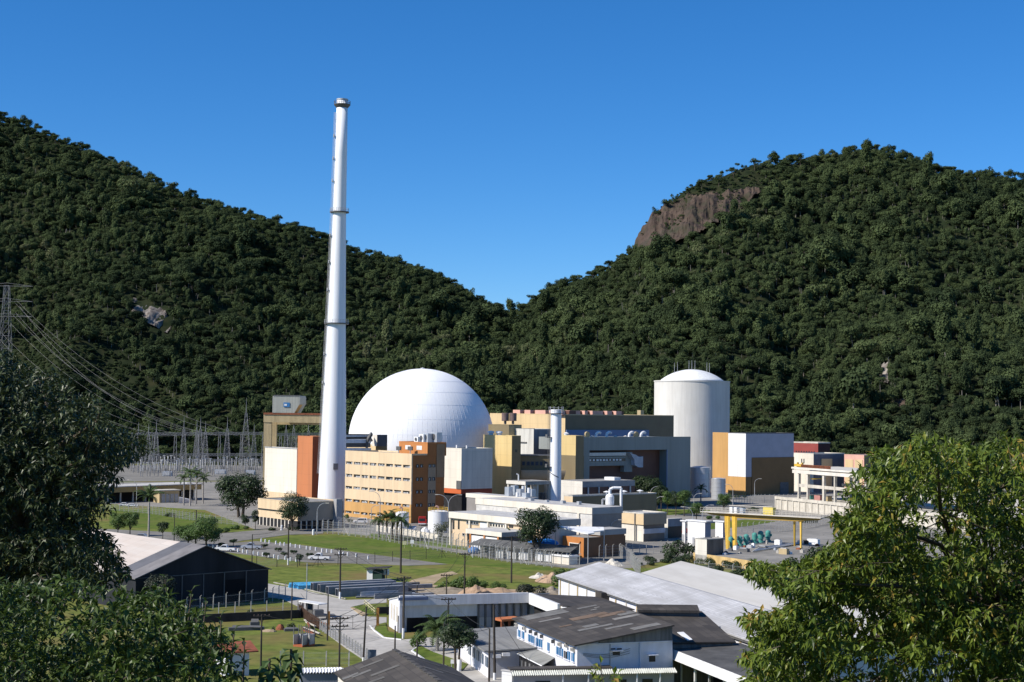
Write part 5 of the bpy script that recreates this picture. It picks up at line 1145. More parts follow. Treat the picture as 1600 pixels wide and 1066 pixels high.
# ================================================================== pump yard with yellow travelling crane
PZd = 2.2
yard = [PZ(1085, 865, PZd), PZ(1130, 871.5, PZd), PZ(1185, 879.5, PZd), PZ(1400, 885, PZd), PZ(1400, 836, PZd), PZ(1085, 836, PZd)]
structure(MB().prism([(p.x, p.y) for p in yard], 0, PZd), 'pump_yard', yardm)
mb = MB()
for a, b in zip(yard[:2], yard[1:3]):
    d = (b-a); n = Vector((d.y, -d.x, 0)).normalized(); mb.obox(Vector((a.x, a.y, 0))+n*0.02, (d.x, d.y, 0), n*0.35, (0, 0, PZd+0.25))
tag(build(mb, 'yellow_wall', mat('stained_yellow', (0.6, 0.42, 0.18), 0.8, 0.14, 0.5, streak=(1, 1, 0.3))), 'stained yellow retaining wall below the pump yard', 'wall')
t = thing('travelling_crane', 'yellow legged travelling crane with long walkway beam over the teal pumps', 'gantry crane', PZ(1190, 858, PZd))
ba, bb = P(1101, 799, 432), P(1287, 809, 405)
d = (bb-ba); dn = Vector((d.x, d.y, 0)).normalized(); qn = Vector((-dn.y, dn.x, 0))
def on(px, z, o=0.0):
    p = hit_px(Vector((ba.x, ba.y)), Vector((dn.x, dn.y)), px, 800); f = (p.x-ba.x)/(bb.x-ba.x); return Vector((p.x, p.y, ba.z+(bb.z-ba.z)*f + z)) + qn*o
pa, pb = on(1099, 0), on(1287, 0)
mb = MB(); c0 = on(1140, 0)
mb.add([on(1103, -0.2, -0.7), on(1285, -0.2, -0.7), on(1285, -0.2, 0.7), on(1103, -0.2, 0.7), on(1112, -0.8, -0.6), on(1278, -0.8, -0.6), on(1278, -0.8, .6), on(1112, -0.8, .6)], [(0, 1, 2, 3), (7, 6, 5, 4), (0, 4, 5, 1), (1, 5, 6, 2), (2, 6, 7, 3), (3, 7, 4, 0)])
mb.add([on(1112, -0.8, -0.55), on(1278, -0.8, -0.55), on(1278, -0.8, .55), on(1112, -0.8, .55), on(1150, -1.35, -0.55), on(1245, -1.35, -0.55), on(1245, -1.35, .55), on(1150, -1.35, .55)], [(0, 1, 2, 3), (7, 6, 5, 4), (0, 4, 5, 1), (1, 5, 6, 2), (2, 6, 7, 3), (3, 7, 4, 0)])
build(mb, 'girder', mat('girder_ochre', (0.34, 0.22, 0.05), 0.7, 0.1), t)
build(MB().add([on(1099, -0.2, -1.5), on(1287, -0.2, -1.5), on(1287, -0.2, 1.5), on(1099, -0.2, 1.5), on(1099, 0.05, -1.5), on(1287, 0.05, -1.5), on(1287, 0.05, 1.5), on(1099, 0.05, 1.5)], [(3, 2, 1, 0), (4, 5, 6, 7), (0, 1, 5, 4), (1, 2, 6, 5), (2, 3, 7, 6), (3, 0, 4, 7)]), 'walkway', conc_l, t)
mb = MB()
for o in (-1.45, 1.45):
    for k in range(33):
        px = 1099 + 188*k/32; mb.tube(on(px, 0.05, o), on(px, 1.15, o), 0.04, None, 4)
    for h in (0.6, 1.15): mb.tube(on(1099, h, o), on(1287, h, o), 0.04, None, 4)
build(mb, 'railing', conc_l, t)
for px, w_, h_, m_, nm in ((1144, 0.9, 1.5, white, 'cabinet'), (1151, 0.9, 1.5, white, 'cabinet'), (1160.5, 1.1, 1.4, alu, 'cabinet'), (1202, 3.2, 1.9, mat('box_yellow', (0.62, 0.5, 0.12), 0.6, 0.06), 'hoist_house')):
    p = on(px, 0.06); build(MB().box(p, (w_, 1.3, h_), dn), nm, m_, t)
build(MB().tube(on(1140, 2.0, -0.3), on(1208, 2.1, -0.3), 0.1, n=4), 'cable_rail', conc_l, t)
for px, w_ in ((1137, 0.95), (1147.5, 0.95), (1241.5, 0.5), (1251.5, 0.5)):
    top = on(px, -0.9, 0); ft = PZ(px + (0.5 if px > 1145 and px < 1200 else 0), 858 if px < 1200 else 853 + (px-1241)*0.4, PZd)
    mb = MB(); w0 = w_; n_ = dn
    vs = [top+n_*s*w0*(1.25 if px < 1200 else 1)/2+qn*q_*w0/2 for s, q_ in ((-1, -1), (1, -1), (1, 1), (-1, 1))] + [Vector((ft.x, ft.y, PZd))+n_*s*w0*0.7/2+qn*q_*w0*0.7/2 for s, q_ in ((-1, -1), (1, -1), (1, 1), (-1, 1))]
    mb.add(vs, [(0, 1, 2, 3), (7, 6, 5, 4), (0, 4, 5, 1), (1, 5, 6, 2), (2, 6, 7, 3), (3, 7, 4, 0)]); build(mb, 'leg', craney, t)
p = on(1142, -2.4, 0); build(MB().box(p, (3.2, 0.3, 0.3), dn), 'tie_beam', conc_l, t)
tw = PZ(1134.5, 858, PZd); top = on(1134.5, -1, -0.8); mb = MB()
for k in range(14): a_ = tw.lerp(top, k/14); mb.tube(a_, a_+dn*0.5, 0.05, None, 4)
for s in (0, 0.5): mb.tube(tw+dn*s, top+dn*s, 0.06, None, 4)
build(mb, 'ladder', craney, t)
pm = thing('teal_pump', 'teal vertical pump', 'pump', (0, 0, 0), 'teal pumps in a row under the crane')
PL = [(1142, 855, 1.0, 'squat teal pump at the left end of the row beside the crane leg'), (1156, 853, 0.95, 'second teal pump from the crane leg'), (1166, 851.5, 1.05, 'third teal pump from the crane leg, a plain tall one'), (1179, 849.5, 1.08, 'fourth teal pump, in the middle right of the row'), (1188.5, 848, 1.16, 'tallest teal pump of the row'), (1200, 846, 1.1, 'last teal pump at the right end of the row')]
for k, (px, py, s, lab) in enumerate(PL):
    p = PZ(px, py, PZd)
    if k == 0:
        pm.location = (0, 0, 0)
        build(MB().lathe((0, 0, 0), [(0.9, 0), (0.9, 0.35), (0.62, 0.4), (0.62, 1.0), (0.8, 1.05), (0.8, 1.25)], 14), 'base', teal, pm)
        build(MB().lathe((0, 0, 1.25), [(0.72, 0), (0.74, 1.2), (0.66, 1.5), (0.3, 1.75), (0.05, 1.8)], 16), 'motor', teal, pm)
        build(MB().box((0.75, -0.2, 1.4), (0.5, 0.5, 0.7)), 'terminal_box', mat('teal_dark', (0.03, 0.22, 0.19), 0.5), pm)
        pm.location = p; pm.scale = (s*.92,)*3; pm['label'] = lab
    else: dup(pm, p, rnd.uniform(-0.6, 0.6), s*.92, lab)
for px, py, w_, h_, m_, lab in ((1150, 859, 1.0, 0.9, white, 'white pump skid box near the crane ladder'), (1172, 856, 1.6, 0.6, alu, 'silver pipe skid in front of the third pump'), (1216, 853, 1.7, 1.6, white, 'white control cabinet right of the teal pumps'), (1271, 851, 3.4, 1.5, white, 'wide white cabinet right of the crane legs'), (1192, 858, 2.6, 0.7, steel_d, 'dark pipe manifold in front of the tall pump'), (1162, 862, 3.0, 0.8, steel_d, 'dark valve skid near the yellow wall'), (1225, 866, 2.4, 1.4, tan2, 'tan concrete box at the right of the pump yard'), (1110, 866, 1.0, 0.8, rust, 'rusty scrap box near the electric hut')):
    p = PZ(px, py, PZd); o = thing('yard_box', lab, 'equipment', p); build(MB().box(p, (w_, 1.2, h_), dn), 'body', m_, o); build(MB().box((p.x, p.y, PZd+h_), (w_*.7, .7, .2), dn), 'cover', steel, o)
for k in range(7):
    a_, b_ = PZ(1175+k*2, 862-k*1.2, PZd+0.3), PZ(1240+k*4, 851-k*0.8, PZd+0.3)
    tag(build(MB().tube(a_, b_, 0.14, None, 6), 'pipe', [conc_l, steel, alu][k % 3]), 'grey pipe lying across the pump yard right of the teal pumps', 'pipe', 'pipes on the pump yard')
B = Block(1105, 385, 1087, 1131, 843.5); t = thing('electric_hut', 'windowless hut with white front and brown streaked side at the pump yard edge', 'hut', B.base())
build(B.walls(MB(), PZd, None, (0, 1, 2)), 'wall', [cream2, mat('hut_brown', (0.22, 0.17, 0.13), 0.85, 0.2, 0.5, streak=(1.5, 1.5, .2)), roofg], t); build(B.parapet(MB(), 0.15, 0.5), 'roof_edge', conc, t); build(B.walls(MB(), 0, PZd, (0, 0, 0)), 'foundation', [conc], t)
# ================================================================== dark gabled warehouse, left
c_r = G(418.5, 938); c_l = G(211, 956); d = (c_l - c_r); d.z = 0; Wd = d.length; d.normalize(); bk = Vector((-0.637, 0.771, 0))
bk = Vector((d.y, -d.x, 0)); bk = bk if bk.y > 0 else -bk
ez, rz = 6.1, 11.3; Lw = 46.0
t = thing('black_warehouse', 'big warehouse with black netted gable end and pale pinkish pitched roof', 'warehouse', (c_r+c_l)/2)
mb = MB(); fr = [c_r, c_r+Vector((0, 0, ez)), (c_r+c_l)/2+Vector((0, 0, rz)), c_l+Vector((0, 0, ez)), c_l]
vs = fr + [p + bk*Lw for p in fr]; n = 5
mb.add(vs, [tuple(range(n)), tuple(range(n, 2*n))[::-1]] + [(i, n+i, n+(i+1) % n, (i+1) % n) for i in range(n)]); build(mb, 'wall', blackm, t)
def slope(a, b, u0, u1, m, nm, off=0.0):
    """roof strip on the slope from eave a to ridge b, between distances u0 and u1 behind the gable"""
    up_ = Vector((0, 0, 0.18+off)); e = (a-b).normalized()*0.5
    q = [a+e+bk*u0, b+bk*u0, b+bk*u1, a+e+bk*u1]; mb = MB(); mb.add([p+Vector((0, 0, 0.02+off)) for p in q] + [p+up_ for p in q], [(3, 2, 1, 0), (4, 5, 6, 7), (0, 1, 5, 4), (1, 2, 6, 5), (2, 3, 7, 6), (3, 0, 4, 7)]); return build(mb, nm, m, t)
rg = fr[2]
slope(fr[3], rg, 9.2, Lw, roof_pink, 'roof'); slope(fr[3], rg, -0.5, 4.5, mat('worn_grey_sheet', (0.20, 0.19, 0.19), 0.8, 0.12, 0.4), 'roof_strip'); slope(fr[3], rg, 4.5, 9.2, roof_band, 'roof_strip'); slope(fr[1], rg, -0.5, Lw, roof_band, 'roof')
fg = Face(c_l, c_r)
for px in (284, 317.5, 350, 384): u = fg.u_px(px, 920); build(fg.box(MB(), u-.1, u+.1, 0, ez, 0, 0.12), 'post', steel_d, t)
u0, u1 = fg.u_px(351.5, 920), fg.u_px(383, 920); build(fg.box(MB(), u0, u1, 0.2, 4.6, 0, 0.05), 'dark_opening', mat('black_void', (0.006, 0.006, 0.007), 0.9), t)
build(fg.box(MB(), 0, fg.L, ez-0.1, ez+0.05, 0, 0.1), 'girt', steel_d, t)
# ================================================================== white roofed twin warehouses, right of centre
E3, P3 = Vector((E1.x, E1.y, 0)), Vector((P1.x, P1.y, 0))
def gable_hall(name, label, O, L, W, ez, rz, mroof, mwall, ribs=0, m_end=None, oh=0.5):
    """O: far left corner on the ground; long side along E (towards the viewer), width along P"""
    t = thing(name, label, 'warehouse', O + E3*L/2 + P3*W/2)
    g = [O, O+Vector((0, 0, ez)), O+P3*W/2+Vector((0, 0, rz)), O+P3*W+Vector((0, 0, ez)), O+P3*W]
    vs = g + [p+E3*L for p in g]; n = 5
    build(MB().add(vs, [tuple(range(n)), tuple(range(n, 2*n))[::-1]] + [(i, n+i, n+(i+1) % n, (i+1) % n) for i in range(n-1)]), 'wall', mwall, t)
    sl = (rz-ez)/(W/2)
    for s in (0, 1):
        a = O + (P3*W if s else Vector()) + Vector((0, 0, ez)) + (P3 if s else -P3)*oh - Vector((0, 0, sl*oh)) - E3*oh; b = O+P3*W/2+Vector((0, 0, rz)) - E3*oh
        up_ = Vector((0, 0, 0.2)); q = [a, b, b+E3*(L+2*oh), a+E3*(L+2*oh)]; lo = Vector((0, 0, 0.03))
        build(MB().add([p+lo for p in q]+[p+up_ for p in q], [(3, 2, 1, 0), (4, 5, 6, 7), (0, 1, 5, 4), (1, 2, 6, 5), (2, 3, 7, 6), (3, 0, 4, 7)]), 'roof', mroof, t)
    return t
O1 = PZ(873, 900, 6.0); O1.z = 0
t = gable_hall('white_warehouse', 'long warehouse with ribbed white roof and white panel wall with tan piers', O1, 100, 17.0, 6.0, 8.3, roof_white, lavw)
fw1 = Face(O1, O1+E3*100)
fw1.n = -P3; 
for k in range(20):
    u = 1.0+k*5.0; build(fw1.box(MB(), u, u+0.45, 0, 5.6, 0, 0.14), 'pier', tan2 if k % 2 == 0 else conc_l, t)
build(fw1.box(MB(), 0, 100, 5.55, 5.8, 0, 0.4), 'gutter', steel_d, t)
O2 = O1 + P3*17.2
gable_hall('pale_warehouse', 'second long warehouse with smooth pale grey roof behind the ribbed white one', O2, 96, 17.0, 6.0, 8.2, roof_pale, lavw)
# ================================================================== white workshop (L shaped, shaded front) in the middle
f0 = G(624, 989); fx = Face(f0, f0 + P3*44); L_ = 44.0
zt = zAt(624, 934, f0.y); dpt = 8.0
t = thing('white_workshop', 'long white corrugated workshop with dark doorways beside the road', 'workshop', f0 + P3*22)
foot = [fx.pt(0), fx.pt(33.5), fx.pt(33.5, 0, -dpt), fx.pt(0, 0, -dpt)]
uR = fx.u_px(826, 950)
build(MB().prism([tuple(fx.pt(u, 0, o).xy) for u, o in ((0, -1.2), (uR+4, -1.2), (uR+4, -dpt), (0, -dpt))], 0, [zt-.25, zt-.25, zt-1.5, zt-1.5]), 'wall', lavw, t)
build(MB().prism([tuple(fx.pt(u, 0, o).xy) for u, o in ((-.2, -.6), (uR+4, -.6), (uR+4, -dpt-.4), (-.2, -dpt-.4))], [zt-.05, zt-.05, zt-1.4, zt-1.4], [zt+.1, zt+.1, zt-1.25, zt-1.25]), 'roof', roofl, t)
z1 = zAt(624, 947, f0.y); build(fx.box(MB(), 0, uR, z1, zt+0.3, -0.6, 0.15), 'parapet', clad, t)
z2 = zAt(640, 967, f0.y); uD = fx.u_px(748, 960)
build(fx.box(MB(), 0.0, uD, z2, z1, -1.1, -0.7), 'fascia', clad, t)
build(MB().prism([tuple(fx.pt(u, 0, o).xy) for u, o in ((-.05, .1), (.35, .1), (.35, -dpt), (-.05, -dpt))], 0, [zt+.2, zt+.2, zt-1.1, zt-1.1]), 'end_wall', lavw, t)
ue = [fx.u_px(x, 975) for x in (638, 668, 705, 748)]
build(fx.box(MB(), ue[0], ue[1], 0, z2, -1.15, -1.0), 'doorway', dark, t); build(fx.box(MB(), ue[2]-7, ue[3], 0, z2, -1.15, -1.0), 'doorway', dark, t)
for k in range(8): u = fx.u_px(749+k*11.2, 960); build(fx.box(MB(), u-.16, u+.16, 0, z1, -0.9, -0.5), 'column', steel_d, t)
for k in range(7): u = fx.u_px(755+k*11.2, 960); build(fx.box(MB(), u-.85, u+.85, z2-.3, z1-.3, -1.1, -1.0), 'panel', mat('lav_panel', (0.5, 0.5, 0.55), 0.7), t)
build(fx.box(MB(), fx.u_px(622, 935), fx.u_px(668, 935), zt-0.45, zt+0.05, 0.15, 0.45), 'box_beam', mat('beam_blue', (0.10, 0.13, 0.22), 0.6), t)
lw = Face(fx.pt(0, 0, -dpt), fx.pt(0)); 
for f_ in (0.25, 0.5, 0.78): build(lw.box(MB(), lw.L*f_-.6, lw.L*f_+.6, 1.6, 4.2, -0.1, 0.06), 'window', mat('bricked_window', (0.55, 0.5, 0.42), 0.8), t)
build(lw.box(MB(), lw.L-1.3, lw.L-0.3, 0, 2.8, -0.1, 0.06), 'door', dark, t)
# wing turning towards the viewer
w0 = fx.pt(uR, 0, 0.1); wa = Face(w0, w0+E3*15.5); wa.n = -P3
t = thing('workshop_wing', 'workshop wing with bright white parapet sloping away behind the blue windowed house', 'workshop', w0 + E3*8 + P3*6)
build(wa.box(MB(), 0, 15.5, z1-0.2, zt+0.3, -0.5, 0), 'parapet', white, t)
build(wa.box(MB(), 0, 15.5, 0, z1-0.2, -1.5, -1.0), 'wall', dark, t)
mb = MB(); mb.add([w0+P3*0.4+Vector((0, 0, zt)), w0+P3*0.4+E3*17+Vector((0, 0, zt)), w0+P3*13+E3*17+Vector((0, 0, zt-0.9)), w0+P3*13+Vector((0, 0, zt-0.9))] + [w0+P3*0.4+Vector((0, 0, zt+.2)), w0+P3*0.4+E3*17+Vector((0, 0, zt+.2)), w0+P3*13+E3*17+Vector((0, 0, zt-0.7)), w0+P3*13+Vector((0, 0, zt-0.7))], [(3, 2, 1, 0), (4, 5, 6, 7), (0, 1, 5, 4), (1, 2, 6, 5), (2, 3, 7, 6), (3, 0, 4, 7)])
build(mb, 'roof', roof_dark, t)
build(MB().obox(w0+P3*13-E3*2+Vector((0, 0, zt-1.5)), E3*3, P3*4, (0, 0, 1.6)), 'roof_monitor', roof_dark, t)
build(MB().obox(w0+P3*12.6+Vector((0, 0, 0)), E3*17, P3*0.3, (0, 0, zt-1.0)), 'side_wall', fibre, t)
# small orange awning stall
a = G(795, 984); t = thing('orange_awning', 'small orange awning with red post and green bins under it', 'awning', a)
sf = Face(PZ(783, 968, 2.9), PZ(808, 966, 2.9)); sf.A.z = 0
build(sf.box(MB(), 0, sf.L+1.0, 2.55, 2.9, -2.5, 0.2), 'roof', mat('awning_orange', (0.5, 0.17, 0.07), 0.7), t); build(sf.box(MB(), 0.1, 0.5, 0, 2.55, -.3, 0), 'post', rust, t); build(sf.box(MB(), sf.L*.5, sf.L*.5+.3, 0, 2.55, -.3, 0), 'post', rust, t)
build(sf.box(MB(), 0.8, 2.2, 0, 1.0, -1.6, -.4), 'green_bin', mat('bin_green', (0.02, 0.16, 0.05), 0.6), t); build(sf.box(MB(), 0, sf.L+1, 0, 2.5, -2.6, -2.4), 'back_wall', dark, t)
# ================================================================== white house with blue windows and patched dark roof
c_n = PZ(902, 1008, 7.0); c_f = PZ(808, 967.5, 7.0); c_n.z = c_f.z = 0
Eh = (c_n-c_f).normalized(); Ph = Vector((-Eh.y, Eh.x, 0)); Lh = (c_n-c_f).length; Wh = 13.6
t = thing('blue_windowed_house', 'white two storey building with blue shuttered windows and patched dark roof', 'building', (c_n+c_f)/2 + Ph*Wh/2)
ehz, rhz = 7.0, 9.1
g = [c_f, c_f+Vector((0, 0, ehz)), c_f+Ph*Wh+Vector((0, 0, rhz)), c_f+Ph*(Wh*1.02)+Vector((0, 0, 0))]
vs = g + [p+Eh*Lh for p in g]; n = 4
build(MB().add(vs, [tuple(range(n)), tuple(range(n, 2*n))[::-1]] + [(i, n+i, n+(i+1) % n, (i+1) % n) for i in range(n)]), 'wall', lavw, t)
def roofslab(t, name, q, m, th=0.2):
    build(MB().add([Vector(p) for p in q]+[Vector(p)+Vector((0, 0, th)) for p in q], [(3, 2, 1, 0), (4, 5, 6, 7), (0, 1, 5, 4), (1, 2, 6, 5), (2, 3, 7, 6), (3, 0, 4, 7)]), name, m, t)
sl = (rhz-ehz)/Wh
roofslab(t, 'roof', [c_f-Eh*0.5-Ph*0.7+Vector((0, 0, ehz-sl*.7+.03)), c_n+Eh*0.8-Ph*0.7+Vector((0, 0, ehz-sl*.7+.03)), c_n+Eh*0.8+Ph*Wh+Vector((0, 0, rhz+.03)), c_f-Eh*.5+Ph*Wh+Vector((0, 0, rhz+.03))], roof_dark)
# replaced roof sheets in other tones
pat = [mat('sheet_brown', (0.17, 0.12, 0.085), 0.85, 0.15, 0.6), mat('sheet_grey', (0.17, 0.165, 0.155), 0.85, 0.15, 0.6), mat('sheet_pale', (0.22, 0.21, 0.195), 0.85, 0.15, 0.6)]
def patch(u, w, lu, lw, k):
    a = c_f + Eh*u + Ph*w + Vector((0, 0, ehz+sl*w+.245)); build(MB().obox(a, Eh*lu, Ph*lw+Vector((0, 0, sl*lw)), (0, 0, 0.03)), 'replacement_sheet', pat[k], t)
for a_ in ((8.5, 5.0, 2.2, 5.5, 0), (10.2, 8.6, 2.0, 4.0, 0), (6.2, 1.2, 0.9, 3.2, 2), (2.0, 8.6, 1.0, 3.0, 1), (11.5, 11.0, 2.2, 2.3, 1), (17.5, 3.0, 1.1, 5.0, 1), (14.5, 9.3, 1.4, 3.8, 2), (20.0, 6.0, 1.0, 4.0, 1), (0.3, 0.4, 3.4, 6.5, 1), (15.5, 4.4, 1.5, 2.1, 1), (23.0, 8.5, 1.8, 4.0, 1), (12.7, 2.0, 0.7, 1.8, 0), (5.2, 9.6, 0.5, 0.9, 2), (4.0, 10.6, 0.5, 0.8, 2)): patch(*a_)
fh = Face(c_f, c_n); fh.n = -Ph
zw = lambda px, py: zAt(px, py, fh.pt(fh.u_px(px, 1000)).y)
for px, py0, py1, w in ((811.5, 995, 984.5, 1.1), (817.5, 998, 987, 1.1), (827, 1002.5, 991.5, 0.8), (830.6, 1004, 993, .8), (834, 1005.5, 994.5, .8), (839, 1009, 997, .8), (842.6, 1010.5, 998.5, .8), (846.2, 1011.5, 999.5, .8), (857.5, 1017, 1004.5, 0.9), (871, 1022.5, 1010.5, .75), (874.8, 1024, 1012, .75), (878.8, 1026, 1013.5, .75), (884.5, 1029, 1018, 1.3), (889.3, 1031, 1018, 1.0), (896, 1033.5, 1021, 1.1)):
    u = fh.u_px(px, 1000); z0, z1_ = zw(px, py0), zw(px, py1); m_ = dark if px == 884.5 else bluep
    o = build(fh.box(MB(), u-w/2, u+w/2, z0, z1_, -.05, 0.08), 'window', m_, t)
    mb = MB(); fh.box(mb, u-.03, u+.03, z0, z1_, .08, .12); fh.box(mb, u-w/2-.08, u+w/2+.08, z0-.12, z0, -.05, .2); build(mb, 'sill', lavw, o)
for px, py, w in ((808.5, 978, .9), (821, 983.5, 1.1), (831, 988.5, .35), (839.5, 992, .35), (848.5, 996, .35), (866.5, 1004, .5), (877, 1008.5, 1.0), (887.5, 1010.5, .9), (897.5, 1016.5, 1.0)):
    u = fh.u_px(px, 1000); z = zw(px, py); w *= .7; z += .15; o = build(fh.box(MB(), u-w/2, u+w/2, z-.24, z+.24, 0, .45), 'air_conditioner', cream2 if w > .4 else steel_d, t)
    build(fh.box(MB(), u-w*.35, u+w*.35, z-.17, z+.17, .45, .48), 'grille', steel_d, o)
fe = Face(c_n, c_n+Ph*Wh)
build(fe.box(MB(), -0.02, fe.L*0.995, 7.02, 7.14, -.1, .2), 'ledge', lavw, t)
mb = MB(); mb.add([fe.pt(3.0, 7.15, .12), fe.pt(fe.L, 7.15, .12), fe.pt(fe.L, 8.95, .12), fe.pt(3.0, 7.45, .12), fe.pt(3.0, 7.15, 0), fe.pt(fe.L, 7.15, 0), fe.pt(fe.L, 8.95, 0), fe.pt(3.0, 7.45, 0)], [(0, 1, 2, 3), (7, 6, 5, 4), (0, 4, 5, 1), (1, 5, 6, 2), (2, 6, 7, 3), (3, 7, 4, 0)])
build(mb, 'gable_cladding', fibre, t)
for px, py0, py1, w in ((963, 1024, 1018, 1.0), (1019, 1034, 1024.5, 0.9), (957.5, 1015, 1013, .7), (967.5, 1015, 1013, .7)):
    u = fe.u_px(px, 1020); z0, z1_ = zAt(px, py0, fe.pt(u).y), zAt(px, py1, fe.pt(u).y)
    o = build(fe.box(MB(), u-w/2, u+w/2, z0, z1_, -.05, .06), 'window', darkg, t)
    if py1 > 1017: build(fe.box(MB(), u-w*.75, u+w*.75, z1_+.1, z1_+.2, 0, .7), 'window_hood', lavw, o)
u = fe.u_px(1000.5, 1020); build(fe.box(MB(), u-.15, u+.15, 0, 7, 0, .25), 'pilaster', lavw, t); u = fe.u_px(953, 1020); build(fe.box(MB(), u-.06, u+.06, 0, 7, 0, .12), 'drain_pipe', steel, t)
for k in range(3):
    a = fe.pt(0.8, 5.9-k*.15, .1); b = fe.pt(7.5, 6.3-k*.3, .1); pts = [a.lerp(b, i/10)-Vector((0, 0, .45*math.sin(math.pi*i/10))) for i in range(11)]; build(MB().path(pts, .03, 3), 'cable', steel_d, t)
# dark stepped roof building behind it to the right
t = thing('dark_roofed_shed', 'dark stepped roof shed between the blue windowed house and the white warehouse', 'shed', PZ(1090, 1000, 0))
a = PZ(1003, 955, 8.6); b = PZ(1096, 957, 8.4); c = PZ(1150, 1005, 6.4); d_ = PZ(1036, 1006, 6.5)
roofslab(t, 'roof', [d_, c, b, a], roof_dark, .2)
wl_ = [(p.x, p.y) for p in (d_+Vector((.3, .5, 0)), c+Vector((-.3, .5, 0)), b, a)]; build(MB().prism(wl_, 0, [6.35, 6.25, 8.2, 8.4]), 'wall', fibre, t)
a2, b2 = PZ(997, 957, 8.9), PZ(1093, 958, 8.8); q = Vector((0, 2.6, 0.5)); 
roofslab(t, 'roof_monitor', [a2, b2, b2+q, a2+q], roof_dark, .35); build(MB().obox(a2-Vector((0, -.4, 0.9)), b2-a2, (0, 2.0, 0.2), (0, 0, .85)), 'monitor_wall', steel_d, t)
a3 = PZ(1059, 990, 7.4); b3 = PZ(1078, 1000, 6.95)
mb = MB(); p0, p1, p2, p3 = [PZ(*z) for z in ((1058, 988.5, 7.55), (1068, 988, 7.55), (1082, 1000, 7.1), (1074, 1001, 7.05))]; mb.add([p0, p1, p2, p3]+[p+Vector((0, 0, .06)) for p in (p0, p1, p2, p3)], [(3, 2, 1, 0), (4, 5, 6, 7), (0, 1, 5, 4), (1, 2, 6, 5), (2, 3, 7, 6), (3, 0, 4, 7)]); build(mb, 'skylight_sheet', white, t)
# loading canopy with white fascia
a = PZ(1046, 1014, 5.6); aa = Vector((a.x, a.y, 0)); t = thing('loading_canopy', 'loading canopy with broad white fascia running towards the viewer at lower right', 'canopy', aa + E3*15)
fl = Face(aa, aa+E3*44); fl.n = -P3
mb = MB(); mb.add([fl.pt(0, 5.7, 0), fl.pt(44, 5.7, 0), fl.pt(44, 4.5, .45), fl.pt(0, 4.5, .45), fl.pt(0, 5.7, -.12), fl.pt(44, 5.7, -.12), fl.pt(44, 4.5, .33), fl.pt(0, 4.5, .33)], [(0, 1, 2, 3), (7, 6, 5, 4), (0, 4, 5, 1), (1, 5, 6, 2), (2, 6, 7, 3), (3, 7, 4, 0)])
build(mb, 'fascia', mat('worn_white_sheet', (0.66, 0.65, 0.62), 0.75, 0.1, 0.5, streak=(2, 2, .3)), t)
roofslab(t, 'roof', [fl.pt(0, 5.5, -.12), fl.pt(44, 5.5, -.12), fl.pt(44, 5.9, -10.5), fl.pt(0, 5.9, -10.5)], mat('canopy_roof', (0.10, 0.098, 0.095), 0.85, 0.2, 0.3), .2)
build(fl.box(MB(), 0.4, 44, 0, 5.4, -10.4, -6.0), 'back_wall', dark, t)
for k in range(8): build(fl.box(MB(), 2+k*4.6, 2.22+k*4.6, 0, 5.3, -1.0, -.75), 'post', white if k % 2 else steel, t)
# low grey building left of the house
c0_ = PZ(763, 1016.5, 3.9); l0_ = PZ(716, 985, 3.9); c0_.z = l0_.z = 0
t = thing('grey_roofed_annex', 'low building with grey fibre cement roof and white wall left of the blue windowed house', 'building', (c0_+l0_)/2+P3*3)
fa = Face(l0_, c0_); Ll = fa.L; wdt = 11.5
build(MB().add([fa.pt(0, 0), fa.pt(Ll, 0), fa.pt(Ll, 0, -wdt), fa.pt(0, 0, -wdt), fa.pt(0, 3.6), fa.pt(Ll, 3.6), fa.pt(Ll, 3.9, -wdt), fa.pt(0, 3.9, -wdt)], [(3, 2, 1, 0), (4, 5, 6, 7), (0, 1, 5, 4), (1, 2, 6, 5), (2, 3, 7, 6), (3, 0, 4, 7)]), 'wall', lavw, t)
roofslab(t, 'roof', [fa.pt(-.4, 3.75, .7), fa.pt(Ll+.5, 3.75, .7), fa.pt(Ll+.5, 4.15, -wdt), fa.pt(-.4, 4.15, -wdt)], roof_grey)
fb = Face(fa.pt(Ll, 0, 0), fa.pt(Ll, 0, -wdt)); build(fb.box(MB(), 0.1, fb.L, 0, 3.6, 0, .12), 'front_wall', mat('shaded_grey_wall', (0.42, 0.42, 0.43), .8, .08), t)  # grey sheet paints the shade on this white building's front
for k in range(5):
    o = build(fa.box(MB(), 7.5+k*2.7, 9.2+k*2.7, 1.5, 2.9, -.05, .08), 'window', mat('steel_blue_glass', (0.06, 0.09, 0.14), .3), t); build(fa.box(MB(), 8.3+k*2.7, 8.4+k*2.7, 1.5, 2.9, .08, .14), 'mullion', white, o)
for px, py in ((789, 1023), (775, 1026)):
    u = fb.u_px(px, 1025); z = zAt(px, py, fb.pt(u).y); build(fb.box(MB(), u-.55, u+.55, z-.1, z+.35, .12, .8), 'white_hood', white, t)
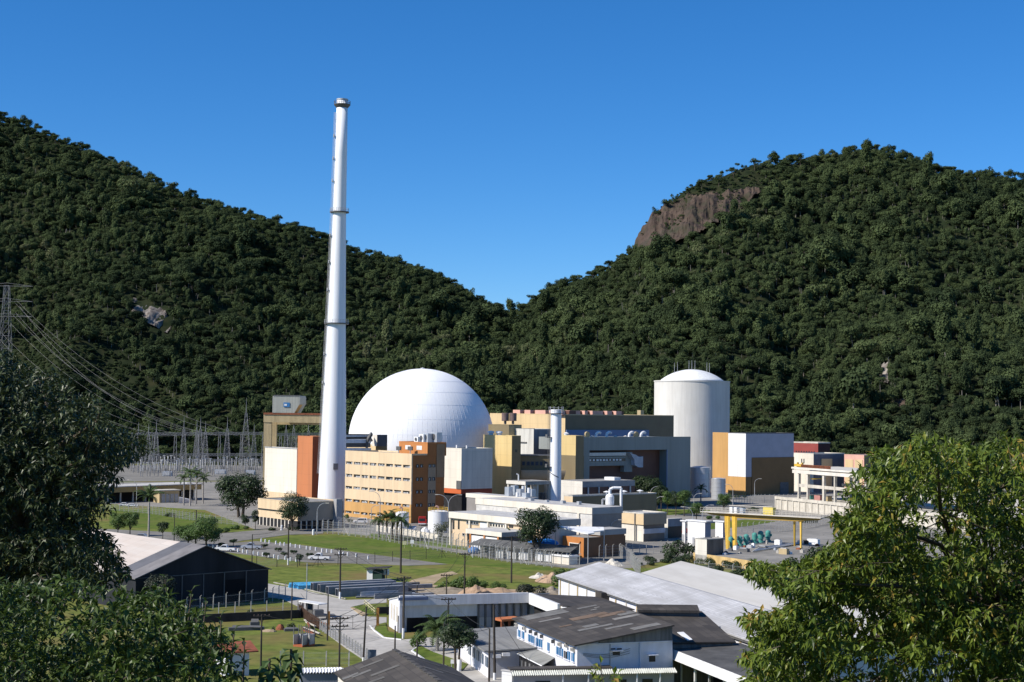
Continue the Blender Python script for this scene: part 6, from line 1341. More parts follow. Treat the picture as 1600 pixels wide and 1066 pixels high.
# lean-to with glazed roof
a = PZ(806, 1020, 3.5); aa = Vector((a.x, a.y, 0)); t = thing('lean_to', 'lean-to with striped corrugated roof against the white house wall', 'lean-to', aa)
q = [PZ(805, 1020, 3.4), PZ(847, 1041, 3.2), fh.pt(fh.u_px(868, 1020)-.2, 3.9, .05), fh.pt(fh.u_px(822, 1010), 3.9, .05)]
roofslab(t, 'roof', q, mat_sheets('leanto_sheets', ((0.25, 0.25, 0.23), (0.34, 0.34, 0.32), (0.12, 0.12, 0.11)), e_ang, 1.4, 9, mortar=(.15, .15, .15), msize=.05, stain=.6), .1)
fq = Face(q[0], q[1]); build(fq.box(MB(), .2, fq.L-.2, 0, 3.2, -.6, -.4), 'front_wall', dark, t)
for k in range(7): build(fq.box(MB(), 1.4+k*1.6, 2.0+k*1.6, 1.4, 2.6, -.4, -.34), 'window', mat('grey_pane', (.2, .2, .2), .4), t)
build(MB().tube(q[0], q[1], .08), 'gutter', white, t)
# front row along the bottom edge: corrugated awning, white gable wall
p0, p1 = PZ(800, 1056, 3.6), PZ(1058, 1051, 3.6)
ft = Face(p0, p1); t = thing('corrugated_awning', 'strip of white corrugated awning over grey wall at the bottom of the picture', 'awning', ft.pt(ft.L/2))
nn = 150; vs = []; 
for k in range(nn+1):
    u = ft.L*k/nn; w_ = .07*math.cos(k*math.pi); vs += [ft.pt(u, 3.6+w_, 0), ft.pt(u, 4.0+w_, -1.3)]
build(MB().add(vs, [(2*k, 2*k+2, 2*k+3, 2*k+1) for k in range(nn)]), 'roof', mat('pale_green_sheet', (0.55, 0.56, 0.5), .7, .12, .8), t, recalc=False)
build(ft.box(MB(), 0, ft.L, 0, 3.5, -1.6, -1.4), 'wall', mat('grey_lav_wall', (.42, .42, .45), .8, .08), t)
build(ft.box(MB(), 0, ft.L*.62, 4.05, 4.2, -3.4, -1.3), 'dark_roof', roof_dark, t)
build(ft.box(MB(), .3, ft.L*.6, 0, 4.05, -3.2, -2), 'rear_wall', fibre, t)
for x in (848, 975, 1016, 855): u = ft.u_px(x, 1060); build(ft.box(MB(), u-.7, u+.7, .8, 2.6, -1.4, -1.3), 'window', darkg, t)
for x in (880, 920, 996, 1032): u = ft.u_px(x, 1060); build(ft.box(MB(), u-.08, u+.08, 0, 3.6, -.3, -.15), 'post', white, t)
gw = Face(PZ(784, 1048, 3.9), PZ(800, 1050, 3.9)); t = thing('white_gable_wall', 'bright white end wall at the bottom edge left of the corrugated awning', 'wall', gw.pt(gw.L/2))
build(gw.box(MB(), 0, gw.L, 0, 3.9, -.4, 0), 'wall', white, t); build(gw.box(MB(), -.1, gw.L+.1, 3.9, 4.02, -.5, .1), 'coping', roofl, t)
# ================================================================== hipped dark roof at the bottom
ap = PZ(616, 1017, 6.6); le = PZ(527, 1052, 4.0); W8 = (le-ap); W8.z = 0; hw = abs(W8.dot(P3)); 
t = thing('bottom_dark_roof', 'dark weathered gabled roof at the bottom of the picture beside the road', 'building', Vector((ap.x, ap.y, 0))+E3*12)
g0 = Vector((ap.x, ap.y, 0)); ezb, rzb = 4.0, 6.6
for s in (-1, 1): roofslab(t, 'roof', [g0+P3*s*(hw+.4)+Vector((0, 0, ezb)), g0+P3*s*(hw+.4)+E3*40+Vector((0, 0, ezb)), g0+E3*40+Vector((0, 0, rzb)), g0+Vector((0, 0, rzb))], roof_dark, .2)
gg = [g0-P3*hw, g0-P3*hw+Vector((0, 0, ezb)), g0+Vector((0, 0, rzb-.1)), g0+P3*hw+Vector((0, 0, ezb)), g0+P3*hw]; gg = [p+E3*.5 for p in gg]
build(MB().add(gg+[p+E3*39 for p in gg], [(4, 3, 2, 1, 0), (5, 6, 7, 8, 9), (0, 1, 6, 5), (3, 4, 9, 8), (4, 0, 5, 9)]), 'wall', cream2, t)
mb = MB()
for k in range(36): p = g0+E3*(k*1.1)+Vector((0, 0, rzb+.12)); mb.obox(p-P3*.28, E3*1.0, P3*.56, (0, 0, .14+(.05 if k % 2 else 0)))
build(mb, 'ridge_cap', mat('ridge_tile', (.085, .08, .075), .85, .2, .8), t)
for s, u, w, lu, lw in ((-1, 3, 2.2, .8, 3.0), (-1, 6, 4.4, 1.0, 2.4), (-1, 9, 1.5, 1.0, 3.5), (-1, 12, 4.0, 1.0, 3.0), (1, 4, 2, .9, 3), (1, 9, 3.5, .9, 3.0), (-1, 5.2, 5.8, 1.1, 2.0), (1, 12, 1, .9, 2.4)):
    sb = (rzb-ezb)/(hw+.4); a = g0+E3*u+P3*s*w+Vector((0, 0, rzb-sb*w+.225)); build(MB().obox(a, E3*lu, P3*s*lw-Vector((0, 0, sb*lw)), (0, 0, .03)), 'replacement_sheet', pat[1] if lw < 3 else mat('sheet_dark', (.12, .115, .105), .85, .15, .6), t)
# small corrugated white roofed shed next to it
p0, p1 = PZ(470, 1051, 3.4), PZ(534, 1050, 3.4); fs2 = Face(p0, p1); t = thing('small_white_shed', 'small shed with wavy white corrugated roof edge and blue grey wall at the bottom', 'shed', fs2.pt(fs2.L/2))
vs = []; nn = 120
for k in range(nn+1):
    u = (fs2.L+.6)*k/nn-.3; w_ = .11*math.sin(k*2*math.pi/8); vs += [fs2.pt(u, 3.4+w_, .3), fs2.pt(u, 3.75+w_, -.8), fs2.pt(u, 3.1+w_, -5)]
build(MB().add(vs, [(3*k+j, 3*k+3+j, 3*k+4+j, 3*k+1+j) for k in range(nn) for j in (0, 1)]), 'roof', white, t, recalc=False, smooth=True); build(fs2.box(MB(), 0, fs2.L, 0, 3.2, -4.8, 0), 'wall', mat('bluegrey_render', (.20, .22, .27), .8, .08), t)
# ================================================================== storage yard on the grass: steel box girders and blue tarp
GD = [(490, 924, 505, 913.5), (501, 927.5, 520, 916), (513, 932, 540, 919), (527, 935.5, 552, 922), (462, 921, 485, 912)]
gl = mat('girder_grey', (0.26, 0.27, 0.29), .6, .12, .5, metal=.2)
GT = ['grey steel box girder at the left of the girder stack', 'second grey box girder with open dark end', 'third grey box girder with open dark end', 'fourth grey box girder behind the utility pole']
for k, (px, py) in enumerate(((489, 924), (500, 926.5), (513, 930), (528, 933.5))):
    p = G(px, py); t = thing('box_girder', GT[k], 'steel girder', p, 'steel box girders laid on the grass'); q = Vector((.87, .49, 0))
    L1 = 18 - k*.8; hh_, ww_ = 1.7, 1.35; nE = Vector((-.49, .87, 0))
    for (o0, o1, s0, s1) in ((0, ww_, 0, .12), (0, ww_, hh_-.12, hh_)): build(MB().obox(p+nE*o0+Vector((0, 0, s0)), q*L1, nE*(o1-o0), (0, 0, s1-s0)), 'flange', gl, t)
    for o0 in (0, ww_-.12): build(MB().obox(p+nE*o0+Vector((0, 0, .12)), q*L1, nE*.12, (0, 0, hh_-.24)), 'web', gl, t)
    build(MB().obox(p+nE*.12+q*1.2+Vector((0, 0, .12)), q*.2, nE*(ww_-.24), (0, 0, hh_-.24)), 'diaphragm', dark, t)
for k in range(9):
    p = G(545 + (k % 3)*22 + rnd.uniform(-4, 4), 918 + k*2.3); 
    o = build(MB().obox(p, Vector((.9, .43, 0))*(11+rnd.uniform(-2, 3)), -E3*(.7+rnd.random()*.4), (0, 0, .5+.5*rnd.random())).obox(p+Vector((0, 0, .2))-E3*.2, Vector((.9, .43, 0))*8, -E3*.3, (0, 0, .9)), 'steel_beam', [gl, steel_d, gl, alu][k % 4]); tag(o, 'long grey steel section lying in the right part of the girder stack', 'steel beam', 'loose steel sections on the grass')
for k in range(5):
    p = G(548 + k*8, 932 + (k % 2)*2.5); tag(build(MB().tube(p+Vector((0, 0, .2)), p+P3*(8+k)+Vector((0, 0, .25)), .17, None, 8), 'steel_pipe', [alu, gl][k % 2]), 'thin pale pipe lying in front of the girder stack', 'pipe', 'thin pipes in front of the girders')
for k in range(3):
    p = G(452+k*7, 919+k*1.2); mb = MB(); q = P3*(11-k); 
    mb.add([p, p+q, p+q-E3*1.6, p-E3*1.6, p+Vector((0, 0, .8)), p+q+Vector((0, 0, .95)), p+q-E3*1.5+Vector((0, 0, 1.1)), p-E3*1.3+Vector((.2, 0, 1.0))], [(3, 2, 1, 0), (4, 5, 6, 7), (0, 1, 5, 4), (1, 2, 6, 5), (2, 3, 7, 6), (3, 0, 4, 7)])
    tag(build(mb, 'covered_stack', bluel), ['light blue tarpaulin covered stack nearest the road', 'middle light blue tarpaulin covered stack', 'light blue tarpaulin covered stack touching the grey girders'][k], 'tarpaulin', 'blue covered stacks beside the girders')
p = G(574, 908); t = thing('site_hut', 'small green and white site hut with dark overhanging roof above the girders', 'hut', p)
fs3 = Face(G(573, 907.5), G(604, 908.5)); build(fs3.box(MB(), 0, 1.3, 0, 2.6, -3, 0), 'white_panel', white, t); build(fs3.box(MB(), 1.3, fs3.L*.75, 0, 2.3, -3, -.1), 'wall', mat('hut_green', (.025, .055, .04), .7), t); build(fs3.box(MB(), fs3.L*.75, fs3.L-.2, 1.2, 2.4, -3, -1.5), 'back_panel', white, t)
roofslab(t, 'roof', [fs3.pt(-.3, 2.5, .6), fs3.pt(fs3.L+.4, 2.9, .6), fs3.pt(fs3.L+.4, 2.9, -3.4), fs3.pt(-.3, 2.5, -3.4)], mat('hut_roof', (.05, .045, .04), .8), .15); build(fs3.box(MB(), fs3.L-.2, fs3.L, 0, 2.6, -.3, -.1), 'post', wood, t)
# ================================================================== yard with retaining wall at lower left
w0, w1, w2 = G(280, 975), G(466, 966), G(472, 955)
mb = MB()
for a, b in ((w0, w1), (w1, w2)):
    d = (b-a); n = Vector((d.y, -d.x, 0)).normalized(); mb.obox(a, d, n*.3, (0, 0, 1.5))
tag(build(mb, 'retaining_wall', mat('dark_stone', (.06, .05, .045), .9, .2, .6)), 'dark low stone retaining wall below the black warehouse lawn', 'wall')
t = thing('bus_stop', 'small roadside shelter with white flat roof on thin posts', 'shelter', G(483, 962)); a = G(468, 962); b = G(497, 968)
fq = Face(G(468, 961), G(497, 966)); build(fq.box(MB(), -.3, fq.L+.3, 2.4, 2.55, -1.8, .2), 'roof', white, t)
for u in (.1, fq.L*.4, fq.L*.7, fq.L-.1): build(fq.box(MB(), u-.05, u+.05, 0, 2.4, -.1, 0), 'post', steel_d, t)
build(fq.box(MB(), 0, fq.L*.35, 0, 2.3, -1.6, -1.4), 'back_panel', steel_d, t)
p = G(503, 968); t = thing('flatbed_trailer', 'low dark flatbed trailer parked by the gate at the roadside', 'trailer', p); build(MB().box((p.x, p.y, .6), (4.6, 1.8, .25), P3), 'deck', steel_d, t); build(MB().box((p.x-.6, p.y, .85), (1.6, 1.4, .9), P3), 'load', mat('load_grey', (.15, .15, .15), .7), t)
for s in (-1, 1): build(MB().tube((p.x+s*1.2, p.y-1.0, .4), (p.x+s*1.2, p.y-.75, .4), .4, n=12), 'wheel', rubber, t)
cg = thing('wire_cage', 'grey metal stillage cage with orange base on the lower lawn, left of the pair', 'cage', (0, 0, 0), 'stillage cages on the lawn')
build(MB().box((0, 0, 0), (1.5, 1.2, .25)), 'base', mat('cage_orange', (.42, .12, .05), .7), cg)
for s in (-1, 1): build(MB().box((s*.72, 0, .25), (.06, 1.2, 1.3)), 'side_panel', steel, cg)
build(MB().box((0, .55, .25), (1.4, .06, 1.3)), 'back_panel', steel, cg)
for sx in (-.72, .72):
    for sy in (-.55, .55): build(MB().box((sx, sy, .25), (.09, .09, 2.5)), 'post', steel_d, cg)
cg.location = G(469.5, 1010); cg.rotation_euler = (0, 0, -.5); cg.scale = (1.2, 1.2, 1.2); dup(cg, G(480.5, 1009), -.5, 1.2, 'grey metal stillage cage with orange base on the lower lawn, right of the pair')
LB = [(385, 985, 6.0, .8, steel_d, 'dark low metal trough on the lawn edge'), (398, 982, 1.6, 1.6, mat('kennel_grey', (.12, .12, .12), .8), 'small dark grey kennel shaped box on the lawn'), (438, 984, 1.6, .9, rust, 'rusty brick coloured scrap on the lawn'), (455, 986, 2.4, .6, steel_d, 'black tyre pile beside the shrub on the lawn'), (420, 987, 2.8, .4, dirt, 'pale rubble heap on the lawn')]
for px, py, w_, h_, m_, lab in LB:
    p = G(px, py); o = bmesh.new(); bmesh.ops.create_icosphere(o, subdivisions=2, radius=1.0); mb = MB()
    if m_ in (dirt, rust): mb.add([(p.x+v.co.x*w_/2*(1+.3*noise.noise(v.co*2)), p.y+v.co.y*.8, max(0, v.co.z*h_*(1+.5*noise.noise(v.co*3)))) for v in o.verts], [tuple(v.index for v in f.verts) for f in o.faces])
    else: mb.box(p, (w_, .9, h_*.7), P3); mb.add([(p.x-w_*.4, p.y-.3, h_*.7), (p.x+w_*.4, p.y-.3, h_*.7), (p.x+w_*.4, p.y+.3, h_), (p.x-w_*.4, p.y+.3, h_)], [(0, 1, 2, 3)])
    o.free(); tag(build(mb, 'lawn_scrap', m_), lab, 'scrap')
for k in range(12):
    p = G(470+rnd.uniform(-4, 24), 968+k*2.0); a_ = Vector((.35+rnd.uniform(-.2, .2), -.9, 0)); tag(build(MB().obox(p+Vector((0, 0, .1*k % .6)), a_*(5+rnd.random()*2), Vector((.9, .35, 0))*.3, (0, 0, .16)), 'timber_beam', [wood, conc_l, rust][k % 3]), 'weathered plank in the timber heap along the road fence', 'timber', 'planks heaped along the road fence')
a = G(372, 1018); b = G(404, 1014); fq = Face(G(368, 1019), G(406, 1017)); t = thing('tiled_hut', 'small white walled hut with red brown tiled roof at lower left behind the shrubs', 'hut', fq.pt(fq.L/2))
build(fq.box(MB(), 0, fq.L*.72, -1, 3.0, -3.5, 0), 'wall', lavw, t) if False else build(Face(G(352, 1058), G(382, 1056)).box(MB(), 0, 3.4, 0, 3.3, -5, 0), 'wall', lavw, t)
fz = Face(G(352, 1058), G(382, 1056)); roofslab(t, 'roof', [fz.pt(-.5, 3.3, .5), fz.pt(4.6, 3.3, .5), fz.pt(4.6, 4.2, -3.6), fz.pt(-.5, 4.2, -3.6)], mat('clay_tile', (.28, .09, .05), .85, .2, .8), .15)
# ================================================================== fences
def fence(name, label, pts, spacing, h, pm, bent=0.0, th=0.14, strands=4, panel=True, zb=0.0, rail=False, every=0):
    w = [PZ(p[0], p[1], zb) for p in pts]; t = thing(name, label, 'fence', w[0])
    seg = [(b-a).length for a, b in zip(w, w[1:])]; tot = sum(seg); n = max(2, min(98, int(tot/spacing)))
    def at(s):
        for (a, b), L in zip(zip(w, w[1:]), seg):
            if s <= L+1e-6: return a.lerp(b, s/L), (b-a).normalized()
            s -= L
        return w[-1], (w[-1]-w[-2]).normalized()
    mb = MB().box((0, 0, 0), (th, th, h)); 
    if bent: mb.tube((0, 0, h-.02), (bent*.7, -bent*.5, h+bent*.7), th*.45, None, 4)
    first = build(mb, 'post', pm, None, loc=(0, 0, 0)); first.parent = t
    brace = None; tops = []
    for k in range(n+1):
        p, d = at(tot*k/n); o = first if k == 0 else first.copy()
        if k: COL.objects.link(o)
        o.location = p - w[0]; o.rotation_euler = (rnd.uniform(-.03, .03), rnd.uniform(-.03, .03), 0); tops.append(p)
        if every and k % every == every//2:
            mbb = MB()
            for s in (-1, 1): mbb.tube(p+Vector((0, 0, h*.75)), p+d*s*h*.55, th*.4, None, 4)
            build(mbb.tube(p+Vector((0, 0, h*.74)), p+Vector((0, 0, h*.76)), th*.6, None, 5), 'brace', pm, t)
    if panel:
        mb = MB()
        for a, b in zip(tops, tops[1:]): mb.quad(a+Vector((0, 0, .05)), b+Vector((0, 0, .05)), b+Vector((0, 0, h-.1)), a+Vector((0, 0, h-.1)))
        build(mb, 'mesh_panel', chain, t, recalc=False)
    mb = MB()
    for s in range(strands):
        z = h*(s+.6)/strands + (0.1 if bent else 0); mb.path([p+Vector((0, 0, z)) for p in tops], .018, 3)
    if strands: 
        o = build(mb, 'wire', steel_d if pm in (wood, steel_d) else steel, t); 
    return t
fence('security_fence', 'tall double security fence with pale concrete posts in front of the office block', [(503, 833), (570, 840), (640, 852.5), (700, 864), (800, 880), (862, 887)], 2.6, 3.8, postc, .6, .22, 5, every=9)
fence('security_fence', 'inner security fence line with slim pale posts behind the outer one', [(507, 824), (570, 829), (640, 842), (700, 853), (735, 858)], 2.8, 3.5, postc, .5, .2, 5)
fence('security_fence', 'security fence with pale bent posts in front of the long low shed', [(735, 868), (800, 879), (893, 889.5), (905, 890)], 2.6, 3.4, postc, .55, .16, 4)
fence('field_fence', 'dark wire fence with thin posts and braces across the mown field', [(401, 884.5), (451, 887), (484, 885.5), (516, 884), (549, 882), (580, 880), (640, 876), (684, 872.5), (714, 870)], 5.2, 2.6, wood, 0, .13, 4, every=7)
fence('security_fence', 'long distant security fence with dark bent posts below the royal palms', [(165, 797), (240, 804), (320, 817), (402, 824)], 2.8, 2.6, postc, .6, .15, 4)
fence('roadside_fence', 'old roadside fence with pale leaning posts along the concrete road', [(500, 985), (530, 1004), (556, 1021), (577, 1036)], 1.9, 1.9, postc, 0, .2, 3)
fence('timber_fence', 'weathered brown paling fence beside the timber heap', [(466, 958), (482, 972), (500, 984)], 1.0, 1.7, mat('fence_timber', (.13, .075, .05), .85, .2, 1.0), 0, .3, 2, panel=False)
fence('lawn_fence', 'low fence with pale posts at the near edge of the lower lawn', [(438, 1041), (483, 1041), (512, 1041), (545, 1041)], 2.6, 2.2, postc, 0, .17, 3)
fence('wall_fence', 'thin post fence standing on the dark stone retaining wall', [(290, 972), (346, 969.5), (443, 965.5), (466, 964.5)], 2.7, 3.2, postc, 0, .14, 3)
fence('yard_fence', 'bent post fence in the shade in front of the black warehouse', [(292, 957), (340, 951), (418, 942), (446, 934)], 2.9, 2.6, postc, .4, .16, 2)
fence('security_fence', 'security fence by the asphalt road between the orange office and the bush', [(936, 872), (985, 868), (1042, 864)], 2.4, 3.0, postc, .5, .17, 4)
fence('security_fence', 'angled security fence coming towards the white warehouse roofs', [(968, 870), (984, 880), (992, 892), (1000, 900)], 1.6, 3.0, postc, .5, .16, 4)
fence('security_fence', 'security fence curving along the pump yard on the right', [(1150, 834), (1210, 832), (1260, 826), (1300, 817), (1345, 810)], 2.2, 3.2, postc, .5, .16, 4)
fence('security_fence', 'coiled wire topped fence in front of the shaded ochre wall', [(1146, 789), (1190, 786), (1245, 786)], 2.0, 3.4, postc, .5, .14, 5)
fence('security_fence', 'pale posts and wire by the roofed workshop hall', [(880, 785), (910, 783), (985, 778)], 3.2, 4.5, postc, .5, .2, 4, zb=0)
fence('river_fence', 'fence with pale bent posts among the bushes behind the pale warehouse', [(1085, 893), (1125, 896), (1165, 902), (1230, 912)], 3.4, 2.4, postc, .5, .15, 3)
# low white walls
mb = MB()
w = [G(588, 830.5), G(640, 837.5), G(684, 845.5)]
for a, b in zip(w, w[1:]): d = b-a; n = Vector((-d.y, d.x, 0)).normalized(); mb.obox(a, d, n*.4, (0, 0, 1.9))
tag(build(mb, 'low_wall', cream), 'low white wall in front of the palms and round tanks', 'wall')
# double gate across the road
ga, gb, gm = G(513, 985), G(590, 979), G(551, 984); t = thing('road_gate', 'pair of mesh gates between rusty posts across the concrete road', 'gate', gm)
for p, h_ in ((ga, 3.2), (gb, 3.2)): build(MB().box(p, (.45, .45, h_)), 'gate_post', mat('rust_post', (.24, .12, .03), .8, .2, 1.0), t)
for a, b in ((ga, gm), (gm, gb)):
    mb = MB(); U = Vector((0, 0, 1))
    for p in (a, b, a.lerp(b, .5)): mb.tube(p+U*.15, p+U*2.4, .035, None, 4)
    for z in (.15, 1.25, 2.4): mb.tube(a+U*z, b+U*z, .035, None, 4)
    mb.tube(a+U*.15, b+U*2.4, .03, None, 4); build(mb, 'leaf', steel_d, t)
# ramp railing by the verge
a, b = G(569, 946), G(586, 961); t = thing('ramp_railing', 'pale yellow ramp railing on the grass corner beside the white workshop', 'railing', a); mb = MB()
for k in range(8): p = a.lerp(b, k/7); mb.tube(p, p+Vector((0, 0, 1.1)), .06, None, 4)
for z in (.6, 1.1): mb.tube(a+Vector((0, 0, z)), b+Vector((0, 0, z)), .06, None, 4)
build(mb, 'rail', mat('rail_cream', (.55, .5, .3), .6), t); build(MB().box((b.x+3, b.y+1, 0), (5.5, .5, 1.4), P3), 'dark_wall', dark, t)
# ================================================================== bollards round the car park
bo = build(MB().tube((0, 0, 0), (0, 0, .9), .2, .19, 8).tube((0, 0, .9), (0, 0, .95), .19, .1, 8), 'bollard', white, loc=(0, 0, 0)); tag(bo, 'short white bollard in the far row along the mown lawn', 'bollard', 'white bollards in the far row')
R1 = [(588, 303), (630, 310), (672, 320), (740, 328), (786, 340), (828, 343), (893, 352), (945, 363), (992, 370), (1060, 382), (1100, 388), (1155, 395), (1220, 410), (1270, 415), (1320, 420), (1400, 437), (1440, 445), (1487, 450), (1575, 463), (1700, 486)]
R2 = [(35, 363), (85, 370), (130, 376), (180, 385), (230, 393), (285, 402), (345, 410), (395, 418), (440, 425), (505, 435), (555, 445), (603, 453), (667, 463), (720, 473), (765, 485), (838, 490), (893, 503), (950, 508)]
for k, (x, y) in enumerate(R1):
    p = G(320+x*.15, 801.5+y*.15)
    if k == 0: bo.location = p
    else: o = bo.copy(); COL.objects.link(o); o.location = p
for x, y in R2:
    o = bo.copy(); COL.objects.link(o); o.location = G(320+x*.15, 801.5+y*.15); o['label'] = 'short white bollard in the near row beside the parked pickups'; o['group'] = 'white bollards in the near row'
for px, py, lab in ((489.5, 836, 'single tall white post at the drive corner by the gatehouse'), (440, 829, 'single tall white post before the gatehouse door')): p = G(px, py); tag(build(MB().tube(p, p+Vector((0, 0, 1.6)), .35, .33, 8).tube(p+Vector((0, 0, 1.6)), p+Vector((0, 0, 1.68)), .33, .15, 8), 'post', white), lab, 'post')
# ================================================================== utility poles
POLES = {}
def pole(key, px, yb, yt, label, arm=0, wb=0.0, m=wood, ins=True, lean=0.0, zb=0.0, rot=0.3, rr=None):
    b = PZ(px, yb, zb); h = zAt(px, yt, b.y) - zb; r = rr or max(.14, .02*h); t = thing('utility_pole', label, 'utility pole', b, 'utility poles')
    top = b + Vector((lean, 0, h)); build(MB().tube(b, top, r, r*.7, 8), 'pole', m, t)
    if wb: build(MB().tube(b-Vector((0, 0, .02)), b.lerp(top, wb), r*1.06, r*1.03, 8), 'white_base', white, t)
    d = Vector((math.cos(rot), math.sin(rot), 0))
    for k in range(arm):
        z = top - Vector((0, 0, .35+1.1*k)); L = 1.25
        build(MB().obox(z-d*L-Vector((0, .09, 0)), d*2*L, (0, .18, 0), (0, 0, .16)).tube(z-d*.7, z-Vector((0, 0, .8)), .035, None, 4).tube(z+d*.7, z-Vector((0, 0, .8)), .035, None, 4), 'cross_arm', wood, t)
        for s in (-1.1, -.5, .5, 1.1): build(MB().lathe(tuple(z+d*s+Vector((0, 0, .16))), [(.05, 0), (.09, .06), (.07, .16), (.02, .2)], 6), 'insulator', mat('brown_glaze', (.12, .08, .06), .3), t)
    POLES[key] = (b, top, d); return t
pole('a', 450, 883, 819, 'dark pole with white foot standing in the car park in front of the round tree', 0, .16)
pole('b', 393.5, 884, 835, 'dark pole behind the black warehouse beside the silver pickup')
pole('c', 531, 936, 856, 'dark pole with double cross arms beside the box girders', 2, .14)
pole('d', 478.5, 957, 880, 'slim pale metal lamp pole near the bus shelter', 0, 0, steel, rr=.11)
pole('e', 455.5, 969, 909, 'dark pole at the corner of the dark retaining wall')
pole('f', 511.5, 1001, 928.5, 'dark pole on the fence line with a white ring near its top')
pole('g', 530, 1045, 964, 'dark pole with a bristling double cross arm near the small white shed', 2, 0)
pole('h', 567.5, 1034, 948, 'leaning dark pole on the road side with white foot', 0, .08, lean=.35)
pole('i', 630, 998, 901, 'dark pole with white foot and cross arm at the corner of the white workshop', 1, .17)
pole('j', 700, 1008, 934, 'dark pole with wide cross arm in front of the white workshop doors', 1)
pole('k', 626, 896, 815, 'tall dark pole on the grass field in front of the white tanks')
pole('l', 651.5, 931, 914, 'short dark post on the dirt path', 0)
pole('m', 697.5, 934, 897, 'dark pole with cross arm behind the white workshop roof', 1)
pole('n', 725.6, 932, 864, 'dark pole rising behind the workshop near the sand heap', 1)
pole('o', 799, 911, 838, 'tall dark pole on the field in front of the long shed', 1)
pole('p', 764, 1066, 982, 'dark bare pole left of a close pair near the grey roofed annex')
pole('q', 773, 1063, 945, 'tallest dark pole of the near pair with white foot', 0, .1, lean=-.25)
pole('r', 693, 1042, 974, 'dark pole behind the bushy street tree')
pole('s', 651.5, 1028, 1000, 'short dark stump post on the road verge', 0)
pole('t', 617, 1017, 978, 'short dark post above the bottom dark roof ridge', 0)
pole('u', 924.5, 1078, 1026, 'dark post in front of the lavender gable of the blue windowed house')
pole('v', 407.5, 1043, 960, 'dark pole on the lower lawn with frayed top', 1)
pole('w', 272, 847, 806, 'thin dark pole among the car park trees, left one')
pole('x', 305.6, 854, 797, 'thin dark pole among the car park trees, right one')
pole('y', 838, 1072, 1046, 'dark post with cross arm in front of the corrugated awning', 1, rr=.2)
wd = mat('black_cable', (.03, .03, .03), .6)
def span(k1, k2, lab, s=0.0, dz=0.0, sag=.8, r=.035):
    b1, t1, d1 = POLES[k1]; b2, t2, d2 = POLES[k2]; wire(lab, t1+d1*s+Vector((0, 0, -dz)), t2+d2*s+Vector((0, 0, -dz)), sag, r, wd, 12, 'overhead_cable')
for k1, k2, w_ in (('i', 'c', 'the workshop corner pole and the girder pole'), ('i', 'j', 'the workshop corner pole and the wide armed pole'), ('g', 'i', 'the bristling pole and the workshop corner pole'), ('n', 'm', 'the sand heap pole and the workshop roof pole'), ('n', 'o', 'the sand heap pole and the long shed pole')):
    for s, nm in ((-1.1, 'left'), (1.1, 'right')): span(k1, k2, f'{nm} cable between {w_}', s, .2)
for k1, k2, w_ in (('g', 'h', 'the bristling pole and the leaning road pole'), ('e', 'f', 'the wall corner pole and the ringed fence pole'), ('v', 'g', 'the lower lawn pole and the bristling pole'), ('p', 'r', 'the bare near pole and the street tree pole'), ('a', 'b', 'the two car park poles'), ('w', 'x', 'the two thin poles among the car park trees'), ('j', 'p', 'the wide armed pole and the bare near pole'), ('q', 'y', 'the tallest near pole and the awning post'), ('r', 'j', 'the street tree pole and the wide armed pole'), ('k', 'a', 'the tank pole and the white footed car park pole')): span(k1, k2, f'sagging cable between {w_}')
# ================================================================== street lamps
def lamp(px, yb, yt, label, double=False, side=1, zb=0.0):
    b = PZ(px, yb, zb); h = zAt(px, yt, b.y)-zb; t = thing('street_lamp', label, 'street lamp', b, 'curved street lamps')
    r = .11; build(MB().tube(b, b+Vector((0, 0, h*.74)), r*1.3, r, 6), 'pole', steel, t)
    for s in ((-1, 1) if double else (side,)):
        c = b+Vector((0, 0, h*.74)); R_ = h*.26; pts = [c + Vector((s*R_*1.05*(1-math.cos(a)), 0, R_*math.sin(a))) for a in [R(10*k) for k in range(0, 10)]]
        build(MB().path(pts, r*.75, 5), 'arm', steel, t); e = pts[-1]; build(MB().box((e.x+s*.4, e.y, e.z-.12), (1.0, .35, .2)), 'lamp_head', conc_l, t)
lamp(849.5, 872, 814, 'curved lamp in front of the round dark tree', side=1); lamp(954, 858, 812, 'curved lamp beside the orange office', side=1)
lamp(1023, 812, 776, 'double armed lamp by the beige box', True); lamp(1084, 802, 771, 'double armed lamp among the trees below the silver tanks', True); lamp(1082, 843, 792, 'single arm lamp left of the white kiosk', side=-1); lamp(1097, 838, 789, 'single arm lamp at the left end of the crane beam', side=1)
lamp(1016, 802, 760, 'thin lamp in the row of trees by the slate hall', side=1); lamp(700, 833, 773, 'double armed lamp above the larger white tank', True); lamp(593.5, 818, 768, 'thin single arm lamp against the office facade', side=-1); lamp(580, 816, 790, 'short thin lamp against the office facade', side=1)
lamp(213, 793, 750, 'lamp in front of the long canopy', side=-1); lamp(305, 790, 755, 'lamp among the royal palms', side=-1); lamp(1179, 776, 748, 'lamp at the foot of the shaded ochre wall', side=1); lamp(495, 836, 786, 'slim straight lamp beside the gatehouse corner', side=1); lamp(1145, 790, 757, 'thin lamp in front of the ochre wall', side=-1)
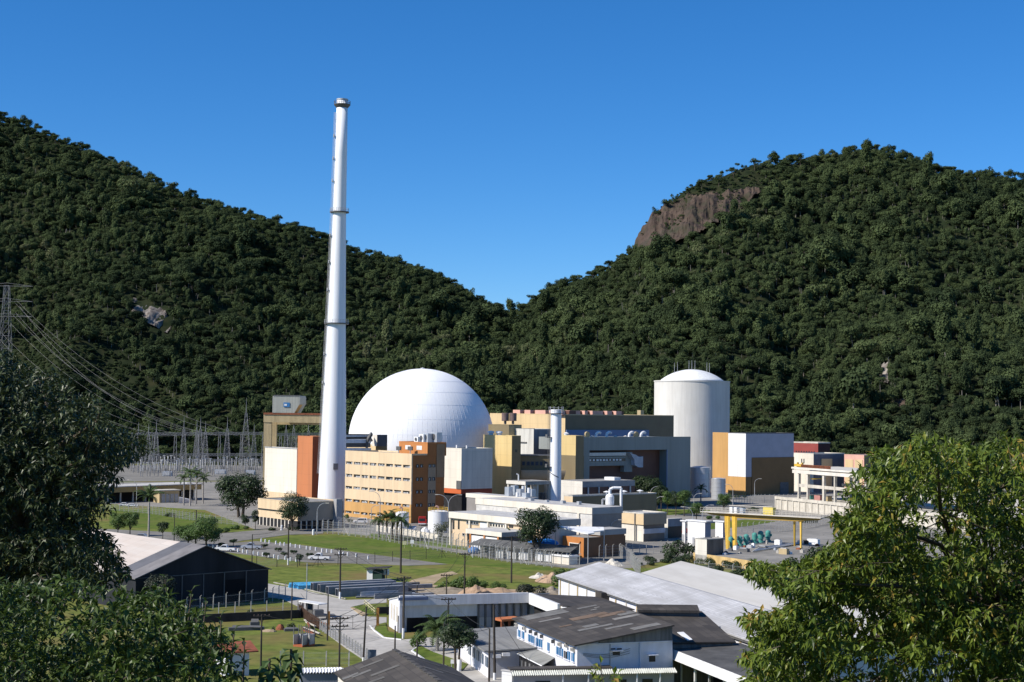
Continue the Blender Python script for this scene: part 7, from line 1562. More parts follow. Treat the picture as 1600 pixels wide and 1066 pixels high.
# ================================================================== white round tanks by the office
for px, hw, yb, yt, lab in ((685, 16, 834, 799, 'larger white round tank with yellow rail beside the service building'), (628.5, 10.5, 834, 801, 'smaller white round tank behind the palms at the office corner')):
    b = G(px, yb); D = b.y + 5; r = hw/F*D; z = zAt(px, yt, D); c = Vector((P(px, 800, D).x, D, 0)); t = thing('water_tank', lab, 'tank', c, 'white round tanks by the office')
    build(MB().lathe(tuple(c), [(r, 0), (r, z)], 40), 'shell', white, t); build(MB().lathe((c.x, c.y, z), [(r+.06, 0), (r*.5, .35), (.01, .5)], 40), 'roof', white, t)
    mb = MB()
    for k in range(16):
        a, a2 = 2*math.pi*k/16, 2*math.pi*(k+1)/16; p, q = [Vector((c.x+(r-.1)*math.cos(x), c.y+(r-.1)*math.sin(x), z)) for x in (a, a2)]
        mb.tube(p, p+Vector((0, 0, 1.1)), .05, None, 4)
        for h_ in (.55, 1.1): mb.tube(p+Vector((0, 0, h_)), q+Vector((0, 0, h_)), .05, None, 4)
    build(mb, 'railing', craney, t); build(MB().path([Vector((c.x, c.y, z+.3)), Vector((c.x, c.y, z+1.3)), Vector((c.x-.5, c.y, z+1.7)), Vector((c.x-.8, c.y, z+1.3))], .25, 8), 'vent_pipe', mat('salmon', (.5, .3, .25), .6), t)
for px, py, w_, m_, lab in ((642, 832, 3.6, alu, 'horizontal silver cylinder between the white tanks'), (664, 834, 2.6, white, 'white conical heap cover beside the larger tank')):
    p = G(px, py); tag(build(MB().tube(p+Vector((-w_/2, 0, 1.0)), p+Vector((w_/2, 0, 1.0)), 1.0, 1.0, 14) if m_ is alu else MB().lathe(tuple(p), [(2.0, 0), (1.4, .9), (.6, 1.7), (.1, 2.0)], 12), 'process_vessel', m_), lab, 'vessel')
# ================================================================== vehicles
def vehicle(kind, label, px, py, rot, paint, s=1.0, group=None):
    p = G(px, py); t = thing({'pickup': 'pickup_truck', 'suv': 'suv_car', 'car': 'parked_car'}[kind], label, 'pickup truck' if kind == 'pickup' else 'car', (0, 0, 0), group)
    L = 5.2 if kind == 'pickup' else 4.5; w = .9
    if kind == 'pickup': pr = [(-2.6, .45), (-2.6, 1.05), (-.55, 1.08), (-.5, 1.08), (1.05, 1.08), (2.45, .98), (2.6, .8), (2.6, .42)]; cb = [(-.62, 1.07), (-.45, 1.72), (.55, 1.74), (1.25, 1.07)]
    elif kind == 'suv': pr = [(-2.2, .4), (-2.25, 1.0), (1.1, 1.05), (2.15, .95), (2.25, .75), (2.25, .4)]; cb = [(-2.15, 1.0), (-1.95, 1.7), (.5, 1.72), (1.2, 1.04)]
    else: pr = [(-2.2, .35), (-2.2, .92), (1.2, .92), (2.15, .78), (2.2, .35)]; cb = [(-1.9, .92), (-1.1, 1.42), (.35, 1.42), (1.2, .92)]
    def ext(pr, w0, w1=None):
        n = len(pr); zt = max(z for _, z in pr); zb = min(z for _, z in pr); w1 = w1 or w0; mb = MB()
        f = lambda z: w0 + (w1-w0)*(z-zb)/(zt-zb)
        return mb.add([(x, -f(z), z) for x, z in pr]+[(x, f(z), z) for x, z in pr], [tuple(range(n)), tuple(range(n, 2*n))[::-1]]+[(i, n+i, n+(i+1) % n, (i+1) % n) for i in range(n)])
    bod = build(ext(pr, w, w*.97), 'body', paint, t); cab = build(ext(cb, w*.92, w*.76), 'cabin', paint, t)
    g2 = [(x*1.0+(.07 if x > 0 else -.05), z-(.14 if z > 1.3 else -.05)) for x, z in cb]
    build(ext([(x*.9+.02, z-(.12 if z > 1.3 else -.04)) for x, z in cb], w*.945, w*.80), 'side_window', darkg, t)
    xs = sorted(cb)[-2:]; build(MB().add([(cb[3][0]+.02, -w*.8, cb[3][1]+.08), (cb[3][0]+.02, w*.8, cb[3][1]+.08), (cb[2][0]+.1, w*.68, cb[2][1]-.1), (cb[2][0]+.1, -w*.68, cb[2][1]-.1)], [(0, 1, 2, 3)]), 'windscreen', darkg, t)
    if kind == 'pickup': build(MB().box((-1.6, 0, .95), (1.8, w*1.7, .14)), 'load_bed', dark, t)
    for x in (-L*.31, L*.31):
        for y in (-1, 1):
            wh = build(MB().tube((x, y*(w-.2), .37), (x, y*(w+.03), .37), .37, None, 16), 'wheel', rubber, t); build(MB().tube((x, y*(w+.02), .37), (x, y*(w+.05), .37), .2, None, 12), 'rim', alu, wh)
    for y in (-.65, .65): build(MB().box((L/2-.06, y, .68), (.1, .35, .16)), 'headlight', alu, t); build(MB().box((-L/2+.04, y, .8), (.1, .2, .3)), 'tail_light', redp, t)
    build(MB().box((L/2, 0, .4), (.14, w*1.8, .2)), 'bumper', steel_d, t)
    t.location = p; t.rotation_euler = (0, 0, rot); t.scale = (s*1.05,)*3
vehicle('pickup', 'white pickup truck parked alone near the right end of the car park', 499, 875.5, math.pi-.12, carw)
vehicle('pickup', 'silver pickup truck parked near the curved drive, nose to the left', 393, 858.5, math.pi-.05, alu)
vehicle('pickup', 'white pickup with dark load bed right beside the warehouse roof edge', 352, 862, math.pi-.1, carw)
vehicle('suv', 'white passenger car parked in front of the orange ground floor of the office', 563, 818, math.pi+.1, carw)
vehicle('car', 'grey saloon car half hidden by trees left of the tall palm', 219, 842, math.pi, carg)
vehicle('car', 'small white car in front of the long canopy, left one', 195, 791, .1, carw, .9); vehicle('car', 'small white car in front of the long canopy, right one', 207, 792, .1, carw, .9)
p = G(660, 821); t = thing('fire_truck', 'red fire truck seen from the front beside the brown office wall', 'fire truck', p)
build(MB().box((p.x, p.y, .6), (2.4, 5.5, 1.6), (1, .1)), 'body', redp, t); build(MB().box((p.x, p.y-1.8, 2.2), (2.2, 1.7, .8), (1, .1)), 'cab', redp, t); build(MB().box((p.x, p.y-2.72, 1.5), (2.0, .1, .9), (1, .1)), 'windscreen', darkg, t)
build(MB().box((p.x, p.y-2.85, .55), (2.4, .2, .35), (1, .1)), 'bumper', white, t); build(MB().box((p.x+.5, p.y+1, 2.3), (.6, 4, .3), (1, .1)), 'ladder', alu, t)
for x in (-.95, .95):
    for y in (-1.6, 1.6): build(MB().tube((p.x+x-.15, p.y+y, .5), (p.x+x+.15, p.y+y, .5), .5, None, 14), 'wheel', rubber, t)
# sign boards
p = G(711, 1048); t = thing('white_sign', 'blank white sign board on posts under the street tree', 'sign', p); build(MB().box((p.x, p.y, 1.0), (1.3, .08, .6)), 'board', white, t)
for s in (-.5, .5): build(MB().tube(p+Vector((s, .06, 0)), p+Vector((s, .06, 1.2)), .05, None, 5), 'post', steel, t)
p = G(581, 1042); t = thing('blue_sign', 'grey blue sign board seen from behind at the roadside above the bottom roof', 'sign', p); build(MB().box((p.x, p.y, .5), (1.25, .1, 2.0)), 'board', mat('sign_slate', (.10, .13, .17), .6), t); build(MB().tube((p.x, p.y+.1, 0), (p.x, p.y+.1, 2.5), .06, None, 5), 'post', steel, t)
for px, py, lab in ((632, 853, 'small pale yellow notice board on the security fence'), (644, 851, 'small white notice board on the security fence')): q = G(px, py+4); tag(build(MB().box((q.x, q.y-.3, 1.0), (1.0, .06, 1.0)).box((q.x, q.y-.2, 0), (.08, .08, 1.2)), 'notice_board', white if px > 640 else mat('pale_yellow', (.6, .58, .35), .6)), lab, 'sign')
# sand and earth heaps
def heap(label, px, py, w_, d_, h_, m, name='sand_heap', seed=0):
    p = G(px, py); n = 26; vs = []; fs = []
    for j in range(n):
        for i in range(n):
            u, v = 2*i/(n-1)-1, 2*j/(n-1)-1; rr = math.hypot(u, v); z = max(0, 1-rr)**.9*h_*(1+.7*noise.noise(Vector((u*2.6+seed, v*2.6, seed)))) - .03 + (.12*noise.noise(Vector((u*9, v*9, seed))) if rr < .95 else 0); vs.append((p.x+u*w_/2, p.y+v*d_/2, z))
    tag(build(MB().add(vs, [(j*n+i, j*n+i+1, (j+1)*n+i+1, (j+1)*n+i) for j in range(n-1) for i in range(n-1)]), name, m), label, 'heap')
sandm = mat('sand', (.42, .29, .19), .95, .15, .5, fine=(1.2, (.3, .2, .13), .5)); grit = mat('earth', (.30, .25, .19), .95, .2, .5, fine=(.9, (.16, .13, .09), .6))
heap('tallest orange sand heap behind the white workshop', 744, 929, 8, 6, 2.2, sandm, seed=1); heap('long low earth bank behind the workshop at the left of the sand heap', 706, 927, 20, 4, 1.1, grit, 'earth_bank', 2); heap('low earth bank to the right of the sand heap', 775, 928, 14, 4, 1.3, sandm, 'earth_bank', 3); heap('broken orange earth heap beside the bushes near the white warehouse', 860, 908, 7, 9, 1.8, sandm, 'earth_heap', 4); heap('pale rubble heap left of the broken orange earth', 843, 903, 5, 4, 1.1, conc_l, 'rubble_heap', 5); heap('grey rubble strip between dark bush and white warehouse', 858, 925, 7, 9, 1.0, grit, 'rubble_heap', 6)
p = G(962, 884); heap('pile of white rubble and scrap beside the angled security fence', 958, 884, 6, 5, 1.6, conc_l, 'scrap_pile', 8)
# ================================================================== trees and shrubs in the middle distance
def tree(name, label, px, yt, yb, hw, m=None, trunk=.25, squash=1.0, dens=1.0, group=None, zb=0.0, card=None, barkm=None, nl=10, lean=0.0, trunks=1):
    b = PZ(px, yb, zb); D = b.y; top = zAt(px, yt, D); R0 = hw/F*D; hgt = top - zb; t = thing(name, label, 'tree', b, group); m = m or M_tree
    cz = zb + hgt - min(R0*squash, hgt*(1-trunk)*.55)*1.0; rz_ = top - cz
    lb = [((b.x, b.y, cz), (R0*.74, R0*.74, rz_*.8))]; low = zb + hgt*trunk
    for i in range(nl):
        a = 2*math.pi*i/nl + rnd.uniform(-.3, .3); z = rnd.uniform(low+R0*.25, top-R0*.35) if low + R0*.6 < top else cz; f = math.sqrt(max(.15, 1-((z-cz)/max(rz_, cz-low))**2)); q = R0*.62*f*rnd.uniform(.85, 1.1); rr = R0*rnd.uniform(.3, .46)
        lb.append(((b.x+q*math.cos(a)+lean*(z-zb), b.y+q*math.sin(a), z), (rr, rr, rr*.85)))
    cs = card or max(.3, R0*.075); area = 9*R0*max(R0, hgt*(1-trunk)*.6)
    mb = crown_mb(lb, int(min(7500, dens*area/(cs*cs)*3.6)), cs, inner=.45); o = build(mb, 'crown', m, t, recalc=False)
    mb = MB(); r = max(.12, R0*.065)
    for k in range(trunks):
        s = (k-(trunks-1)/2)*R0*.35; mid = Vector((b.x+s*.6, b.y, low)); mb.tube((b.x+s*.4, b.y, zb-.1), mid, r, r*.75, 7)
        for i in range(5):
            l = lb[1+(i*2+k) % (len(lb)-1)]; mb.tube(mid, l[0], r*.55, r*.15, 5)
        mb.tube(mid, (b.x, b.y, cz+rz_*.4), r*.7, r*.15, 5)
    build(mb, 'trunk', barkm or bark, t); return t
def shrub(label, px, yb, hw, hpx, m=None, zb=0.0, name='shrub', group=None, card=None, dpt=.8, n=None):
    b = PZ(px, yb, zb); D = b.y; w = hw/F*D; h = hpx/F*D; lb = []
    for i in range(max(4, int(hw/6))):
        x = rnd.uniform(-.75, .75)*w; hh = h*(1-.5*(x/w)**2)*rnd.uniform(.6, 1.0); r = min(w*.5, max(h*.55, w*.22)); lb.append(((b.x+x, b.y+rnd.uniform(0, 1)*w*dpt*.6, zb+hh*.5), (r, r*dpt, hh*.55)))
    cs = card or max(.25, min(.6, h*.12)); o = build(crown_mb(lb, n or int(min(4500, 6*w*max(h, w*.5)/(cs*cs)*2.4)), cs, inner=.4), name, m or M_tree, recalc=False); return tag(o, label, 'bush', group)
tree('round_tree', 'largest round dark tree between the switchyard and the gatehouse', 376, 738, 809, 42, M_tree, .22, .85, 1.2, trunks=2, nl=14)
tree('round_tree', 'lollipop shaped dark tree in front of the tan gatehouse', 456.5, 763, 830, 26, M_tree, .22, 1.0, 1.3, nl=12)
tree('round_tree', 'broad dark umbrella tree in front of the cream service buildings', 838, 792, 877, 38, M_tree, .3, .8, 1.3, nl=16, trunks=2)
tree('leafy_tree', 'bushy bright green tree in the left car park, left one', 294, 817, 853, 26, M_tree2, .2, .8, 1); tree('leafy_tree', 'bushy bright green tree in the left car park right above the warehouse ridge', 322, 806, 856, 28, M_tree2, .2, .8, 1)
tree('young_tree', 'slim young tree between the tall palm and the bushy trees', 254, 813, 847, 10, M_tree, .4, 1, 1)
tree('leafy_tree', 'green tree left of the tall palm near the grey car', 203, 798, 838, 15, M_tree2, .25, .9, 1); tree('leafy_tree', 'small green tree nearest the dark foreground tree', 184, 800, 838, 13, M_tree2, .25, .9, 1)
tree('young_tree', 'slim tree by the security fence left of the gatehouse', 383, 803, 828, 8, M_tree, .35); tree('young_tree', 'slim dark tree touching the gatehouse left corner', 399, 795, 827, 7, M_tree, .35)
for px, yt, yb, lab in ((364.5, 842, 853, 'left'), (346, 847, 857, 'leftmost'), (412, 850, 857, 'third'), (435, 856, 862, 'fourth'), (444, 862, 871, 'fifth'), (416, 863, 872, 'near'), (468, 865, 884, 'round topped'), (459, 860, 866, 'small'), (484, 864, 871, 'right')):
    tree('sapling', 'small ornamental sapling in the car park strip', px, yt, yb, 6.5, M_tree, .4, .8, .9, 'car park saplings', nl=5)
tree('dense_tree', 'big dark tree in front of the slate hall recess', 1012, 738, 795, 27, M_tree, .15, .9, 1.2, nl=12)
for k, (px, yt, yb, hw) in enumerate(((1033, 755, 803, 12), (1043, 765, 805, 11), (1056, 767, 806, 12), (1069, 764, 807, 13), (1027, 763, 800, 10))): tree('row_tree', ['first slim green tree of the row below the slate hall, left end', 'second slim green tree of the row below the slate hall', 'fourth slim green tree of the row below the slate hall', 'fullest green tree at the right end of the row below the slate hall', 'small green tree just behind the left end of the row'][k], px, yt, yb, hw, M_tree2 if k % 2 else M_tree, .35, 1.1, 1.1, 'trees in a row below the slate hall')
tree('leafy_tree', 'pale green bushy tree in front of the small silver tank', 1131, 770, 797, 14, M_tree2, .1, .8, 1)
tree('row_tree', 'low spreading tree left of the crane beam', 1088, 782, 817, 14, M_tree2, .3, .9, 1)
tree('feathery_tree', 'thin feathery tree beside the larger white tank', 690, 813, 849, 15, mat_leaf('grey_leaf', (.05, .06, .03), (.12, .13, .06), trans=.2), .3, .7, .45)
tree('street_tree', 'dark spreading street tree with white painted trunk by the grey roofed annex', 714, 966, 1049, 34, M_tree, .42, .8, 1.2, nl=12, trunks=2)
b1 = G(717, 1049); tag(build(MB().tube(b1, b1+Vector((.1, 0, 1.7)), .36, .33, 10), 'painted_trunk_band', white), 'white painted band round the street tree trunk', 'painted band')
tree('ivy_tree', 'dusky grey green tree standing against the black warehouse gable', 250, 893, 957, 27, mat_leaf('dusky_leaf', (.02, .028, .018), (.05, .06, .035), scale=.8, trans=.1), .08, 1.3, 1.1, nl=14)
shrub('large round bush at the end of the security fence near the yellow wall', 1061, 873, 25, 31, M_tree); shrub('dark rounded bush beside the white warehouse corner', 828, 932, 28, 24, mat_leaf('black_leaf', (.015, .02, .012), (.035, .04, .022), trans=.1))
for k, (px, yb, hw, h) in enumerate(((705, 919, 16, 12), (722, 920, 18, 20), (742, 920, 18, 20), (762, 920, 16, 16), (779, 921, 12, 13), (689, 920, 12, 7))): shrub(['left middle clump of the scrub mound', 'tallest left clump of the scrub mound behind the workshop', 'tallest right clump of the scrub mound behind the workshop', 'right clump of the scrub mound', 'small clump at the right end of the scrub mound', 'small clump at the left end of the scrub mound'][k], px, yb, hw, h, M_tree2, group='scrub clumps behind the workshop')
for px, yb, hw, h, lab in ((873, 917, 15, 24, 'green bush at the left corner of the white warehouse'), (882, 897, 14, 10, 'low green bush by the fence above the white warehouse'), (868, 905, 10, 14, 'small bush among the earth heaps')): shrub(lab, px, yb, hw, h, M_tree2)
for px, yb, hw, h, lab in ((343, 833, 26, 9, 'long pale clipped hedge left of the gatehouse'), (378, 828, 22, 8, 'pale hedge nearer the gatehouse'), (428, 830, 15, 6, 'dark low hedge at the gatehouse door'), (457, 829, 14, 7, 'dark low hedge under the lollipop tree'), (541, 812, 5, 9, 'small yellow green bush at the foot of the chimney'), (548, 816, 6, 6, 'small rounded bush in front of the chimney foot'), (646, 846, 40, 5, 'low dark hedge along the low white wall'), (694, 848, 12, 14, 'dark round bush beside the larger white tank'), (724, 848, 7, 8, 'small shrub at the tan wall foot'), (265, 808, 10, 7, 'reddish bush by the distant fence'), (884, 847, 15, 12, 'green bush left of the orange office'), (960, 862, 11, 12, 'dark bush in front of the brown office wall'), (427, 986, 3, 8, 'small shrub on the lower lawn'), (455, 984, 6, 12, 'dark leafy shrub beside the tyre pile'), (391, 966, 10, 14, 'thin shrub behind the retaining wall'), (655, 1012, 14, 30, 'dry brown and green bush at the palm foot'), (1008, 798, 14, 14, 'low dark bush left of the tree row'), (760, 790, 18, 14, 'grey green bush behind the service building roof')):
    shrub(lab, px, yb, hw, h, M_tree2 if ('green' in lab or 'pale' in lab) and 'dark' not in lab else M_tree)
# river bank growth on the right
k = 0
for px, yb, hw, h in ((1030, 880, 22, 10), (1060, 886, 26, 14), (1092, 892, 26, 13), (1122, 897, 28, 14), (1155, 902, 28, 15), (1188, 903, 26, 18), (1215, 905, 28, 28), (1245, 902, 26, 36), (1272, 898, 28, 42), (1305, 905, 30, 44), (1340, 905, 34, 40), (1380, 905, 36, 44), (1010, 884, 14, 8), (1230, 920, 40, 22), (1180, 886, 18, 10), (1320, 880, 40, 30), (1425, 900, 40, 46), (1040, 876, 18, 12), (1072, 880, 20, 14), (1100, 884, 18, 14), (1128, 888, 20, 13), (1152, 890, 20, 14), (1012, 878, 16, 10), (1178, 893, 18, 16)):
    shrub('dark green bush on the river bank below the pump yard', px, yb, hw, h, M_tree, group='bushes on the river bank'); k += 1
for px, yb, hw, h, lab in ((1118, 812, 16, 7, 'low green hedge on the grass island behind the crane'), (1170, 800, 20, 8, 'scrubby bushes under the coiled wire fence'), (1200, 806, 14, 7, 'small dark bush left of the retaining wall'), (1262, 818, 18, 9, 'bush at the foot of the stained retaining wall'), (1140, 868, 10, 7, 'small weeds by the yellow retaining wall'), (1285, 848, 14, 12, 'bush behind the wide white cabinet'), (1075, 862, 12, 10, 'small bush beside the electric hut'), (930, 846, 8, 9, 'shrub under the white tent roof'), (905, 872, 8, 5, 'low weeds at the orange office corner'), (1050, 792, 26, 6, 'low hedge under the tree row'), (1158, 778, 12, 6, 'bushes at the shaded ochre wall foot')): shrub(lab, px, yb, hw, h, M_tree2 if 'green' in lab or 'weeds' in lab else M_tree)
r3 = random.Random(21)
for k in range(26):
    px, py = r3.uniform(1112, 1290), r3.uniform(846, 868); p = PZ(px, py, PZd); w_, h_ = r3.uniform(.4, 1.6), r3.uniform(.3, 1.1)
    o = build(MB().box(p, (w_, r3.uniform(.4, 1.0), h_), dn).box((p.x, p.y, PZd+h_), (w_*.5, .3, .15), dn), 'yard_crate', [steel_d, conc, alu, rust, wood, white][k % 6]); tag(o, 'small crate or machine part lying about the pump yard floor', 'crate', 'small crates about the pump yard')
# ---- palms
def frond(mb, o, az, L, up0, droop, nl=16, w=.5, r=random.Random(3)):
    d = Vector((math.cos(az), math.sin(az), 0)); s = Vector((-d.y, d.x, 0)); p = Vector(o); el = up0; prev = p
    for k in range(nl):
        st = L/nl; p2 = p + (d*math.cos(el) + Vector((0, 0, math.sin(el))))*st; el -= droop/nl*(.5+1.2*k/nl)
        ww = w*L*.38*(math.sin(math.pi*min(1, (k+1.5)/(nl+1)))**.6)
        for sg in (-1, 1):
            tip = p + s*sg*ww*.8 + d*st*1.2 - Vector((0, 0, ww*.45)); mb.add([p, p2, tip+(p2-p)*.35, tip], [(0, 1, 2, 3)])
        p = p2
def palm(name, label, px, yt, yb, m=M_palm, nf=15, crown=.3, group=None, pale=True, L=None):
    b = G(px, yb); h = zAt(px, yt, b.y); t = thing(name, label, 'palm tree', b, group); hc = h*(1-crown*.45); L = L or h*crown
    build(MB().lathe(tuple(b), [(.34, 0), (.3, hc*.15), (.26, hc*.5), (.3, hc*.7), (.2, hc*.88)], 8), 'trunk', barkpale if pale else bark, t); build(MB().lathe((b.x, b.y, hc*.87), [(.22, 0), (.24, hc*.05), (.12, hc*.13)], 8), 'crownshaft', M_tree2, t)
    mb = MB()
    for k in range(nf): frond(mb, (b.x, b.y, hc), 2*math.pi*k/nf+rnd.uniform(-.2, .2), L*rnd.uniform(.85, 1.1), R(rnd.choice((70, 50, 35, 15, 0))), R(rnd.uniform(75, 110)))
    build(mb, 'crown', m, t, recalc=False); return t
palm('royal_palm', 'tall royal palm standing alone left of the car park trees', 232, 762, 843, crown=.36)
for px, yt, yb, lab in ((287, 738, 790, 'leftmost royal palm of the cluster by the canopy'), (297, 728, 791, 'tallest royal palm of the cluster by the canopy'), (306.5, 733, 788, 'third royal palm of the cluster by the canopy'), (317, 740, 787, 'rightmost royal palm of the cluster by the canopy')): palm('royal_palm', lab, px, yt, yb, crown=.34, group='royal palms by the canopy')
for px, yt, yb, lab in ((592, 802, 840, 'leftmost small palm in front of the office block'), (604, 799, 842, 'second small palm in front of the office block'), (613, 801, 843, 'third small palm in front of the office block'), (627, 804, 846, 'rightmost small palm beside the smaller white tank'), (620, 800, 844, 'fourth small palm in front of the office block')): palm('small_palm', lab, px, yt, yb, M_palm, 14, .5, 'small palms before the office', False)
palm('small_palm', 'palm in front of the large silver tank', 1095, 757, 786, M_palm, 14, .5, None, True); palm('small_palm', 'small palm by the dark pole in front of the garage', 799, 826, 866, M_palm, 12, .35, None, False)
palm('coconut_palm', 'arching palm with yellowing fronds behind the street tree', 683, 962, 1018, M_palm, 18, .75, None, True, 4.6)
# ================================================================== tall single trees standing out on the ridges
pt = []
for k in range(3):
    t = thing('ridge_tree', 'tall tree', 'tree', (0, 0, 0), 'trees standing out on the ridges')
    L = [((rnd.uniform(-3, 3), rnd.uniform(-3, 3), 10+rnd.uniform(-.5, 1.5)), (rnd.uniform(2.2, 3.4), rnd.uniform(2.2, 3.4), rnd.uniform(1.1, 1.7))) for i in range(5)] if k < 2 else [((rnd.uniform(-2, 2), rnd.uniform(-2, 2), 6+i*1.2), (3.0-i*.3, 3.0-i*.3, 1.8)) for i in range(5)]
    build(crown_mb(L, 420, 1.0, inner=.5), 'crown', M_forest, t, recalc=False); mb = MB().tube((0, 0, -4), (0, 0, 7), .35, .25, 6)
    for c, r in L: mb.tube((0, 0, 6), c, .18, .08, 4)
    build(mb, 'trunk', bark, t); pt.append(t)
RT = [(78, 'first'), (100, ''), (128, ''), (165, ''), (205, ''), (217, ''), (232, ''), (262, ''), (290, ''), (315, ''), (338, ''), (372, ''), (405, ''), (430, ''), (478, ''), (492, ''), (560, ''), (600, ''), (655, ''), (705, ''), (735, ''), (830, ''), (848, ''), (880, ''), (900, ''), (925, ''), (1022, ''), (1028, ''), (1040, ''), (1052, ''), (1075, ''), (1095, ''), (1122, ''), (1145, ''), (1178, ''), (1210, ''), (1250, ''), (1290, ''), (1325, ''), (1365, ''), (1412, ''), (1440, ''), (1480, ''), (1512, ''), (1545, ''), (1585, '')]
for k, (px, _) in enumerate(RT):
    D = lerp_tab(T1, px)*rnd.uniform(.985, 1.0); p = hill_pt(px, D) - Vector((0, 0, rnd.uniform(1.5, 3.5))); s = rnd.uniform(.75, 1.3); lab = 'spreading tree standing out on the left ridge skyline' if px < 800 else 'spreading tree standing out on the right hill skyline'; gr = 'trees standing out on the left ridge' if px < 800 else 'trees standing out on the right hill'
    if k < 3: t = pt[k]; t.location = p; t.scale = (s,)*3; t['label'] = lab; t['group'] = gr
    else: dup(pt[k % 3], p, rnd.uniform(0, 6), s, lab, gr)
# ================================================================== foreground trees on the viewpoint slope
def leaf(mb, p, d, n, L, w, bend=.25):
    d = d.normalized(); s = d.cross(n)
    if s.length < 1e-3: s = d.orthogonal()
    s.normalize(); n = s.cross(d)
    mid = p + d*L*.48 - n*0; tip = p + d*L - n*L*bend; f = n*w*.22
    mb.add([p, mid+s*w*.5+f, tip, mid-s*w*.5+f, mid], [(0, 4, 1), (4, 2, 1), (0, 3, 4), (4, 3, 2)])
def twig(mb, mbb, p, d, n, L, lw, stem, droop=.5):
    d = d.normalized(); q = p - d*stem
    if mbb is not None: mbb.tube(q, p, .006, .003, 3, False)
    for k in range(n):
        f = 1-rnd.random()**1.5; o = q.lerp(p, f); v = (d*.55 + rvec()*.85 - Vector((0, 0, droop*rnd.random()))); nn = (Vector((0, 0, 1)) + rvec()*.55 - v*.2)
        leaf(mb, o, v, nn, L*rnd.uniform(.65, 1.15), lw*rnd.uniform(.8, 1.2), rnd.uniform(.05, .4))
def bbox(poly): xs = [p[0] for p in poly]; ys = [p[1] for p in poly]; return min(xs), max(xs), min(ys), max(ys)
def fg_tree(name, label, cat, poly, D0, D1, ntw, nl, L, lw, stem, m, centre, trunk_pts, droop=.5, holes=(), shade=None, tr=.16, limbs=26, sprigs=(), ncl=260, csp=.3, extra=()):
    x0, x1, y0, y1 = bbox(poly); mb, mbb = MB(), MB(); tips = []
    base = Vector(trunk_pts[0]); t = thing(name, label, cat, base); C = P(centre[0], centre[1], (D0+D1)/2); got = 0
    cl = []
    while len(cl) < ncl:
        px, py = rnd.uniform(x0, x1), rnd.uniform(y0, y1)
        if inside(poly, px, py): cl.append((px, py, D0 + (D1-D0)*rnd.random()))
    cl += [(px + rnd.gauss(0, 5), py + rnd.gauss(0, 4), rnd.uniform(D0, D0*.4+D1*.6)) for px, py in extra for _ in range(3)]
    while got < ntw:
        if rnd.random() < .86:
            c = rnd.choice(cl); D = c[2] + rnd.gauss(0, csp*1.3); k = F/D*csp; px, py = c[0] + rnd.gauss(0, k), c[1] + rnd.gauss(0, k*.75)
        else: px, py, D = rnd.uniform(x0, x1), rnd.uniform(y0, y1), D0 + (D1-D0)*rnd.random()
        if not inside(poly, px, py): continue
        if any(inside(h, px, py) for h in holes) and D < D0 + (D1-D0)*.55: continue
        p = P(px, py, D); 
        if p.z < zg(p.x, p.y) + .15: got += 1; continue
        d = (p-C).normalized() + rvec()*.7 + Vector((0, 0, .1)); twig(mb, mbb if got % 3 == 0 else None, p, d, nl, L, lw, stem, droop); tips.append(p); got += 1
    for px, py, D, ln, k in sprigs:
        p = P(px, py, D); a = p - Vector((rnd.uniform(-.08, .08), 0, ln)); mbb.tube(a, p, .012, .006, 4)
        for j in range(k):
            f = (j+1)/k; o = a.lerp(p, f); az = j*2.4; v = Vector((math.cos(az), math.sin(az), .55+.5*f)); leaf(mb, o, v, Vector((0, 0, 1))+v*-.3, L*1.25*(1.1-.3*f), lw*1.25, .3)
    if shade:  # added leaf mass out of view, there to shade the crown
        c, r, n, s = shade
        for _ in range(n):
            dd = rvec(); k = rnd.random()**.4; leafcard(mb, Vector((c[0]+dd.x*r[0]*k, c[1]+dd.y*r[1]*k, c[2]+dd.z*r[2]*k)), rvec(), s*rnd.uniform(.6, 1.3), .6)
    build(mb, 'crown', m, t, recalc=False)
    if mbb.v: build(mbb, 'twigs', bark, t, recalc=False)['kind'] = 'stuff'
    mb = MB(); tp = [Vector(p) for p in trunk_pts]; n = len(tp)-1
    for i in range(n): mb.tube(tp[i], tp[i+1], tr*(1-.6*i/n), tr*(1-.6*(i+1)/n), 10)
    for i in range(limbs):
        a = tp[-1].lerp(tp[-2], rnd.random()*.9); e = rnd.choice(tips); md = a.lerp(e, .55) + rvec()*(e-a).length*.12; r = tr*.34
        mb.tube(a, md, r, r*.55, 6); mb.tube(md, e, r*.55, r*.12, 5)
        for _ in range(2): e2 = rnd.choice(tips); e2 = md + (e2-md)*min(1, 1.1/max(.1, (e2-md).length)); mb.tube(md, e2, r*.3, r*.08, 4)
    build(mb, 'trunk', bark, t); return t
RP = [(1352, 712), (1372, 698), (1398, 704), (1412, 690), (1432, 676), (1456, 688), (1480, 682), (1500, 694), (1530, 690), (1556, 676), (1585, 684), (1612, 670), (1900, 640), (2100, 900), (1900, 1250), (1150, 1250), (1158, 1062), (1176, 1040), (1150, 1030), (1178, 1010), (1166, 998), (1200, 985), (1150, 968), (1158, 956), (1200, 960), (1216, 948), (1240, 938), (1262, 925), (1215, 922), (1195, 905), (1160, 893), (1172, 880), (1215, 884), (1250, 880), (1275, 866), (1300, 846), (1330, 832), (1302, 818), (1290, 806), (1325, 800), (1352, 790), (1330, 778), (1306, 770), (1322, 764), (1350, 760), (1385, 752), (1372, 744), (1335, 740), (1342, 730), (1372, 724)]
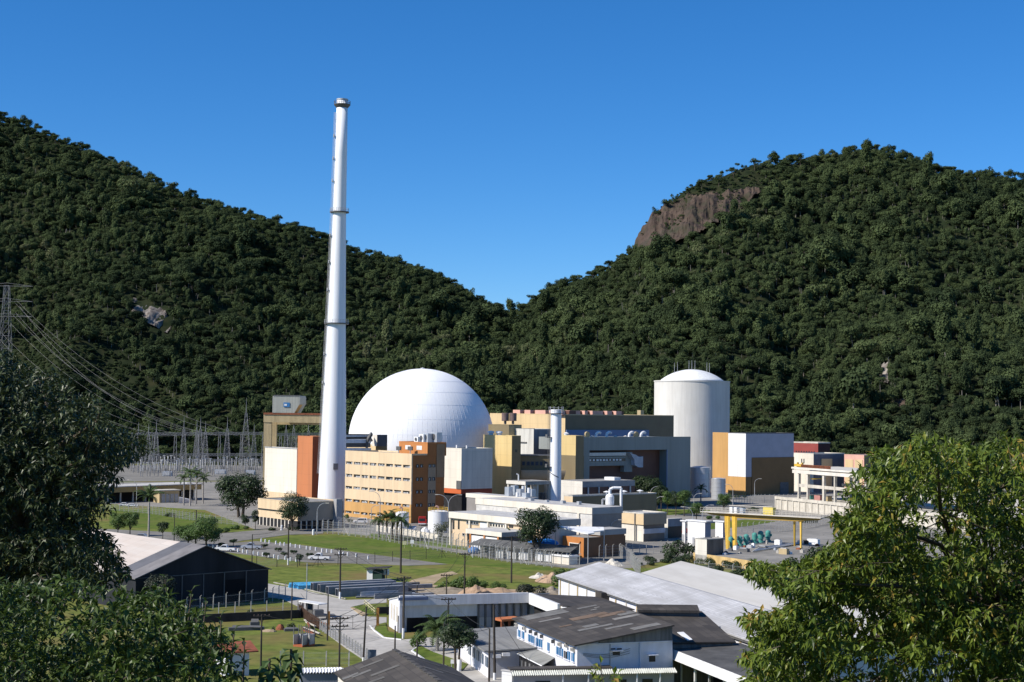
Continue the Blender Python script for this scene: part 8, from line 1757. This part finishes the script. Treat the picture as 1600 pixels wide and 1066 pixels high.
fg_tree('glossy_leaf_tree', 'big sunlit glossy leaved tree filling the lower right corner', 'tree', RP, 17.5, 24.0, 7200, 13, .138, .045, .34, M_right, (1520, 960), [(8.0, 22.5, zg(8, 22.5)-.3), (7.6, 22.3, 31.5), (7.2, 22.6, 34.2), (6.9, 23, 35.6)], .95, tr=.16, limbs=44, ncl=360, csp=.25, extra=[(1172, 886), (1195, 892), (1220, 897), (1245, 900), (1268, 905), (1166, 962), (1190, 964), (1215, 958), (1240, 948), (1172, 1012), (1192, 1002), (1165, 1036), (1362, 712), (1388, 704), (1345, 738), (1318, 820), (1292, 850), (1318, 770), (1345, 786), (1310, 850), (1265, 885), (1290, 880), (1435, 690), (1500, 700)], holes=([(1425, 775), (1475, 768), (1492, 830), (1465, 875), (1432, 850)], [(1310, 955), (1350, 945), (1365, 985), (1330, 990)]))
LP = [(-160, 560), (-30, 552), (18, 548), (40, 566), (62, 580), (80, 574), (105, 588), (118, 606), (140, 612), (156, 628), (172, 646), (178, 662), (200, 676), (222, 676), (236, 690), (238, 706), (214, 716), (196, 728), (178, 732), (192, 748), (190, 768), (170, 784), (182, 796), (160, 806), (140, 822), (170, 836), (186, 858), (196, 880), (206, 900), (184, 915), (150, 925), (60, 950), (-160, 960)]
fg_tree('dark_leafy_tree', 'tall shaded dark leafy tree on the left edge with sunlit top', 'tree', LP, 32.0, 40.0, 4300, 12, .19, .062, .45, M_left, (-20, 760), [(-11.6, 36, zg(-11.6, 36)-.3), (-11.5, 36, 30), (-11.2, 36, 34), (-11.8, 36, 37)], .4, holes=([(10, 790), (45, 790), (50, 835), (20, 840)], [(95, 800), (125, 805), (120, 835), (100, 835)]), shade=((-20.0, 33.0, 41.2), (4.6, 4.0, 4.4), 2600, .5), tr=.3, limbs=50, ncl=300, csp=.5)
SP = [(300, 922, 17.0, .45, 9), (322, 940, 16.5, .4, 8), (246, 918, 17, .5, 10), (258, 905, 17.5, .5, 10), (345, 962, 16, .5, 9), (366, 985, 15.5, .4, 9), (382, 1003, 15, .45, 8), (190, 905, 17, .5, 9), (150, 915, 17, .5, 9), (110, 895, 17.5, .4, 9), (60, 905, 17.5, .4, 9), (20, 915, 17, .4, 9), (280, 945, 16.5, .4, 9), (220, 925, 16, .4, 9), (306, 960, 15.5, .4, 9)]
BP = [(-160, 900), (-20, 905), (40, 915), (90, 900), (125, 906), (160, 920), (200, 918), (240, 912), (262, 925), (285, 940), (305, 955), (335, 968), (352, 985), (372, 1005), (385, 1020), (378, 1045), (392, 1066), (400, 1250), (-160, 1250)]
fg_tree('leafy_shrub', 'mass of green leafy shrubs filling the lower left corner', 'shrub', BP, 13.0, 18.5, 2600, 12, .105, .041, .2, M_bush, (120, 1150), [(-4.6, 16, zg(-4.6, 16)-.2), (-4.7, 16, 31.0), (-4.9, 16.2, 33.6)], .25, tr=.1, limbs=30, sprigs=SP, ncl=230, csp=.17)
# big leaved plants at the bottom
def broad_plant(label, px, yt, D, h, nl, Lf):
    p = P(px, yt, D); g = zg(p.x, p.y); t = thing('broad_leaved_plant', label, 'plant', (p.x, p.y, g), 'big leaved plants'); mb = MB()
    for k in range(nl):
        f = k/(nl-1); a = k*2.4; z = p.z - h*(1-f) ; d = Vector((math.cos(a), math.sin(a), -.9+.9*f)); o = Vector((p.x, p.y, z)); leaf(mb, o, d + Vector((0, 0, -.2)), Vector((0, 0, 1)) + d*.3, Lf*(1.15-.55*f), Lf*.55*(1.15-.5*f), .35)
    build(mb, 'foliage', M_broad, t, recalc=False); build(MB().tube((p.x, p.y, g-.1), (p.x, p.y, p.z), .03, .012, 6), 'stem', bark, t)
broad_plant('taller big leaved plant at the bottom edge beside the small white shed', 455, 1014, 14.5, .62, 34, .24); broad_plant('shorter big leaved plant at the bottom edge beside the shrubs', 421, 1029, 14.2, .5, 30, .23)
def sprig_plant(label, px, yt, D, n, sp):
    p = P(px, yt, D); g = zg(p.x, p.y); t = thing('leafy_sprig', label, 'plant', (p.x, p.y, g)); mb, ms = MB(), MB()
    for k in range(n):
        a = rnd.uniform(0, 6.28); e = p + Vector((math.cos(a)*sp*rnd.uniform(.3, 1), math.sin(a)*.3, -.18*rnd.random())); ms.tube((p.x, p.y, p.z-.6), e, .008, .004, 4)
        for j in range(8): v = (e-Vector((p.x, p.y, p.z-.6))).normalized()*.5 + rvec()*.8; leaf(mb, e - Vector((0, 0, .03*j)), v, Vector((0, 0, 1))+rvec()*.3, .1, .05, .3)
    ms.tube((p.x, p.y, g-.1), (p.x, p.y, p.z-.55), .015, .01, 5); build(mb, 'foliage', M_right, t, recalc=False); build(ms, 'stem', bark, t)
sprig_plant('small leafy sprig rising from the bottom edge in front of the corrugated awning', 950, 1040, 16.0, 9, .22)
